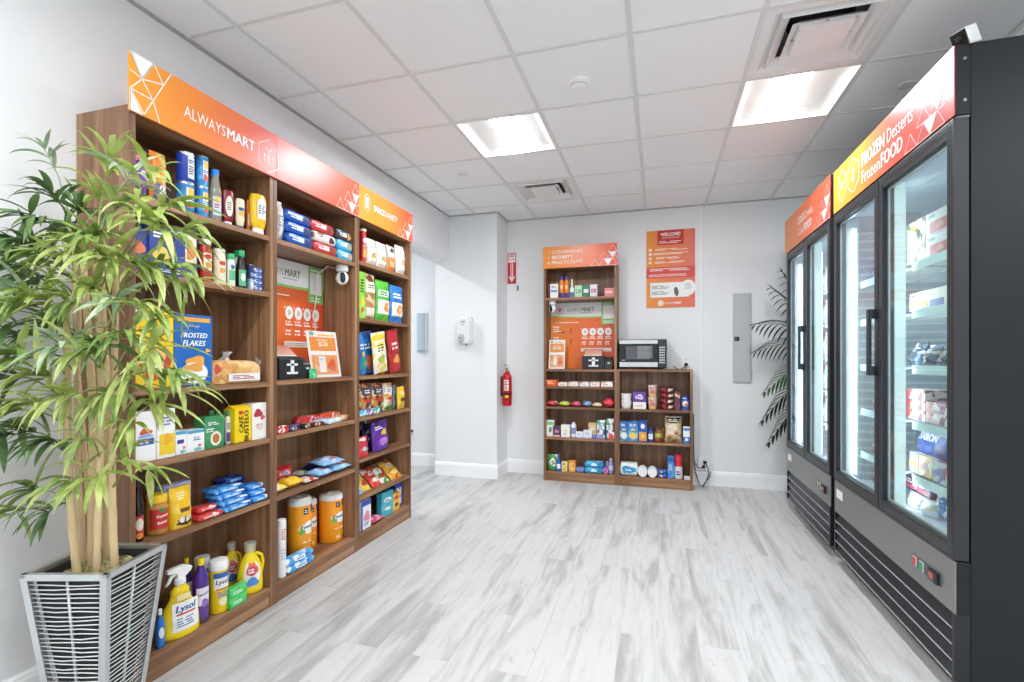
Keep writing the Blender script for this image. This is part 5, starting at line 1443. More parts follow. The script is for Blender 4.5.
lie(277.5, 288.2, z, .015, .12, .045, 'candy_bag', 'pale yellow and white candy bag at the left end of the fourth shelf', 'candy bag', printed('#efe9d2', ['#f0d94a', '#f6f4ee'], 20, .5), [], .0, 0, g)
lie(289.4, 305, z, .015, .11, .055, 'candy_bag', 'golden yellow candy bag at the front of the fourth shelf', 'candy bag', printed('#f2b62a', ['#f6c64e', '#d9912a'], 26, .6), [('b', '#6a3a1c', 0, .6, .5, .2)], 0, 0, g)
lie(302, 313, z, .15, .10, .030, 'candy_bag', 'white and brown candy packet beside the golden bag', 'candy bag', printed('#e3ded6', ['#b8a48e', '#4a3a34'], 24, .5), [], 0, 0, g)
lie(306.2, 319, z, .012, .10, .028, 'candy_bag', 'cream candy packet at the very front edge of the fourth shelf', 'candy bag', printed('#ddd6cc', ['#c9463f', '#6e7a86'], 26, .55), [], 0, 0, g)
lie(314.5, 325, z, .15, .11, .05, 'candy_bag', 'navy candy bag towards the back of the fourth shelf', 'candy bag', printed('#1e2a66', ['#2c3c8a', '#c9d2e6'], 26, .65), [], 0, 0, g)
for k, (a, b_, ins, zz, tl) in enumerate(((320.2, 335, .015, 0, 0), (336.2, 352, .015, 0, 0), (326.8, 343, .16, .0, 0), (325, 345, .03, .052, .12))):
    lie(a, b_, z + zz, ins, .13 if k != 2 else .11, .045, 'candy_bag', ('light blue candy bag at the front, fourth shelf', 'light blue and cream candy bag at the right end, fourth shelf', 'light blue candy bag at the back, fourth shelf', 'light blue candy bag with a red corner lying on top, fourth shelf')[k], 'candy bag',
        printed('#8db9e4', ['#b9d6f0', '#6d9fd6', '#e07a4e'] if k != 1 else ['#b9d6f0', '#eadcb6', '#6d9fd6'], 22, .5), [('l', '#eef4fa', 0, .6, .5, .2, 2), ('b', '#d9653b', .1, .3, .3, .2)], (0, 0, 0, -.05)[k], tl, g)
z = 0.105
lathe_thing(LR(276.6, 286.2, 520, z, .015), 'paper_roll', 'white wrapped paper roll at the left end of the lowest shelf', 'paper roll', [(.96, 0), (1, .02), (1, .97), (.9, 1)], mat('#eeedea', .5), [('l', '#c98a6a', 0, .75, .6, .2, 5), ('l', '#b9c6d9', 0, .4, .6, .2, 4)], group=None)
def towel(P, label, grp='orange paper towel packs'):
    w, h, d = P['w'], P['h'], P['d']
    bm = bmesh.new(); bm_lathe(bm, [(w * .46, 0), (w * .5, .008), (w * .5, h * .88)], 32)
    o = obj('paper_towel_pack', bm, mat('#f6a01f', .3, var=.03), smooth=True, autosmooth=40)
    bm = bmesh.new(); bm_lathe(bm, [(w * .5, h * .88), (w * .49, h * .96), (w * .40, h), (w * .12, h * .995), (w * .10, h * .965), (0, h * .962)], 32); obj('clear_top', bm, mat('#e6e6e2', .35), o, smooth=True, autosmooth=50)
    S = round_front(w * .5)
    deco(o, w, h, S, [('b', '#eef0ea', .02, .52, .66, .20), ('b', '#6fae4a', -.22, .47, .25, .10), ('t', 'Towels', '#2b3f8c', .02, .54, .55, .12, dict(bold=True, shear=.2)), ('r', '#15161a', -.05, .79, .2, .10), ('l', '#f2efe6', -.05, .79, .12, .06, 2), ('r', '#3a3f9c', .34, .82, .22, .12), ('l', '#fbe0b4', .05, .30, .5, .05, 1), ('r', '#f3c48a', -.05, .12, .2, .07)])
    return settle(o, P, label, 'paper towels', grp)
towel(LR(287.0, 312, 498, z, .055), 'orange paper towel pack in front, nearest the divider on the left')
towel(LR(325.5, 349.5, 491.5, z, .055), 'orange paper towel pack in front, rightmost of the towels')
Ta, Tb = LR(287.4, 313, 498, z, .062), LR(326, 350, 491.5, z, .058)
Tc = dict(Tb, w=Tb['w'] * .82, d=Tb['w'] * .82, loc=((Ta['loc'][0] + Tb['loc'][0]) / 2 - .074, (Ta['loc'][1] + Tb['loc'][1]) / 2, z))
towel(Tc, 'orange paper towel pack between and slightly behind the front two')
P = LR(296, 314, 488, z, .165)
P2 = LR(318, 337, 486, z, .165)
bw = printed('#4fa4e0', ['#7cc0ee', '#e9f1f6', '#2f7cc4'], 26, .45, .28)
P = L(288.5, 315, 556, z, .008, .055)
for k in range(2):
    pack(up(dict(P, h=.042), .0425 * k, -.004 * k, -.006 * k), 'wipes_pack', 'light blue wipes pack in front of the paper towels, %s of two' % ('lower', 'upper')[k], 'wipes', bw, [('b', '#f2f5f7', 0, .5, .4, .6), ('l', '#3c7fc0', 0, .5, .3, .3, 1)], 'blue wipes packs', endf=.1)
# ================================================================ FAR BOOKCASE
z = U3[0]
g = 'snack packs on the top shelf of the far bookcase'
lathe_thing(LR(359, 366.2, 229, z, .03), 'crisp_tube', 'red crisp tube at the left end of the top shelf, far bookcase', 'tube', [(1, 0), (1, .93)], printed('#c92f2c', ['#d9453f', '#b32522'], 20, .6),
            [('e', '#efe7da', 0, .66, .7, .16), ('b', '#eab04a', 0, .30, .8, .26), ('l', '#f2e9dc', 0, .5, .7, .1, 2)], [('lid', [(1.02, .93), (1.05, .94), (1.05, .99), (.95, 1)], '#e7e2dc')], g)
for k, (a, b_, v) in enumerate(((369.2, 378.2, 239), (379, 388.4, 243))):
    bag(L(a, b_, v, z, .02, .06), 'popcorn_bag', 'white snack bag with a small gold picture, %s of the pair' % ('left', 'right')[k], 'snack bag', mat('#ece8e1', .35), [('l', '#b9aca6', 0, .72, .6, .2, 3), ('b', '#d9a24a', .05, .38, .5, .2), ('b', '#7aa86a', -.1, .40, .2, .1)], g, crimp=.06)
bag(L(389.2, 396.8, 246, z, .03, .06), 'snack_bag', 'orange and grey snack bag beside the pair of white ones', 'snack bag', mat('#cfcac2', .35), [('r', '#ef8a2e', 0, .28, .9, .5), ('b', '#3c3a3c', 0, .82, .5, .16), ('l', '#f7e3c8', 0, .3, .6, .2, 3)], g)
bag(dict(L(399, 409.8, 247, z, .02, .07), lean=-.05), 'snack_bag', 'rounded white snack bag at the right end of the top shelf', 'snack bag', mat('#eeece6', .35), [('b', '#cfae6e', .05, .42, .5, .22), ('l', '#9fb39a', 0, .68, .5, .14, 2)], g)
z = U3[1]
g = 'snack bags on the second shelf of the far bookcase'
carton(L(359.4, 365.6, 272, z, .02, .05), 'snack_box', 'lime green snack box at the left end of the second shelf', 'box', printed('#8fcf4a', ['#a5da64', '#7cbf3c'], 16, .6), [('l', '#2c3a24', 0, .7, .6, .3, 5), ('b', '#e9d23f', 0, .35, .5, .2), ('b', '#d9452f', 0, .18, .4, .1)], g)
bag(L(366.5, 377.4, 274, z, .02, .06), 'pretzel_bag', 'brown and white snack bag with nuts, second shelf', 'snack bag', printed('#b98a5c', ['#a37248', '#d9c09a'], 22, .5), [('r', '#ece6da', 0, .70, .86, .22), ('l', '#3c3026', 0, .72, .6, .1, 2), ('b', '#5c2f1c', 0, .90, .6, .14), ('r', '#e8e0d2', 0, .16, .8, .2)], g)
bag(L(378.4, 391.6, 281, z, .02, .06), 'chip_bag', 'bright green crisp bag, second shelf', 'chip bag', printed('#58b93c', ['#6cc74e', '#46a52e'], 18, .6), [('r', '#d7ead0', 0, .68, .8, .16), ('l', '#2c7f35', 0, .68, .6, .12, 2), ('r', '#efe9de', 0, .35, .86, .34), ('b', '#e39a3e', .1, .36, .5, .24)], g)
bag(L(392.5, 404.8, 286, z, .02, .06), 'chip_bag', 'blue cracker bag with an orange cracker picture, second shelf', 'chip bag', printed('#2f7ccc', ['#4790d8', '#256bb5'], 18, .6), [('l', '#e7f0f8', 0, .72, .7, .16, 2), ('r', '#efe9de', 0, .36, .86, .36), ('b', '#e08c2f', .05, .36, .56, .26)], g)
z = U3[2]
g = 'crisp bags leaning on the third shelf of the far bookcase'
def lean(u0, u1, v, ins, lab, m, spec, le=-.16, d=.042):
    P = L(u0, u1, v, z, ins, d)
    P['lean'] = le; P['loc'] = (P['loc'][0], P['loc'][1] + P['h'] * math.sin(-le) * .4, z)
    return bag(P, 'chip_bag', lab, 'chip bag', m, spec, g)
lean(360.5, 366.8, 334, .015, 'blue and green crisp bag at the left end of the leaning row', printed('#2f7cc4', ['#4691d4', '#246aae'], 18, .6), [('b', '#2a9a5c', 0, .28, .8, .34), ('l', '#e8f1f7', 0, .68, .6, .16, 2), ('b', '#e7c04a', 0, .5, .4, .12)])
lean(363.5, 375.5, 333, .075, 'blue and orange crisp bag, second in the leaning row', printed('#2f74c0', ['#4f94d8', '#2466a8'], 18, .6), [('b', '#e8763a', 0, .28, .8, .34), ('l', '#e8f1f7', 0, .66, .6, .16, 2)])
lean(370.5, 382.5, 334, .135, 'plain deep blue crisp bag, third in the leaning row', printed('#2a5cae', ['#3c74c6', '#1f4c94'], 18, .6), [('b', '#cfd9ea', 0, .5, .5, .2)])
lean(375, 388.5, 334, .015, 'pale yellow and white crisp bag, middle of the leaning row', printed('#ece6cf', ['#f2d65a', '#f4f1e6'], 18, .5), [('r', '#e9c53a', 0, .88, .9, .14), ('l', '#4a5a34', 0, .62, .5, .2, 3), ('b', '#a5b84a', 0, .34, .5, .2)])
lean(382.5, 395.5, 333, .075, 'golden yellow crisp bag beside the red one', printed('#eab92e', ['#f0c84e', '#dba720'], 18, .6), [('b', '#efe6cf', 0, .5, .5, .3)])
lean(390.8, 401.5, 331, .015, 'red crisp bag at the right end of the leaning row', printed('#b3262f', ['#c73a40', '#9c1e27'], 18, .6), [('l', '#efd9d2', 0, .62, .6, .2, 2), ('b', '#e7a24a', 0, .3, .5, .2)], -.2)
z = U3[3]
g = 'snack mix bags on the fourth shelf of the far bookcase'
mixm = printed('#5a4038', ['#c98a3e', '#d9c39a', '#7a2f28'], 26, .35)
for k, (a, b_, v) in enumerate(((362, 373.6, 383.5), (374, 385, 383), (385.3, 394, 383))):
    bag(L(a, b_, v, z, .04, .05), 'snack_mix_bag', ('dark snack mix bag on the left of the fourth shelf', 'dark snack mix bag in the centre of the fourth shelf', 'lighter snack mix bag right of the dark ones')[k], 'snack bag', mixm if k < 2 else printed('#cdb389', ['#e7e0cf', '#e0912f'], 26, .4),
        [('r', '#3a3f62' if k < 2 else '#e6e4df', 0, .74, .8, .24), ('l', '#ece7dc' if k < 2 else '#4a5a8a', 0, .74, .5, .14, 2), ('b', '#4c9a3a', 0, .12, .8, .2), ('b', '#c4382e', 0, .45, .7, .1)], g)
bag(L(394.4, 397.9, 385, z, .06, .035), 'snack_bag', 'narrow grey blue bag between the mixes and the yellow bag', 'snack bag', mat('#8b93a8', .35), [('r', '#43506e', 0, .5, .8, .3)], g)
bag(dict(L(399.8, 406.5, 387, z, .015, .045), lean=-.05), 'snack_bag', 'yellow snack bag at the right end of the fourth shelf', 'snack bag', printed('#edc52f', ['#f3d45c', '#e3b520'], 18, .6), [('r', '#5c3a26', 0, .42, .6, .16), ('l', '#f7ecc4', 0, .72, .6, .2, 3)], g)
for k, (a, b_, c) in enumerate(((360, 367.5, '#4fb4d8'), (366.5, 374, '#9a4f9c'), (373.5, 381, '#3fae9c'))):
    pack(L(a, b_, 410, z, .008, .04, h=.048), 'gum_packet', '%s gum packet lying at the front of the fourth shelf' % ('light blue', 'magenta purple', 'teal green')[k], 'gum', printed(c, ['#e8edf0', '#2f5fae'], 40, .6), [], 'gum packets')
z = U3[4]
g = 'candy pouches on the fifth shelf of the far bookcase'
bag(dict(L(376, 391, 422, z, .02, .06), lean=-.10), 'candy_pouch', 'purple candy pouch with a yellow patch, fifth shelf of the far bookcase', 'candy pouch', printed('#5b2f92', ['#6f3fae', '#4a2478'], 18, .55), [('b', '#e2c24e', .15, .58, .4, .2), ('b', '#c07ad0', .1, .28, .7, .26), ('l', '#efe6f4', -.1, .78, .5, .14, 2)], g, pouch=True)
bag(dict(L(366, 377, 424, z, .10, .05), lean=-.08), 'candy_pouch', 'dark navy candy pouch behind the red one', 'candy pouch', printed('#1f2350', ['#2c3272', '#171a3c'], 18, .6), [('b', '#8f9ac6', -.1, .7, .5, .16), ('l', '#c9cde0', 0, .45, .5, .14, 2)], g, pouch=True)
bag(L(361, 370, 420, z, .19, .045), 'candy_pouch', 'dark teal candy pouch at the back left of the fifth shelf', 'candy pouch', printed('#24414c', ['#305a68', '#e2e2de'], 22, .7), [], g, pouch=True)
bag(dict(L(359.5, 370.5, 437, z, .012, .06)), 'candy_pouch', 'red candy pouch with white top at the front of the fifth shelf', 'candy pouch', printed('#c93440', ['#d94c56', '#b22833'], 22, .55), [('b', '#e9e0dc', 0, .86, .7, .16), ('b', '#8fd0c0', 0, .40, .4, .2)], g, pouch=True)
z = U3[5]
g = 'bags lying back on the sixth shelf of the far bookcase'
for k, (a, b_, ins, hh, c, cs, lab) in enumerate(((359.5, 366.8, .02, .16, '#5f9fd4', ['#8fc0e6', '#e9e4d6'], 'light blue bag at the left end of the sixth shelf'), (367.6, 375.6, .02, .19, '#e8c23a', ['#f0d66a', '#efe9da', '#c9452f'], 'yellow bag lying back on the sixth shelf'),
                                                   (376.4, 385, .02, .18, '#cf3f34', ['#dd5a4e', '#efe4da'], 'red bag in the middle of the sixth shelf'), (385.8, 393.4, .02, .18, '#dfe4d6', ['#4c9a44', '#c9433a'], 'white and green bag beside the red and yellow one'),
                                                   (394.2, 404.5, .02, .19, '#e3b13a', ['#d34a34', '#efd27a'], 'yellow and red bag at the right end of the sixth shelf'))):
    P = L(a, b_, 0, z, ins, .05, h=hh); P['tip'] = -.85; P['loc'] = (P['loc'][0] - .012 * (k % 2), P['loc'][1], z)
    bag(P, 'snack_bag', lab, 'snack bag', printed(c, cs, 20, .5), [('b', '#efe7da', 0, .62, .5, .22), ('l', '#5a4638', 0, .62, .4, .12, 2), ('b', cs[-1], 0, .28, .6, .22)], g)
z = 0.107
carton(L(361, 371, 500, z, .02, .06), 'diaper_carton', 'white and royal blue carton with a pink picture, left end of the lowest shelf', 'box', printed('#e9eaf0', ['#f3f3f6'], 10, .7), [('r', '#2f4fae', 0, .9, .98, .2), ('r', '#2f4fae', -.42, .5, .16, 1.0), ('b', '#e58a9c', .08, .42, .6, .34), ('l', '#5a6fb0', .08, .18, .5, .12, 2)], 'cartons on the lowest shelf of the far bookcase')
P = L(371.5, 384, 0, z, .02, .10, h=.12); P['d'] = .03
bag(P, 'napkin_pack', 'flat pink packet lying between the cartons on the lowest shelf', 'packet', printed('#c94a6c', ['#e58aa2', '#efe2e4', '#9c2f4e'], 26, .45), [], None, lying=True)
carton(dict(L(383, 392.5, 491.5, z, .03, .05), turn=-.12), 'tea_box', 'teal blue box in the middle of the lowest shelf, far bookcase', 'box', printed('#3fa6bc', ['#58b6ca', '#3596aa'], 16, .6), [('e', '#dfeef0', 0, .66, .7, .2), ('l', '#1f5a6c', 0, .64, .5, .1, 2), ('b', '#e6efe9', 0, .3, .5, .14)], 'cartons on the lowest shelf of the far bookcase')
carton(L(392.8, 399.8, 493, z, .03, .05), 'tea_box', 'yellow box between the teal and the blue and white boxes', 'box', printed('#e8b92e', ['#efc852', '#d9452f'], 20, .65), [('b', '#c9382e', 0, .75, .7, .2), ('b', '#5a3a22', 0, .35, .5, .2)], 'cartons on the lowest shelf of the far bookcase')
carton(dict(L(396, 406.5, 482, z, .07, .06), turn=-.08), 'diaper_carton', 'royal blue and white carton at the right end of the lowest shelf', 'box', printed('#2f4fae', ['#3f62c4', '#27429a'], 14, .6), [('r', '#eceef2', .0, .45, .66, .7), ('b', '#e07a5c', .0, .44, .5, .24), ('b', '#c98aa0', .05, .76, .3, .1)], 'cartons on the lowest shelf of the far bookcase')

# ================================================================ BACK-WALL BOOKCASES
g = 'medicines on the top shelf of the back-wall bookcase'
z = BA[0]
bottle(BR(545.8, 549.4, 281, z, .05), 'slim dark red bottle at the left end of the medicine shelf', mat('#6a1a22', .25), '#571319', [], neck=.5, shoulder=.8, cap0=.9, group=g)
carton(B(550, 558, 284, z, .04, .06), 'medicine_box', 'white box with a blue band, left on the medicine shelf', 'box', WHITE, [('r', '#6f9fc0', 0, .5, .8, .16), ('l', '#8a97a5', 0, .78, .6, .2, 2)], g)
for k, (a, b_) in enumerate(((559, 563.6), (563.9, 568.4))):
    bottle(BR(a, b_, 276.5, z, .04), 'orange lotion bottle with a blue base and cap, %s of the pair' % ('left', 'right')[k], mat('#ef8a2c', .3), '#3a3f9a', [('r', '#33398f', 0, .125, 1, .22), ('e', '#f5d7ac', 0, .5, .5, .2)], neck=.6, shoulder=.78, cap0=.86, group=g)
bottle(BR(569.2, 574, 279, z, .04), 'white pump bottle with a blue label', mat('#e6edf2', .3), WHITE, [('r', '#4f7fb8', 0, .16, 1, .26)], neck=.28, shoulder=.52, cap0=.64, capw=.34, group=g)
for k, (a, b_, v, c, c2, lab) in enumerate(((574.6, 582, 285.5, '#b9d8b4', '#5aa866', 'pale green box, middle of the medicine shelf'), (582.6, 589.4, 285, '#2f7d5c', '#dfe9e2', 'dark green box, middle right of the medicine shelf'), (590, 597.2, 284.5, '#e6e6ea', '#c26a8a', 'white and pink box right of the dark green one'), (604.5, 614.3, 288, '#e77a9c', '#f0c84a', 'pink and yellow box at the right end of the medicine shelf'))):
    carton(B(a, b_, v, z, .04, .06), 'medicine_box', lab, 'box', printed(c, [c2], 18, .72), [('r', c2, 0, .5, .7, .3), ('l', '#f4f4f2', 0, .5, .5, .16, 1)], g)
# microwave on the low bookcase
q0, q1 = on_y(619, 350, YF + .0).x, on_y(666.8, 350, YF + .0).x
w, d = q1 - q0, .262; h = on_y(640, 339.5, YF + .01).z - 1.224
t = thing('microwave', 'black and silver microwave oven on top of the low bookcase', 'microwave', ((q0 + q1) / 2, YF + .008 + d / 2, 1.224))
MB_, MS_ = mat('#1a1b1d', .3), mat('#c6c8c8', .28, .7, var=.02)
z0 = .018
part_box('casing', t, MB_, -w / 2, w / 2, -d / 2 + .018, d / 2, z0, h, .004)
dw_ = w * .82
part_box('door', t, mat('#0e0f11', .12), -w / 2, -w / 2 + dw_, -d / 2, -d / 2 + .017, z0, h, .003)
for o_ in [t.children[-1]]:
    part_box('silver_band', o_, MS_, -w / 2 + .004, -w / 2 + dw_ - .002, -d / 2 - .002, -d / 2, h - .045, h - .006, .001)
    part_box('silver_band', o_, MS_, -w / 2 + .004, -w / 2 + dw_ - .002, -d / 2 - .002, -d / 2, z0 + .006, z0 + .055, .001)
    part_box('window_glass', o_, mat('#51585d', .10), -w / 2 + .07, -w / 2 + dw_ - .085, -d / 2 - .0012, -d / 2, z0 + .085, h - .07, 0)  # grey of a reflection put into the pane colour
    bm = bmesh.new()
    for i in range(20):
        for j in range(11):
            x, zz = -w / 2 + .19 + i * .0075, z0 + .095 + j * .012
            bm_box(bm, x, x + .0042, -d / 2 - .0018, -d / 2 - .0012, zz, zz + .006)
    obj('mesh_screen', bm, mat('#b9bdbf', .4), o_)
    decal(o_, 'small_print', mat('#c9cbcc'), -w / 2 + .05, z0 + .075, .05, .012, flat(-d / 2), 'rows', n=1, eps=.001)
part_box('control_panel', t, MB_, -w / 2 + dw_ + .002, w / 2, -d / 2, -d / 2 + .017, z0, h, .003)
cpn = t.children[-1]
part_box('display', cpn, mat('#2c3a40', .1), -w / 2 + dw_ + .012, w / 2 - .012, -d / 2 - .001, -d / 2, h - .06, h - .025, 0)
for j in range(7):
    for i in range(3):
        x = -w / 2 + dw_ + .014 + i * ((w - dw_ - .034) / 3 + .002)
        part_box('button', cpn, mat('#d9dbdc', .4), x, x + (w - dw_ - .034) / 3 - .003, -d / 2 - .0015, -d / 2, z0 + .045 + j * .026, z0 + .058 + j * .026, 0)
for x in (-w / 2 + .05, w / 2 - .05):
    for y in (-d / 2 + .05, d / 2 - .04):
        bm = bmesh.new(); bm_lathe(bm, [(.014, .0005), (.016, z0 + .001)], 14); obj('foot', bm, BLACK, t, loc=(x, y, 0))
# candy and gum boxes under the counter
z = BA[2]
g = 'flat boxes on the third shelf of the back-wall bookcase'
for k, (a, b_, v, c, cs, lab) in enumerate(((545.8, 556.8, 380, '#e8642a', ['#f08a4a', '#d24f1c'], 'orange flat box at the left end under the counter'), (558, 567.3, 382.3, '#ece7e0', ['#e07a4a'], 'white and orange flat box, second from the orange box'), (568.3, 578.2, 382, '#e9e6e2', ['#c9b2a8'], 'white flat box, third from the orange box'),
                                            (579.4, 589, 382, '#e6e3e0', ['#b98a86'], 'white flat box with a rosy print, fourth from the orange box'), (590, 599.6, 382, '#e7d9d4', ['#e6a79a'], 'pinkish flat box, fifth from the orange box'), (600.8, 613, 381.8, '#ebe8e4', ['#c9a49a'], 'wider white flat box at the right end under the counter'))):
    carton(B(a, b_, v, z, .02, .10), 'candy_carton', lab, 'box', printed(c, cs, 20, .6), [('r', '#f3f1ee', 0, .5, .8, .3), ('l', '#c0564a', 0, .5, .6, .25, 1)] if k else [('l', '#f6d9c4', 0, .5, .6, .4, 2)], g)
z = BA[3]
g = 'candy bags on the fourth shelf of the back-wall bookcase'
for k, (a, b_, c, cs, hh, lab) in enumerate(((546, 557.5, '#c8353f', ['#e0707a', '#f0d2d0'], .055, 'red candy bag at the left end of the candy row'), (558.6, 569.6, '#b9c84a', ['#dfe28a', '#7aa33a'], .05, 'yellow green candy bag, second in the candy row'), (570.6, 581.4, '#cf3f5c', ['#e28a9c', '#7a2f4a'], .05, 'pink and red candy bag, third in the candy row'),
                                             (582.4, 591, '#4f7fc0', ['#a9c6e6', '#dfe6ee'], .06, 'blue candy bag in the middle of the candy row'), (592, 602, '#d9c79a', ['#efe6cf', '#b98f4a'], .045, 'tan candy bag right of the blue one'), (603, 614.2, '#d42f3f', ['#e85a66', '#b01f30'], .085, 'bright red candy bag at the right end of the candy row'))):
    P = B(a, b_, 0, z, .02, .10, h=.12); P['d'] = hh; P['turn'] = .03 * math.sin(k * 2.1)
    bag(P, 'candy_bag', lab, 'candy bag', printed(c, cs, 26, .5), [], g, lying=True)
z = BA[4]
g = 'toiletries on the fifth shelf of the back-wall bookcase'
carton(B(545.8, 553.8, 420.5, z, .03, .06), 'toothpaste_box', 'tall white and green box at the left end of the toiletries', 'box', WHITE, [('r', '#7fc07a', 0, .82, .9, .2), ('b', '#4a9a5a', 0, .4, .4, .3), ('b', '#c25a8a', .1, .55, .4, .1)], g)
carton(B(552.8, 560.4, 426, z, .02, .06), 'soap_box', 'dark box with a pink base beside the green one', 'box', mat('#4a4258', .4), [('b', '#c97aa8', 0, .5, .6, .3), ('r', '#e2b9a0', 0, .1, .9, .16)], g)
carton(B(561, 569.8, 425, z, .02, .06), 'bandage_box', 'plain white box among the toiletries', 'box', mat('#eceae4', .4), [('b', '#e9d79a', 0, .5, .3, .3), ('l', '#b5b8ba', 0, .25, .6, .16, 2)], g)
bottle(BR(570.6, 575.8, 422.6, z, .03), 'slim white bottle with a lavender label', mat('#eeeef4', .3), '#d9d6ea', [('r', '#8a8fc6', 0, .45, 1, .4)], neck=.6, shoulder=.82, cap0=.9, group=g)
for k, (a, b_, v, lab) in enumerate(((575.9, 582.8, 432, 'small white carton in front, left of two'), (583.3, 591.8, 430.6, 'small white carton in front, right of two'))):
    carton(B(a, b_, v, z, .02, .06), 'soap_box', lab, 'box', mat('#e6e8ee', .4), [('l', '#8fa0c6', 0, .6, .6, .3, 2), ('r', '#c9d2e6', 0, .15, .9, .2)], g)
carton(B(588.4, 596.4, 423, z, .08, .06), 'cotton_box', 'tan box standing behind the small white cartons', 'box', mat('#d9b98a', .4), [('b', '#e9d7b8', 0, .6, .5, .3)], g)
for k, (a, b_, v, c) in enumerate(((596.6, 605, 420.5, '#dfe6ea'), (606.2, 613.6, 419, '#e9ecee'))):
    bag(B(a, b_, v, z, .035, .05), 'wipes_pouch', ('white pouch with green marks, left of the last pair', 'white pouch with blue marks at the right end of the toiletries')[k], 'pouch', printed(c, ['#3f6f8a', '#6aa08a'], 16, .6), [('l', '#2f4f6a', 0, .6, .5, .3, 3)], g, pouch=True)
for k, (a, b_, v, c, lab) in enumerate(((592.5, 598, 435, '#6a74b8', 'small purple blue packet in front of the white pouches'), (598.3, 604.5, 435, '#8f86c0', 'small lavender packet in front of the white pouches'), (608.8, 614.2, 432, '#d2453a', 'small red box at the front right corner of the toiletries'))):
    carton(B(a, b_, v, z, .012, .02), 'travel_packet', lab, 'packet', printed(c, ['#e6e6ee'], 30, .65), [], g)
z = 0.103
g = 'household goods on the lowest shelf of the back-wall bookcase'
bag(B(545.3, 557.6, 455, z, .04, .09), 'detergent_bag', 'green and white bag at the left end of the lowest shelf', 'bag', printed('#3f9a4a', ['#5ab060', '#e6efe4'], 14, .55), [('b', '#eef2ea', 0, .5, .6, .5), ('b', '#c05a8a', .1, .45, .3, .2)], g, pouch=True)
trigger_bottle(B(555.6, 561.4, 454, z, .015, .05), 'small bright blue spray bottle beside the green bag', mat('#1f5fc0', .2), [('r', '#dfe8f2', 0, .28, .6, .26)], headc='#3a4f9a', group=g)
P = B(561.6, 567.4, 461.5, z, .02, .06)
for k in range(2):
    carton(up(dict(P, h=.052), .0525 * k), 'bar_soap_box', 'pale yellow soap box, %s of two stacked' % ('lower', 'upper')[k], 'box', printed('#e3d27a', ['#efe6b0', '#6a8f4a'], 24, .6), [('l', '#4a6a3a', 0, .5, .7, .3, 1)], g)
carton(B(568.6, 575.4, 461, z, .02, .06), 'bulb_box', 'orange box right of the yellow soap boxes', 'box', printed('#e8973a', ['#f2b566', '#d9822a'], 18, .6), [('l', '#f7e2c0', 0, .7, .6, .3, 2), ('b', '#f4d07a', 0, .3, .5, .3)], g)
pack(B(576.2, 584, 469, z, .02, .06, h=.055), 'sponge_packet', 'small violet blue packet lying on the lowest shelf', 'packet', printed('#6a78c0', ['#8f9cd6', '#4f5ea8'], 24, .6), [], g)
P = B(584.3, 603.5, 468, z, .02, .10)
for k in range(2):
    pack(up(dict(P, h=.062), .063 * k), 'wipes_pack', 'turquoise wipes pack on the back-wall lowest shelf, %s of two' % ('lower', 'upper')[k], 'wipes', printed('#2fa0d0', ['#5cbce2', '#e2f0f4', '#1f80b8'], 22, .5, .28), [('b', '#e8f2f5', 0, .5, .3, .5)], 'turquoise wipes packs', endf=.1)
pack(B(603.2, 608, 469, z, .012, .05, h=.075), 'razor_packet', 'pink and purple packet beside the lavender bottles', 'packet', printed('#b55a9c', ['#d98ac0', '#6a4a9c'], 24, .6), [], g)
for k, (a, b_, v, ins) in enumerate(((607.8, 613.8, 459, .04), (604.5, 610, 462, .10))):
    bottle(BR(a, b_, v, z, ins), ('lavender fabric softener bottle at the right end', 'lavender bottle standing behind the pink packet')[k], mat('#8f92c4', .25), '#b9bce0', [('r', '#d6d7ec', 0, .4, .9, .3)], neck=.5, shoulder=.66, cap0=.84, group=g)
# low bookcase
z = BB[0]
g = 'noodles and tubs on the low bookcase'
P = BR(619.3, 631.6, 401.5, z, .03)
for k in range(2):
    tub(up(dict(P, h=.078), .0785 * k), 'white plastic tub, %s of two stacked at the left end' % ('lower', 'upper')[k], WHITE, '#f0f0ee', [], group=g)
P = B(633, 646, 401.5, z, .03, .11)
carton(dict(P, h=.072), 'noodle_tray', 'white tray under the purple box', 'tray', mat('#eceae6', .4), [('l', '#c9b8c9', 0, .5, .7, .3, 1)], g, top='#f2f1ee')
carton(up(dict(P, h=.105), .074), 'tea_box', 'purple box with a white label on the white tray', 'box', printed('#5f3f92', ['#7350aa', '#50337e'], 18, .6), [('b', '#ded3ea', 0, .5, .6, .5), ('l', '#5f3f92', 0, .52, .4, .2, 2)], g)
P = BR(647.8, 657, 398, z, .03)
for k in range(2):
    lathe_thing(up(dict(P, h=.125), .1255 * k), 'noodle_cup', 'pale pink noodle cup, %s of two stacked' % ('lower', 'upper')[k], 'cup', [(.76, 0), (.78, .02), (.97, .95), (1, .955), (1, 1)], mat('#e9cfc4', .4), [('b', '#e0705a', 0, .45, .6, .3), ('l', '#b0483a', 0, .75, .6, .15, 2), ('r', '#e6c04a', 0, .12, .8, .12)], group=g)
P = BR(659.8, 674.6, 405, z, .03)
for k in range(4):
    lathe_thing(up(dict(P, h=.058), .0585 * k, .002 * (-1) ** k), 'noodle_bowl', 'red noodle bowl, %s of the stack of four' % ('lowest', 'second', 'third', 'topmost')[k], 'bowl', [(.74, 0), (.76, .04), (.97, .8), (.97, .86)], printed('#8e2430', ['#b53a44', '#2f1c20', '#e6c9b8'], 24, .55), [('b', '#e7d2c2', .2, .5, .3, .5)], [('lid', [(.97, .84), (1, .86), (1, .96), (.97, 1)], '#3a2224')], 'stack of noodle bowls')
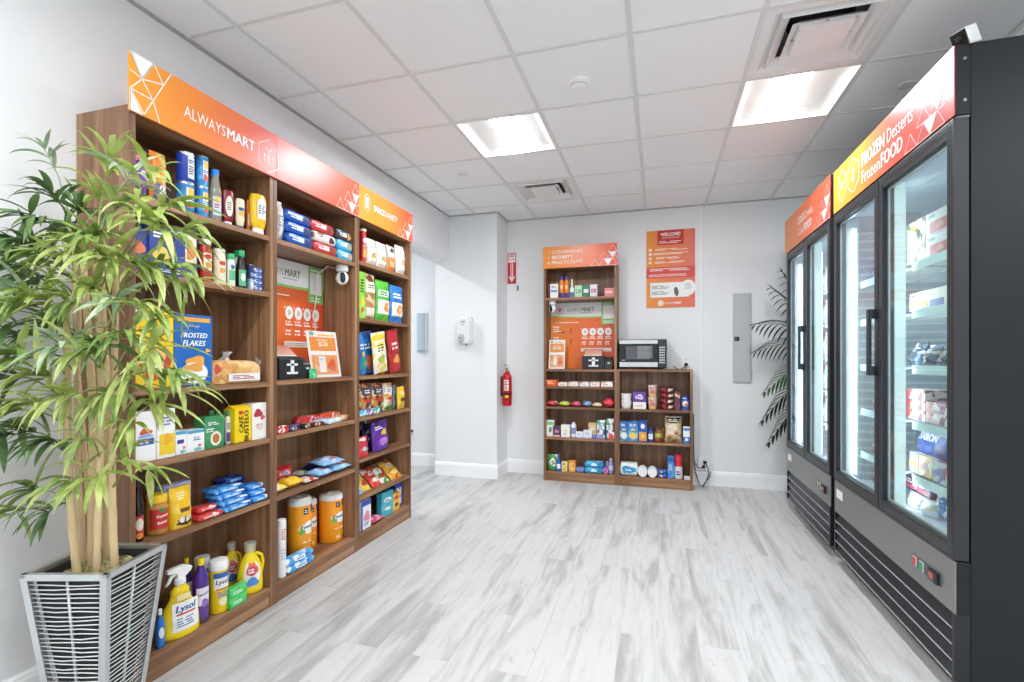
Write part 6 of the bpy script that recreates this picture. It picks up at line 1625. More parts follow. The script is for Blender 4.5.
carton(B(675, 679.8, 392, z, .04, .05), 'noodle_packet', 'narrow dark red packet beside the noodle bowls', 'packet', printed('#6a2f4a', ['#8f4a5a', '#d9b59a'], 20, .55), [], g)
can(BR(681, 690.5, 395.5, z, .03), 'navy blue tub of drink powder at the right end', printed('#2f4a9a', ['#4a6ac0', '#263c80'], 16, .6), [('e', '#efe6da', 0, .45, .7, .4), ('b', '#d9703a', .1, .38, .4, .2), ('l', '#e9edf6', 0, .8, .7, .1, 1)], name='drink_tub', cat='tub', group=g, lid=mat('#26376e'))
z = BB[1]
g = 'cartons and jars on the middle shelf of the low bookcase'
for k, (a, b_, v, c) in enumerate(((617.9, 627.8, 421.5, '#2f7cc0'), (628.2, 638, 421.5, '#3f8fce'))):
    carton(B(a, b_, v, z, .02, .06), 'rice_box', ('blue box with a white bowl at the left end', 'lighter blue box with a yellow bowl, second from the left')[k], 'box', printed(c, ['#6fb2e0', '#2a6cb0'], 16, .6), [('l', '#f0f2ea', 0, .82, .7, .14, 2), ('e', '#eae6da' if k == 0 else '#efcf5a', 0, .28, .8, .34), ('b', '#e6d25a', 0, .58, .5, .12)], g)
carton(B(638.6, 647, 420.5, z, .02, .06), 'waffle_box', 'deep blue and orange box beside the rice boxes', 'box', printed('#2a56b0', ['#3f6cc6', '#234a98'], 14, .6), [('e', '#e9edf2', 0, .72, .5, .24), ('r', '#e89a3a', 0, .25, .9, .4), ('b', '#efc36a', 0, .26, .5, .2)], g)
jar(BR(647.6, 653.6, 428.5, z, .03), 'small blue jar with a white label', mat('#3a5c9c', .3), '#2a4478', [('r', '#e6e9ee', 0, .4, .9, .4)], group=g)
jar(BR(654, 663, 428, z, .03), 'jar of red salsa with a green label', printed('#8e3a22', ['#a84a2c', '#74301c'], 30, .6), '#3f4a2c', [('r', '#9aa84a', 0, .48, .9, .34), ('b', '#d9c84a', 0, .5, .4, .2)], group=g, lid_h=.13)
carton(B(660, 664, 428, z, .14, .04), 'spice_box', 'narrow yellow box behind the salsa jar', 'box', mat('#dba93a', .4), [], g)
bag(B(664.6, 682, 417, z, .03, .09), 'trail_mix_bag', 'large bag of mixed snacks with a dark top', 'bag', printed('#c9ae84', ['#e2d2b0', '#a87a4a', '#d9d0c0'], 22, .4), [('r', '#2a3040', 0, .86, .92, .22), ('l', '#d9cfae', 0, .86, .6, .12, 2), ('b', '#e6dcc4', 0, .45, .6, .3), ('b', '#c9563a', .15, .38, .3, .16)], g)
carton(B(683.2, 690.6, 427, z, .02, .05), 'milk_carton', 'white and blue carton at the right end of the middle shelf', 'carton', mat('#e9eef2', .4), [('r', '#2f6cb8', 0, .2, 1, .4), ('b', '#e7eef4', 0, .25, .5, .2), ('r', '#4a86cc', 0, .85, .9, .16)], g)
z = 0.103
g = 'paper goods on the lowest shelf of the low bookcase'
pack(B(618.2, 638, 463, z, .03, .12), 'tissue_pack', 'white and turquoise tissue pack at the left end of the lowest shelf', 'tissue pack', printed('#e6ebee', ['#f2f4f5'], 10, .6, .28), [('b', '#2f9ad0', 0, .45, .8, .6), ('l', '#eaf3f7', 0, .45, .4, .2, 2)], g, endf=.08)
for k, (a, b_) in enumerate(((637.8, 647.4), (647.7, 657.2))):
    P = B(a, b_, 465, z, .0, .10)
    P['h'] = P['w'] * 1.15
    t0 = dict(P)
    bm = bmesh.new(); r_ = P['w'] / 2
    bm_lathe(bm, [(r_ * .9, 0), (r_, .006), (r_, .09), (r_ * .95, .10)], 28)
    o_ = obj('paper_bowl_pack', bm, mat('#f0f0ef', .4), smooth=True, autosmooth=40)
    for v in o_.data.vertices: v.co = Vector((v.co.x, v.co.z - .05, v.co.y * 1.15 + r_ * 1.15))
    o_.data.flip_normals()
    decal(o_, 'rim_print', mat('#cfe0ea'), 0, r_ * 2.05, r_ * 1.1, r_ * .16, flat(-.05), 'rect', eps=.0008)
    settle(o_, P, ('round white plate pack standing on edge, left of two', 'round white plate pack standing on edge, right of two')[k], 'paper plates', 'white plate packs')
for k in range(2):
    pack(B(657.6, 667, 470, z + .042 * k, .02, .07, h=.041), 'freezer_bag_box', 'royal blue packet lying beside the white plates, %s of two' % ('lower', 'upper')[k], 'packet', printed('#2f52b0', ['#4f74cc', '#e2d25a'], 22, .6), [('b', '#e8d84a', -.1, .5, .3, .5)], g)
carton(B(667.6, 674.3, 456.5, z, .03, .05), 'foil_box', 'tall blue box beside the red capped bottle', 'box', printed('#3f8fd0', ['#5ea6de', '#3580c0'], 16, .6), [('r', '#2a5ca8', 0, .85, .9, .2), ('l', '#e2eef6', 0, .5, .6, .3, 4)], g)
bottle(BR(674.4, 682.8, 455.5, z, .02), 'white spray can with a tall red cap', mat('#e4dfe2', .3), mat('#d4323c', .3), [('r', '#d9d4e0', 0, .25, 1, .3), ('l', '#2f4f9a', 0, .25, .6, .2, 2)], neck=.78, shoulder=.50, cap0=.53, capw=.92, group=g)
carton(B(684.3, 690, 475, z, .01, .03, h=.035), 'matchbox', 'tiny white box at the front right corner of the lowest shelf', 'box', mat('#d9dbe0', .4), [('l', '#8f9ab0', 0, .5, .6, .4, 1)], g)
# ================================================================ FROZEN GOODS
g = 'frozen goods in the nearer freezer'
z = NEAR_Z[0] + .012
carton(Fz(906.5, 925, 221, z, 1.27, .16), 'frozen_box', 'green and white frozen food box on the top freezer shelf', 'frozen food box', printed('#dfe2d6', ['#3f4f3a', '#6a7a58', '#c9cfc0'], 30, .35), [('r', '#eef0ea', -.34, .5, .28, .9), ('r', '#58a86a', -.34, .9, .2, .08), ('b', '#d98a5a', -.1, .85, .4, .1)], g)
P = Fz(925.5, 947.5, 233, z, 1.265, .16)
P['h'] = .11
for k in range(2):
    carton(up(dict(P), .1105 * k), 'frozen_box', 'white and red frozen food box, %s of two on the top freezer shelf' % ('lower', 'upper')[k], 'frozen food box', mat('#e9e9e4', .4), [('r', '#d05a5e', .1, .32, .8, .5), ('r', '#4fae7a', -.2, .82, .3, .14), ('b', '#e8a48c', .2, .35, .3, .3)], g)
z = NEAR_Z[1] + .012
carton(Fz(909.5, 947, 290, z, 1.27, .14), 'frozen_box', 'white, blue and orange pastry box on the second freezer shelf', 'frozen food box', mat('#eceadf', .4), [('l', '#7a8a96', .08, .74, .4, .16, 2), ('r', '#3a5fae', .26, .26, .36, .36), ('b', '#e09a4a', -.08, .30, .22, .4), ('b', '#d9b07a', -.38, .42, .22, .6), ('b', '#8f6aa8', -.38, .84, .2, .12)], g)
z = NEAR_Z[2] + .012
for k, (a, b_, v) in enumerate(((905, 917, 343), (918.4, 931, 345), (932.4, 947, 347))):
    bag(Fz(a, b_, v, z, 1.26, .10), 'frozen_bag', ('dark frozen bag at the left of the third freezer shelf', 'dark frozen bag in the middle of the third freezer shelf', 'dark frozen bag at the right of the third freezer shelf')[k], 'frozen bag', printed('#3a4658', ['#6a4a4a', '#c9b8a8', '#556a86'], 26, .5), [('l', '#e0e4ea', 0, .7, .6, .2, 2)], g, pouch=True)
z = NEAR_Z[3] + .012
for k, (a, b_) in enumerate(((905, 925), (925.5, 947))):
    for q in range(3 if k == 0 else 2):
        P = Fz(a, b_, 400, z + .052 * q, 1.26, .14, h=.051)
        carton(P, 'frozen_meal', 'flat pinkish frozen meal box, %s stack of the fourth freezer shelf, %s' % (('left', 'right')[k], ('lowest', 'second', 'topmost')[q]), 'frozen meal', printed(('#d9c2bc', '#c98a86', '#e2d9d2')[q], ['#b5584f', '#efe9e2', '#8a5a6a'], 24, .5), [('l', '#f4efe9', 0, .5, .6, .4, 2), ('b', '#c94f45', -.3, .5, .2, .6)], g)
z = NEAR_Z[4] + .012
bag(Fz(908, 947, 433, z, 1.31, .08, h=.225), 'pizza_bag', 'deep blue frozen bag lettered across in white, lower freezer shelf', 'frozen bag', printed('#2f4a86', ['#3f5ea0', '#273f74'], 12, .6), [('t', 'BARON', '#e2e6ec', 0, .80, .8, .16, dict(bold=True))], g)
for k, (a, b_, c, cs) in enumerate(((909.5, 918, '#7a86b0', ['#e0c04a', '#c9ced9']), (918.5, 932, '#d9b24a', ['#a85a3a', '#efe2c0']), (932.5, 947, '#c9ccd6', ['#6a7ab0', '#b5584f']))):
    carton(Fz(a, b_, 452, z, 1.25, .04, h=.10), 'frozen_burger_box', ('grey blue frozen box in front of the lettered bag', 'yellow frozen burger box in front of the lettered bag', 'pale frozen box right of the burger box')[k], 'frozen food box', printed(c, cs, 24, .5), [('b', cs[0], 0, .5, .6, .4)], g)
z = .566
for k, (a, b_, hh, c, cs, lab) in enumerate(((904, 916, .085, '#3f3448', ['#c9485a', '#d9d4dc'], 'dark frozen box with a red band on the freezer floor'), (917, 930, .085, '#4a3444', ['#d9566a', '#8a5a9a'], 'dark plum frozen box on the freezer floor'), (931, 947, .15, '#2f86c8', ['#e9eef2', '#e6c65a'], 'bright blue frozen bag at the right of the freezer floor'))):
    P = Fz(a + (1.5 if k == 2 else 0), b_, 470, z + (.075 if k < 2 else 0), 1.27, .08, h=hh)
    if k < 2:
        carton(P, 'frozen_box', lab, 'frozen food box', printed(c, cs, 26, .55), [('l', '#efe4e4', 0, .6, .7, .3, 2), ('r', cs[0], 0, .25, .9, .2)], g)
        bag(Fz(a, b_, 0, z, 1.25, .06, h=.072), 'vegetable_bag', ('white frozen bag under the dark red banded box', 'white frozen bag under the plum box')[k], 'frozen bag', printed('#dfe2e4', ['#e9e4d6', '#b9c4b0'], 24, .5), [], g, lying=False, pouch=True)
    else:
        bag(P, 'frozen_bag', lab, 'frozen bag', printed(c, cs, 18, .55), [('l', '#eef3f7', 0, .7, .6, .2, 2)], g)
for k, (y, zz, hh, c, cs) in enumerate(((3.535, 1.82, .16, '#7a4fb0', ['#b98ad0', '#e6dff0']), (3.535, 1.58, .12, '#c9463f', ['#efe4dc', '#3a4a6a']), (3.53, 1.30, .14, '#4a5a7a', ['#d9c24a', '#c9ced6']), (3.53, 1.021, .13, '#b5584f', ['#e9e2d6', '#7a3a4a']), (3.53, .752, .14, '#8a5a4a', ['#d9d0c0', '#c9a24a']), (3.53, .566, .14, '#a86a5a', ['#e6dccf', '#6a7ab0']))):
    bag(dict(loc=(1.305, y, zz), rz=-PI / 2, w=.12, h=hh, d=.07), 'frozen_bag', ('purple', 'red', 'slate blue', 'brick red', 'brown', 'rosy brown')[k] + ' frozen bag seen through the left door of the nearer freezer', 'frozen bag', printed(c, cs, 26, .5), [], g, pouch=True)
g = 'cold goods in the farther cooler'
rnd = random.Random(5)
names_ = ('topmost', 'second', 'third', 'fourth', 'lowest')
for k, zz in enumerate(FAR_Z):
    c, cs = (('#c9ccd0', ['#8a9aa6', '#e6e9ec']), ('#b8c4cc', ['#6a8aa0', '#e2e6ea']), ('#cfd2cf', ['#9aa68f', '#eceee9']), ('#c6bcc0', ['#a8747a', '#eae4e4']), ('#bfc6d2', ['#6f7fae', '#e6e9f0']))[k]
    carton(dict(loc=(1.33, 4.10, zz + .012), rz=-PI / 2, w=.20, h=.13 + .02 * (k % 2), d=.12), 'cold_box', 'pale cold box on the %s shelf of the farther cooler' % names_[k], 'cold food box', printed(c, cs, 22, .5), [('b', cs[0], 0, .5, .6, .4), ('l', '#f4f4f2', 0, .8, .6, .12, 1)], g)
    for q in range(3):
        bottle(dict(loc=(1.29, 4.48 + .085 * q, zz + .012), rz=-PI / 2, w=.066, h=.19, d=.066), '%s drink bottle on the %s shelf of the farther cooler, %s from the door edge' % (('clear', 'amber', 'blue')[q], names_[k], ('third', 'second', 'first')[q]), mat(('#c9d6da', '#b5793a', '#4f7fb8')[q], .15), ('#d9dde0', '#c9452f', '#2f5fa8')[q], [('r', '#e9ecec', 0, .45, 1, .3)], neck=.40, shoulder=.62, cap0=.90, group=g)

# ================================================================ ON THE WALLS
# welcome poster
w, h = .497, .835
t = thing('poster', 'orange and red welcome poster with white rules on the back wall above the low bookcase', 'poster', (.119, BW - .006, 1.882))
part_box('board', t, gradient([(0, '#f09a3c'), (.35, '#ee8440'), (1, '#e8705a')], 0, .4), -w / 2, w / 2, 0, .005, 0, h, .001)
S = flat(0)
def dw(k, m_, cx, cz, ww, hh, **q): return decal(t, k, col(m_), cx * w, cz * h, ww * w, hh * h, S, **q)
dw('title_panel', '#c4281f', 0, .905, .54, .19); 
lettering(t, 'WELCOME!', WHITE, 0, .945 * h, .40 * w, .042 * h, S, bold=True, keep=False)
lettering(t, '¡BIENVENIDOS!', mat('#f3d2c4'), 0, .898 * h, .36 * w, .026 * h, S, keep=False, shear=.15)
dw('small_print', '#f1d6cc', 0, .845, .48, .035, shape='rows', n=2, eps=.0014)
for k in range(4):
    zz = .752 - k * .055
    dw('number_disc', '#f6f1ea', -.42, zz, .065, .036, shape='ellipse', eps=.0012)
    lettering(t, str(k + 1), mat('#e8703a'), -.42 * w, zz * h, .03 * w, .022 * h, S, bold=True, eps=.0018)
    dw('small_print', '#f8e3d2', .05 - (.05 if k == 2 else 0), zz, (.72, .82, .6, .75)[k], .030, shape='rows', n=2, eps=.0012)
dw('red_band', '#d8433c', 0, .455, 1.0, .14, eps=.0012)
dw('small_print', '#f6d9d4', 0, .492, .86, .04, shape='rows', n=2, eps=.0016); dw('small_print', '#f2cfca', 0, .418, .9, .035, shape='rows', n=2, eps=.0016)
dw('notice_panel', '#eef0ee', -.02, .23, .80, .19, eps=.0012); dw('notice_disc', '#f0f1ef', .36, .25, .30, .20, shape='ellipse', eps=.0014)
dw('small_print', '#8f9494', -.18, .265, .42, .05, shape='rows', n=3, eps=.0016); dw('small_print', '#8f9494', -.18, .19, .42, .05, shape='rows', n=3, eps=.0016)
dw('pen_mark', '#56595c', .12, .205, .09, .12, shape='ellipse', eps=.0018, rot=.15); dw('picture', '#d5d9da', .36, .27, .12, .08, eps=.0018)
dw('emblem', '#f6efe6', -.20, .06, .12, .075, shape='ellipse', eps=.0012); strips(t, mat('#e8703a'), hexa(-.20 * w, .06 * h, .032 * w, .022 * h), S, .003, name='hexagon_emblem', eps=.0018)
lettering(t, 'ALWAYS', WHITE, -.035 * w, .06 * h, .19 * w, .026 * h, S, keep=False); lettering(t, 'MART', WHITE, .155 * w, .06 * h, .16 * w, .026 * h, S, bold=True, keep=False)

# fire extinguisher sign
t = thing('fire_sign', 'narrow red and white fire extinguisher sign with a down arrow on the back wall', 'sign', (-1.660, BW - .004, 2.215))
part_box('plate', t, mat('#c8202a', .35), -.052, .052, 0, .003, 0, .36, .001)
S = flat(0)
decal(t, 'white_panel', WHITE, 0, .30, .085, .095, S); lettering(t, 'FIRE', mat('#c8202a'), 0, .325, .06, .03, S, bold=True, eps=.0014); lettering(t, 'EXTINGUISHER', mat('#c8202a'), 0, .283, .074, .014, S, bold=True, keep=False, eps=.0014)
strips(t, WHITE, [((0, .245), (0, .07))], S, .030, [[(-.040, .085), (.040, .085), (0, .018)]], name='arrow_mark')
strips(t, mat('#c8202a'), [((0, .245), (0, .09))], S, .010, name='arrow_core', eps=.0018)
bm = bmesh.new(); bm_box(bm, -.012, .012, -.004, 0, -.02, .035); bm_tube(bm, [(0, -.004, .02), (0, -.022, .004), (0, -.026, -.014), (0, -.016, -.022)], .004, 8)
tag(obj('wall_hook', bm, mat('#8a8d90', .3, .9), loc=(-1.588, BW, 2.155)), 'small grey metal hook on the back wall below the fire sign', 'hook')
# extinguisher hung on the corner wall
ex, ey = PIL_X + .073, 5.30
t = thing('fire_extinguisher', 'red fire extinguisher hung on the corner wall with a yellow label', 'fire extinguisher', (ex, ey, .80), (0, 0, 0))
RED = mat('#c11420', .25)
bm = bmesh.new(); bm_lathe(bm, [(.045, .0), (.054, .010), (.056, .03), (.056, .30), (.052, .335), (.036, .365), (.022, .375), (.022, .39)], 28); obj('cylinder', bm, RED, t, smooth=True, autosmooth=50)
bm = bmesh.new(); bm_lathe(bm, [(.0585, .125), (.0585, .15)], 28, cap=False); bm_box(bm, -.073, -.05, -.012, .012, .11, .33); obj('bracket_band', bm, BLACK, t)
decal(t, 'label_panel', mat('#e9e4d6'), .01, .235, .055, .12, round_front(.056)); decal(t, 'yellow_label', mat('#f0d22a'), .014, .11, .04, .03, round_front(.056)); decal(t, 'black_label', BLACK, .016, .072, .03, .034, round_front(.056))
decal(t, 'small_print', mat('#8a3030'), .01, .235, .045, .10, round_front(.056), 'rows', n=6, eps=.0014)
bm = bmesh.new(); bm_lathe(bm, [(.016, .388), (.018, .395), (.018, .425), (.012, .432)], 16); vl = obj('valve', bm, mat('#b9a05a', .3, .8), t, smooth=True, autosmooth=40)
bm = bmesh.new(); bm_box(bm, -.010, .010, -.085, .012, .428, .436); obj('carry_handle', bm, mat('#c9cbcc', .3, .8), vl, bevel=.002)
bm = bmesh.new(); v = bm_box(bm, -.009, .009, -.09, .012, .446, .453)
for q in v[0:2] + v[4:6]: q.co.z += .022
obj('squeeze_lever', bm, mat('#c9cbcc', .3, .8), vl, bevel=.002)
bm = bmesh.new(); bm_lathe(bm, [(.014, 0), (.014, .010), (.012, .012)], 16); obj('gauge', bm, mat('#e6e6e2', .3), vl, loc=(.016, -.004, .41), rot=(0, PI / 2, 0), smooth=True, autosmooth=40)
bm = bmesh.new(); bm_tube(bm, [(0, .018, .41), (0, .045, .405), (.012, .064, .36), (.014, .066, .25), (.012, .064, .16)], [.007, .007, .007, .007, .009], 10); obj('hose', bm, mat('#222426', .5), t, smooth=True)
bm = bmesh.new(); bm_tube(bm, [(.012, -.02, .425), (.03, -.03, .44), (.025, -.045, .46)], .0018, 6); obj('pull_ring', bm, mat('#c9cbcc', .3, .9), vl)
# soap dispenser
t = thing('soap_dispenser', 'white wall soap dispenser on the corner wall', 'soap dispenser', (-2.085, PIL_Y, 1.49))
w, h, d = .165, .315, .105
bm = bmesh.new()
prof = [(-w / 2, 0.03), (-w / 2, h * .86), (-w / 2 + .035, h), (w / 2 - .035, h), (w / 2, h * .86), (w / 2, 0.03), (w / 2 - .03, 0), (-w / 2 + .03, 0)]
A = [bm.verts.new((x, -.004, zz)) for x, zz in prof]; Bv = [bm.verts.new((x * .9, -d, h * .5 + (zz - h * .5) * .92)) for x, zz in prof]
for i in range(8): bm.faces.new((A[i], A[(i + 1) % 8], Bv[(i + 1) % 8], Bv[i]))
bm.faces.new(Bv); bm.faces.new(A); obj('cover', bm, mat('#e6e8ea', .3), t, bevel=.012, seg=3)
part_box('back_plate', t, mat('#c9ccce'), -w / 2 - .003, w / 2 + .003, -.008, 0, .006, h - .004, .006)
S = flat(-d)
bm = bmesh.new(); bm_lathe(bm, [(.040, -.002), (.042, .004), (.038, .012), (.028, .016)], 24, sy=1.15); pb_ = obj('push_button', bm, mat('#b9bdc0', .3), t, loc=(-.022, -d, .072), rot=(PI / 2, 0, 0), smooth=True, autosmooth=40)
lettering(t, 'GOJO', mat('#4a4e52'), 0, h * .80, .07, .022, S, bold=True, eps=.002); decal(t, 'small_print', mat('#8f9498'), 0, h * .70, .05, .01, S, 'rows', n=1, eps=.002); decal(pb_, 'arrow_mark', mat('#5a5e62'), 0, .0, .02, .02, lambda x, zz: (x, zz, .0165), 'blob', eps=0)
bm = bmesh.new(); bm_lathe(bm, [(.008, -.012), (.010, .01)], 12); obj('spout', bm, mat('#5a5e62'), t, loc=(.03, -.07, .006))
# pale fixture in the recess
t = thing('wall_holder', 'pale grey blue upright holder on the recess wall beyond the bookcases', 'wall holder', (-2.825, BW, 1.44))
bm = bmesh.new()
n = 12; A, Bv = [], []
for i in range(n + 1):
    a = PI * i / n; A.append(bm.verts.new((-.062 * math.cos(a), -.075 * math.sin(a), 0))); Bv.append(bm.verts.new((-.062 * math.cos(a), -.075 * math.sin(a), .455)))
for i in range(n): bm.faces.new((A[i], A[i + 1], Bv[i + 1], Bv[i]))
bm.faces.new(A); bm.faces.new(Bv); bm.faces.new((A[0], A[-1], Bv[-1], Bv[0])); obj('body', bm, mat('#b3c3cb', .2), t, smooth=True, autosmooth=40)
part_box('edge_trim', t, mat('#e2e7ea', .2), -.070, -.056, -.03, -.002, -.008, .463, .002); part_box('edge_trim', t, mat('#e2e7ea', .2), .056, .070, -.03, -.002, -.008, .463, .002)
# breaker panel
t = thing('breaker_panel', 'tall flat grey electrical panel on the back wall', 'electrical panel', (.823, BW, 1.085))
part_box('box', t, mat('#b3b6b7', .35), -.086, .086, -.018, -.001, 0, .922, .003)
part_box('door', t, mat('#bcbfc0', .33), -.076, .076, -.0225, -.018, .01, .912, .002)
part_box('latch', t, BLACK, -.074, -.028, -.028, -.0225, .43, .475, .003); part_box('latch_lever', t.children[-1], mat('#5a5d60', .3, .6), -.066, -.054, -.032, -.028, .436, .469, .001)
# cable raceway and outlets
t = thing('cable_raceway', 'white cable raceway running up the back wall beside the low bookcase', 'cable raceway', (.425, BW, .275))
part_box('channel', t, mat('#eff0f0', .35), -.013, .013, -.014, -.0005, 0, CEIL - .275, .002); part_box('end_fitting', t, mat('#e9eaea', .35), -.019, .019, -.018, -.0005, CEIL - .315, CEIL - .276, .003)
def outlet(label, x, y, zz, w=.075, h=.118, boxd=.006):
    t = thing('wall_outlet', label, 'outlet', (x, y, zz), group='white wall outlets')
    part_box('cover_plate', t, mat('#eff0ef', .3), -w / 2, w / 2, -boxd, -.0003, -h / 2, h / 2, .002)
    for dz in (.024, -.024):
        s = part_box('socket', t, mat('#e6e7e6', .3), -.017, .017, -boxd - .0015, -boxd, dz - .014, dz + .014, .004)
        for dx in (-.006, .006): part_box('slot', s, BLACK, dx - .001, dx + .001, -boxd - .002, -boxd - .0015, dz - .004, dz + .006, 0)
    return t
outlet('white double wall outlet with black plugs low beside the low bookcase', .447, BW, .225, .105, .13, .03)
po = on_y(686, 362, BW); outlet('white wall outlet just above the low bookcase beside the microwave', po.x, BW, po.z)
pr = on_y(412.5, 431, BW); outlet('white wall outlet on the recess wall beyond the far bookcase', pr.x, BW, pr.z - .02)
def plug(label, loc, pts, r=.0045):
    t = thing('power_plug', label, 'plug', loc, group='black power plugs')
    bm = bmesh.new(); v = bm_box(bm, -.016, .016, -.038, 0, -.014, .014)
    obj('plug_body', bm, BLACK, t, bevel=.005)
    bm = bmesh.new(); bm_tube(bm, pts, r, 8); obj('cord', bm, BLACK, t, smooth=True)
    return t
yb_ = BW - .0325
plug('black plug in the right upper socket with a cord hanging to the floor', (.462, yb_, .249), [(0, -.036, -.002), (.01, -.06, -.01), (.028, -.06, -.06), (.03, -.05, -.13), (.0, -.07, -.20), (-.03, -.09, -.243)])
plug('black plug in the lower socket, its cord looping back beside the bookcase', (.447, yb_, .201), [(0, -.036, 0), (-.02, -.055, -.005), (-.06, -.05, .0), (-.093, -.04, .05), (-.098, -.03, .17), (-.098, -.02, .30)])
plug('black plug by the microwave, its cord running behind it', (po.x, BW - .0078, po.z - .024), [(0, -.036, 0), (-.02, -.05, -.03), (-.06, -.06, -.055), (-.10, -.05, -.045), (-.13, -.05, -.02)])
plug('black plug in the recess wall outlet', (pr.x, BW - .0078, pr.z + .004), [(0, -.036, 0), (-.02, -.05, -.03), (-.06, -.03, -.10), (-.10, -.02, -.2)])
bm = bmesh.new(); bm_tube(bm, [(.352, BW - .022, 1.0 - .25), (.350, BW - .03, .55), (.352, BW - .035, .30), (.37, BW - .05, .14), (.40, BW - .075, .03), (.425, BW - .09, .008), (.445, BW - .075, .02), (.505, BW - .055, .10), (.515, BW - .05, .16)], .0045, 8)
tag(obj('power_cable', bm, BLACK, smooth=True), 'black power cord looping down to the floor beside the low bookcase', 'cable')
bm = bmesh.new(); bm_tube(bm, [(.51, BW - .02, .245), (.54, BW - .03, .22), (.535, BW - .04, .15), (.51, BW - .05, .08), (.50, BW - .045, .01)], .0022, 6)
tag(obj('charger_cable', bm, mat('#d9dada'), smooth=True), 'thin pale cable curling down beside the black plugs', 'cable')
# camera on top of the nearer freezer
pc = Vector((FX + .075, NY[0] + .06, 2.555))
t = thing('security_camera', 'white block camera standing on top of the nearer freezer', 'camera', pc, (0, 0, -PI / 2 + .45), 'white indoor security cameras')
bm = bmesh.new(); bm_lathe(bm, [(.022, 0), (.022, .004), (.007, .008), (.007, .02)], 18); obj('foot', bm, WHITE, t, smooth=True, autosmooth=40)
bm = bmesh.new(); bm_box(bm, -.032, .032, -.026, .030, 0, .070); hd = obj('housing', bm, mat('#f2f3f3', .25), t, loc=(0, 0, .018), rot=(.42, 0, 0), bevel=.006, seg=3)
part_box('lens_face', hd, mat('#17191b', .15), -.029, .029, -.030, -.026, .004, .066, .005)
bm = bmesh.new(); bm_lathe(bm, [(.012, 0), (.012, .003), (.007, .004)], 18); obj('lens', bm, mat('#30363c', .05), hd, loc=(0, -.030, .040), rot=(PI / 2, 0, 0), smooth=True)
bm = bmesh.new(); bm_tube(bm, [(pc.x + .03, pc.y + .01, 2.565), (pc.x + .06, pc.y, 2.578), (pc.x + .12, pc.y + .01, 2.562), (pc.x + .17, pc.y + .02, 2.572), (pc.x + .22, pc.y + .01, 2.64), (pc.x + .30, pc.y, 2.80), (pc.x + .36, pc.y, CEIL + .004)], .0028, 6)
tag(obj('camera_cable', bm, BLACK, smooth=True), 'thin black cable from the freezer-top camera up to the ceiling', 'cable')

# ================================================================ PLANTER AND BAMBOO
pl_x, pl_y, TOPZ, RT, RB = -1.891, 1.2396, .622, .1305, .070
t = thing('planter', 'square tapered planter of silver posts and strung wires by the nearest bookcase', 'planter', (pl_x, pl_y, 0), (0, 0, YAW))
ALU = mat('#c9cccd', .28, .8, var=.03)
def half(zz): return RB + (RT - RB) * zz / TOPZ
for sx in (-1, 1):
    for sy in (-1, 1):
        bm = bmesh.new()
        c = [bm.verts.new((sx * half(zz) + dx * .011 * (-sx if False else 1), sy * half(zz) + dy * .011, zz)) for zz in (0.0, TOPZ) for dx, dy in ((-1, -1), (1, -1), (1, 1), (-1, 1))]
        for f in ((0, 1, 2, 3), (7, 6, 5, 4), (0, 4, 5, 1), (1, 5, 6, 2), (2, 6, 7, 3), (3, 7, 4, 0)): bm.faces.new([c[i] for i in f])
        obj('corner_post', bm, ALU, t, bevel=.002)
for k in range(4):
    bm = bmesh.new(); a = RT
    bm_box(bm, -a - .010, a + .010, -a - .010, -a + .008, TOPZ - .010, TOPZ + .012)
    o_ = obj('top_rail', bm, ALU, t, rot=(0, 0, k * PI / 2), bevel=.002)
for k in range(4):
    bm = bmesh.new(); rnd = random.Random(k + 3)
    n = 38
    for i in range(n):
        zz = .03 + (TOPZ - .055) * i / (n - 1)
        a = half(zz); s_ = rnd.uniform(-.0035, .0035)
        bm_tube(bm, [(-a, -a - .002, zz + s_), (-a * .3, -a - .007, zz + rnd.uniform(-.003, .003)), (a * .35, -a - .007, zz + rnd.uniform(-.003, .003)), (a, -a - .002, zz - s_)], .0021, 5)
    obj('wire_mesh', bm, mat('#d6d8d6', .35, .2), t, rot=(0, 0, k * PI / 2), smooth=True)
for k in range(4):                                     # upright braces behind the wires
    bm = bmesh.new(); bm_tube(bm, [(0, -half(.02) + .004, .02), (0, -RT + .006, TOPZ - .01)], .005, 8)
    obj('brace_rod', bm, ALU, t, rot=(0, 0, k * PI / 2), smooth=True)
bm = bmesh.new()
c0, c1, c2 = [], [], []
for (sx, sy) in ((-1, -1), (1, -1), (1, 1), (-1, 1)):
    c0.append(bm.verts.new((sx * (RB - .018), sy * (RB - .018), .03))); c1.append(bm.verts.new((sx * (RT - .016), sy * (RT - .016), TOPZ - .004))); c2.append(bm.verts.new((sx * (RT - .026), sy * (RT - .026), TOPZ - .05)))
for i in range(4):
    j = (i + 1) % 4; bm.faces.new((c0[i], c0[j], c1[j], c1[i])); bm.faces.new((c1[i], c1[j], c2[j], c2[i]))
bm.faces.new(c0)
obj('liner', bm, mat('#1f2224', .6), t)
bm = bmesh.new(); n = 22; a = RT - .030; g_ = []
for j in range(n + 1):
    row = []
    for i in range(n + 1):
        x, y = a * (2 * i / n - 1), a * (2 * j / n - 1)
        e = min(1, (1 - max(abs(x), abs(y)) / a) * 4)
        row.append(bm.verts.new((x, y, TOPZ - .042 + e * (.022 + .035 * noise.noise(Vector((x * 30, y * 30, 1))) + .014 * noise.noise(Vector((x * 110, y * 110, 4)))))))
    g_.append(row)
for j in range(n):
    for i in range(n): bm.faces.new((g_[j][i], g_[j][i + 1], g_[j + 1][i + 1], g_[j + 1][i]))
MOSS = bm

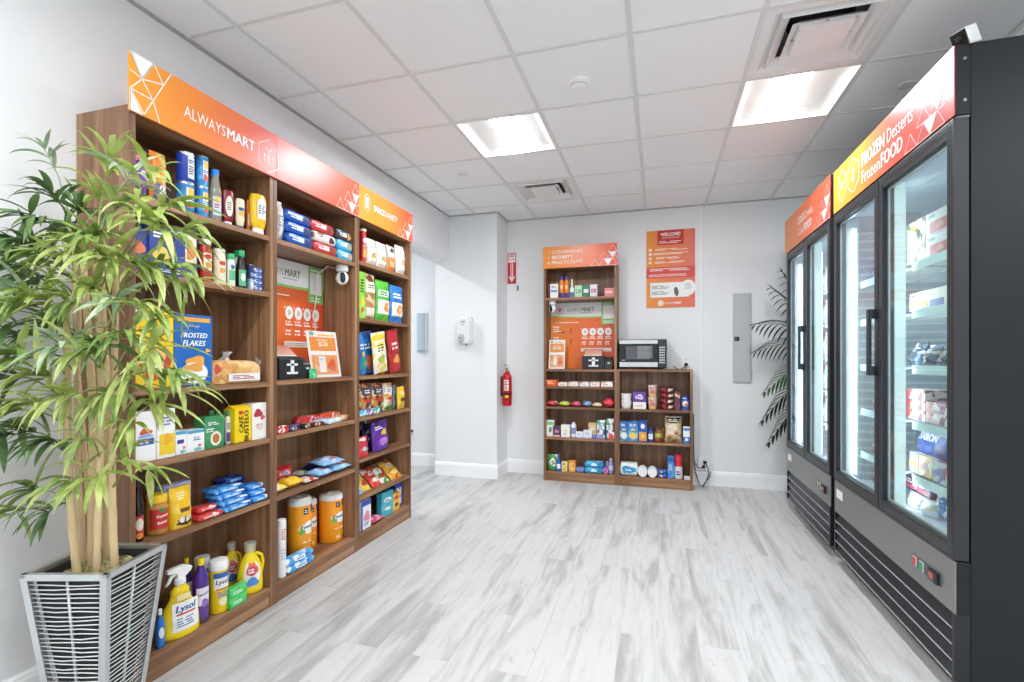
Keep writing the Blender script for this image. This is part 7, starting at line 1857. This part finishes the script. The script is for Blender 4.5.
t = thing('bamboo_plant', 'artificial bamboo with pale canes and long drooping leaves in the wire planter', 'plant', (pl_x, pl_y, TOPZ - .03), (0, 0, YAW))
obj('moss', MOSS, printed('#8f8a5c', ['#6f6c42', '#a8a070', '#5c4a34', '#b5ae86'], 70, .25, .9), t, loc=(0, 0, -(TOPZ - .03)))
CANE = mat('#d3b98d', .5, var=.12)
Z0 = TOPZ - .03
canes = []
def plant_local(u, v, D):
    """A point D metres in front of the camera on a sight line, in the plant's own frame."""
    lat, up_ = (u - 512) / FPX * D, (CVY - v) / FPX * D
    wx, wy = -_s * D + _c * lat, _c * D + _s * lat
    dx, dy = wx - pl_x, wy - pl_y
    return Vector((dx * _c + dy * _s, -dx * _s + dy * _c, CAM_H + up_ - Z0))
for (u0, v0, u1, v1, D, r) in ((78, 572, 62, 300, 1.68, .0125), (84, 566, 75, 285, 1.76, .011), (93, 566, 86, 260, 1.72, .013), (99, 562, 97, 250, 1.69, .012), (106, 560, 104, 245, 1.78, .011), (116, 558, 112, 255, 1.72, .0125), (89, 560, 74, 235, 1.80, .009)):
    a, b_ = plant_local(u0, v0, D), plant_local(u1, v1, D)
    a.x = max(-.09, min(.09, a.x)); a.y = max(-.09, min(.09, a.y))
    a.z = -.02
    bm = bmesh.new(); pts, rs = [], []
    n = 22
    for i in range(n + 1):
        s_ = i / n; p = a.lerp(b_, s_); p.x += .008 * math.sin(s_ * 5 + u0); p.y += .006 * math.cos(s_ * 4 + u0)
        pts.append(p); node = i % 5 == 4
        rs.append(r * (1 - .25 * s_) * (1.14 if node else 1))
    bm_tube(bm, pts, rs, 10); obj('cane', bm, CANE, t, smooth=True)
    canes.append(pts)
def leaf_mat(a, b_):
    m, nt, bs = newmat('leaf')
    bs.inputs['Roughness'].default_value = .38
    tc = nt.nodes.new('ShaderNodeTexCoord'); n1 = nt.nodes.new('ShaderNodeTexNoise'); n1.inputs['Scale'].default_value = 14
    nt.links.new(tc.outputs['Object'], n1.inputs[0])
    cr = nt.nodes.new('ShaderNodeValToRGB'); cr.color_ramp.elements[0].position = .35; cr.color_ramp.elements[1].position = .65
    cr.color_ramp.elements[0].color = srgb(a); cr.color_ramp.elements[1].color = srgb(b_)
    nt.links.new(n1.outputs['Fac'], cr.inputs[0]); nt.links.new(cr.outputs[0], bs.inputs['Base Color'])
    tl = nt.nodes.new('ShaderNodeBsdfTranslucent'); nt.links.new(cr.outputs[0], tl.inputs[0])
    mx = nt.nodes.new('ShaderNodeMixShader'); mx.inputs[0].default_value = .28
    nt.links.new(bs.outputs[0], mx.inputs[1]); nt.links.new(tl.outputs[0], mx.inputs[2]); nt.links.new(mx.outputs[0], nt.nodes['Material Output'].inputs[0])
    return m
LEAVES = [leaf_mat('#8ca244', '#c6d184'), leaf_mat('#6f8c44', '#aebf72'), leaf_mat('#48683a', '#76955a'), leaf_mat('#8aa582', '#c0d0b0')]
def leaf(bm, p, d, ln, wd, droop, roll=0.0, n=6):
    """A lance-shaped leaf with a shallow fold, bending down along its length."""
    d = d.normalized(); pts = []; q = p.copy(); v = d.copy()
    for i in range(n + 1):
        pts.append(q.copy()); q += v * (ln / n); v = (v + Vector((0, 0, -droop / n))).normalized()
    side0 = d.cross(Vector((0, 0, 1)))
    if side0.length < .1: side0 = Vector((1, 0, 0))
    side0.normalize(); rows = []
    for i, q in enumerate(pts):
        t_ = (pts[min(i + 1, n)] - pts[max(i - 1, 0)]).normalized()
        sd = side0 - t_ * side0.dot(t_); sd.normalize(); nn = sd.cross(t_)
        sd = sd * math.cos(roll) + nn * math.sin(roll); nn = sd.cross(t_)
        s_ = i / n; w_ = wd / 2 * max(.02, math.sin(PI * min(1, s_ ** .75 * .97 + .03)) ** .8)
        rows.append((bm.verts.new(q - sd * w_ + nn * w_ * .35), bm.verts.new(q), bm.verts.new(q + sd * w_ + nn * w_ * .35)))
    for a, b_ in zip(rows, rows[1:]):
        bm.faces.new((a[0], a[1], b_[1], b_[0])); bm.faces.new((a[1], a[2], b_[2], b_[1]))
rnd = random.Random(11)
def spray(u, v, D, k=8, ln=.15, mi=None, spread=1.0, up_bias=0.0):
    """A twig from the nearest cane with a tuft of leaves at its end."""
    e = plant_local(u, v, D)
    best = min(((p - e).length + max(0, p.z - e.z + .08) * 1.0, i, j) for i, c_ in enumerate(canes) for j, p in enumerate(c_[6:], 6))
    s0 = canes[best[1]][best[2]]
    bm = bmesh.new()
    m_ = s0.lerp(e, .55) + Vector((0, 0, .05 * (e - s0).length / .3))
    bm_tube(bm, [s0, s0.lerp(m_, .5) + Vector((0, 0, .01)), m_, e], [.0032, .0028, .0022, .0014], 5)
    out = (e - s0); out.z *= .35
    if out.length < .04: out = Vector((rnd.uniform(-1, 1), rnd.uniform(-1, 1), .2))
    out.normalize()
    for i in range(int(k * (2.0 if u < 115 else 1.35))):
        base = e if i < k * .65 else m_.lerp(e, rnd.uniform(.2, .9))
        d = out * .8 + Vector((rnd.uniform(-1, 1), rnd.uniform(-1, 1), rnd.uniform(-.55, .75) + up_bias)) * .85 * spread
        leaf(bm, base.copy(), d, ln * rnd.uniform(.85, 1.35), ln * rnd.uniform(.12, .17), rnd.uniform(.6, 2.2), rnd.uniform(-.5, .5))
    for v in bm.verts:                                    # leaves rest against the wall and the bookcase instead of passing through
        wx, wy = pl_x + v.co.x * _c - v.co.y * _s, pl_y + v.co.x * _s + v.co.y * _c
        nx_, ny_ = max(wx, LW + .012), wy
        if nx_ < XF + .012 and ny_ > LY[0] - .01:
            if XF + .012 - nx_ < ny_ - (LY[0] - .01): nx_ = XF + .012
            else: ny_ = LY[0] - .01
        dx, dy = nx_ - pl_x, ny_ - pl_y
        v.co.x, v.co.y = dx * _c + dy * _s, -dx * _s + dy * _c
    obj('leaf_spray', bm, LEAVES[mi if mi is not None else rnd.choice((0, 0, 1, 1, 2, 3))], t, smooth=True)
S_ = [  # (u, v, distance, leaves, length, tint)
 (112, 160, 1.66, 7, .13, 0), (128, 178, 1.60, 8, .14, 3), (150, 178, 1.58, 8, .14, 0), (170, 205, 1.60, 8, .15, 0), (182, 232, 1.56, 8, .15, 1), (160, 230, 1.52, 9, .15, 0), (140, 215, 1.50, 8, .14, 0),
 (120, 205, 1.62, 8, .14, 1), (100, 195, 1.70, 7, .13, 0), (80, 210, 1.75, 7, .13, 2), (45, 150, 1.72, 5, .09, 3), (52, 195, 1.70, 6, .12, 2), (30, 215, 1.66, 7, .14, 2), (12, 240, 1.64, 8, .15, 2), (-5, 262, 1.60, 8, .15, 2), (28, 255, 1.70, 9, .14, 1),
 (48, 245, 1.72, 8, .14, 1), (62, 262, 1.66, 9, .14, 1), (80, 250, 1.64, 8, .14, 0), (95, 238, 1.60, 8, .14, 1), (110, 258, 1.58, 9, .15, 0), (130, 262, 1.54, 8, .15, 1), (150, 268, 1.54, 9, .15, 0), (172, 270, 1.54, 8, .15, 1), (188, 285, 1.56, 6, .14, 0),
 (8, 290, 1.60, 9, .16, 3), (25, 305, 1.58, 8, .15, 1), (-8, 320, 1.56, 8, .15, 2), (45, 300, 1.62, 8, .14, 0), (70, 300, 1.60, 8, .14, 1), (92, 290, 1.58, 8, .14, 0), (118, 300, 1.54, 8, .14, 3), (140, 305, 1.52, 8, .14, 0), (160, 318, 1.52, 7, .14, 1),
 (60, 345, 1.56, 8, .14, 3), (20, 355, 1.56, 8, .15, 1), (-2, 375, 1.56, 8, .15, 2), (40, 375, 1.58, 8, .15, 0), (80, 350, 1.54, 6, .14, 0), (125, 335, 1.54, 8, .14, 1), (150, 350, 1.52, 8, .15, 0), (172, 372, 1.54, 7, .15, 1), (135, 375, 1.52, 7, .15, 0), (180, 392, 1.54, 6, .14, 0),
 (8, 410, 1.56, 8, .16, 1), (35, 405, 1.60, 7, .14, 0), (60, 395, 1.56, 7, .14, 0), (-5, 435, 1.56, 7, .15, 2), (20, 430, 1.62, 6, .14, 2), (110, 395, 1.54, 7, .14, 1), (150, 405, 1.54, 7, .15, 0), (50, 440, 1.62, 6, .13, 2), (130, 425, 1.56, 6, .13, 0),
 (122, 462, 1.56, 6, .14, 0), (148, 470, 1.56, 5, .13, 0), (70, 480, 1.60, 5, .12, 1), (35, 490, 1.62, 6, .14, 1), (12, 515, 1.60, 6, .14, 1), (48, 512, 1.62, 5, .12, 2), (98, 478, 1.56, 6, .13, 0), (85, 440, 1.54, 5, .12, 1), (100, 350, 1.50, 6, .13, 2), (66, 225, 1.78, 7, .13, 2), (35, 275, 1.78, 8, .14, 2), (15, 335, 1.72, 8, .14, 2), (58, 325, 1.76, 8, .13, 2)]
for a in S_: spray(*a)

# ================================================================ PALM BEHIND THE COOLER
px, py = 1.50, 5.24
t = thing('palm_plant', 'dark green palm in a pot behind the farther cooler, fronds showing beside it', 'plant', (px, py, 0))
bm = bmesh.new(); bm_lathe(bm, [(.10, 0), (.105, .01), (.135, .26), (.145, .265), (.145, .295), (.130, .295), (.125, .25), (0, .25)], 28); obj('pot', bm, mat('#2b2d30', .5), t, smooth=True, autosmooth=40)
bm = bmesh.new(); bm_tube(bm, [(0, 0, .24), (.01, .01, .6), (0, 0, 1.0), (-.01, 0, 1.35)], [.03, .026, .024, .018], 10); obj('trunk', bm, mat('#6a5238', .8), t, smooth=True)
PALM = [leaf_mat('#0f2418', '#1f3a24'), leaf_mat('#245230', '#417642')]
def frond(base, tip, sag, k, mi, ln=.20):
    base, tip = Vector(base), Vector(tip)
    pts = []
    for i in range(25):
        s_ = i / 24; p = base.lerp(tip, s_); p.z += sag * math.sin(PI * s_ ** .8); pts.append(p)
    bm = bmesh.new(); bm_tube(bm, pts, [.006 - .0045 * i / 24 for i in range(25)], 6)
    for i in range(4, 25, 2):
        p = pts[i]; d = (pts[min(24, i + 1)] - pts[i - 1]).normalized()
        sd = d.cross(Vector((0, 0, 1))).normalized()
        for sg in (-1, 1):
            dd = d * (.55 + .4 * i / 24) + sd * sg * .35 + Vector((0, 0, .35 if sg > 0 else -.75))
            dd.y *= .75
            l_ = ln * (math.sin(PI * (.18 + .78 * i / 25)) * .9 + .12)
            leaf(bm, p.copy(), dd, l_ * 1.15, .036, 1.0, 0, 5)
    obj('frond', bm, PALM[mi], t, smooth=True)
def at_palm(u, v, dy=0.0):
    p = on_y(u, v, py + dy); return (p.x - px, p.y - py, p.z)
for (b0, tu, tv, dy, sag, mi, ln) in (((0, 0, 1.34), 772, 288, .0, .10, 0, .17), ((0, 0, 1.30), 756, 325, -.06, .16, 0, .19), ((0, 0, 1.22), 757, 352, .05, .17, 0, .19), ((0, 0, 1.05), 766, 392, -.04, .20, 1, .18), ((0, 0, .95), 764, 420, .04, .22, 0, .19), ((0, 0, .80), 770, 442, -.03, .22, 0, .18), ((0, 0, 1.34), 782, 272, .05, .06, 1, .15)):
    frond(b0, at_palm(tu, tv, dy), sag, 0, mi, ln)
for (tx, ty, tz, mi) in ((.32, .03, 1.75, 0), (.40, -.05, 1.45, 0), (.36, .05, 1.15, 0)):
    frond((0, 0, 1.25), (tx, ty, tz), .14, 0, mi, .13)
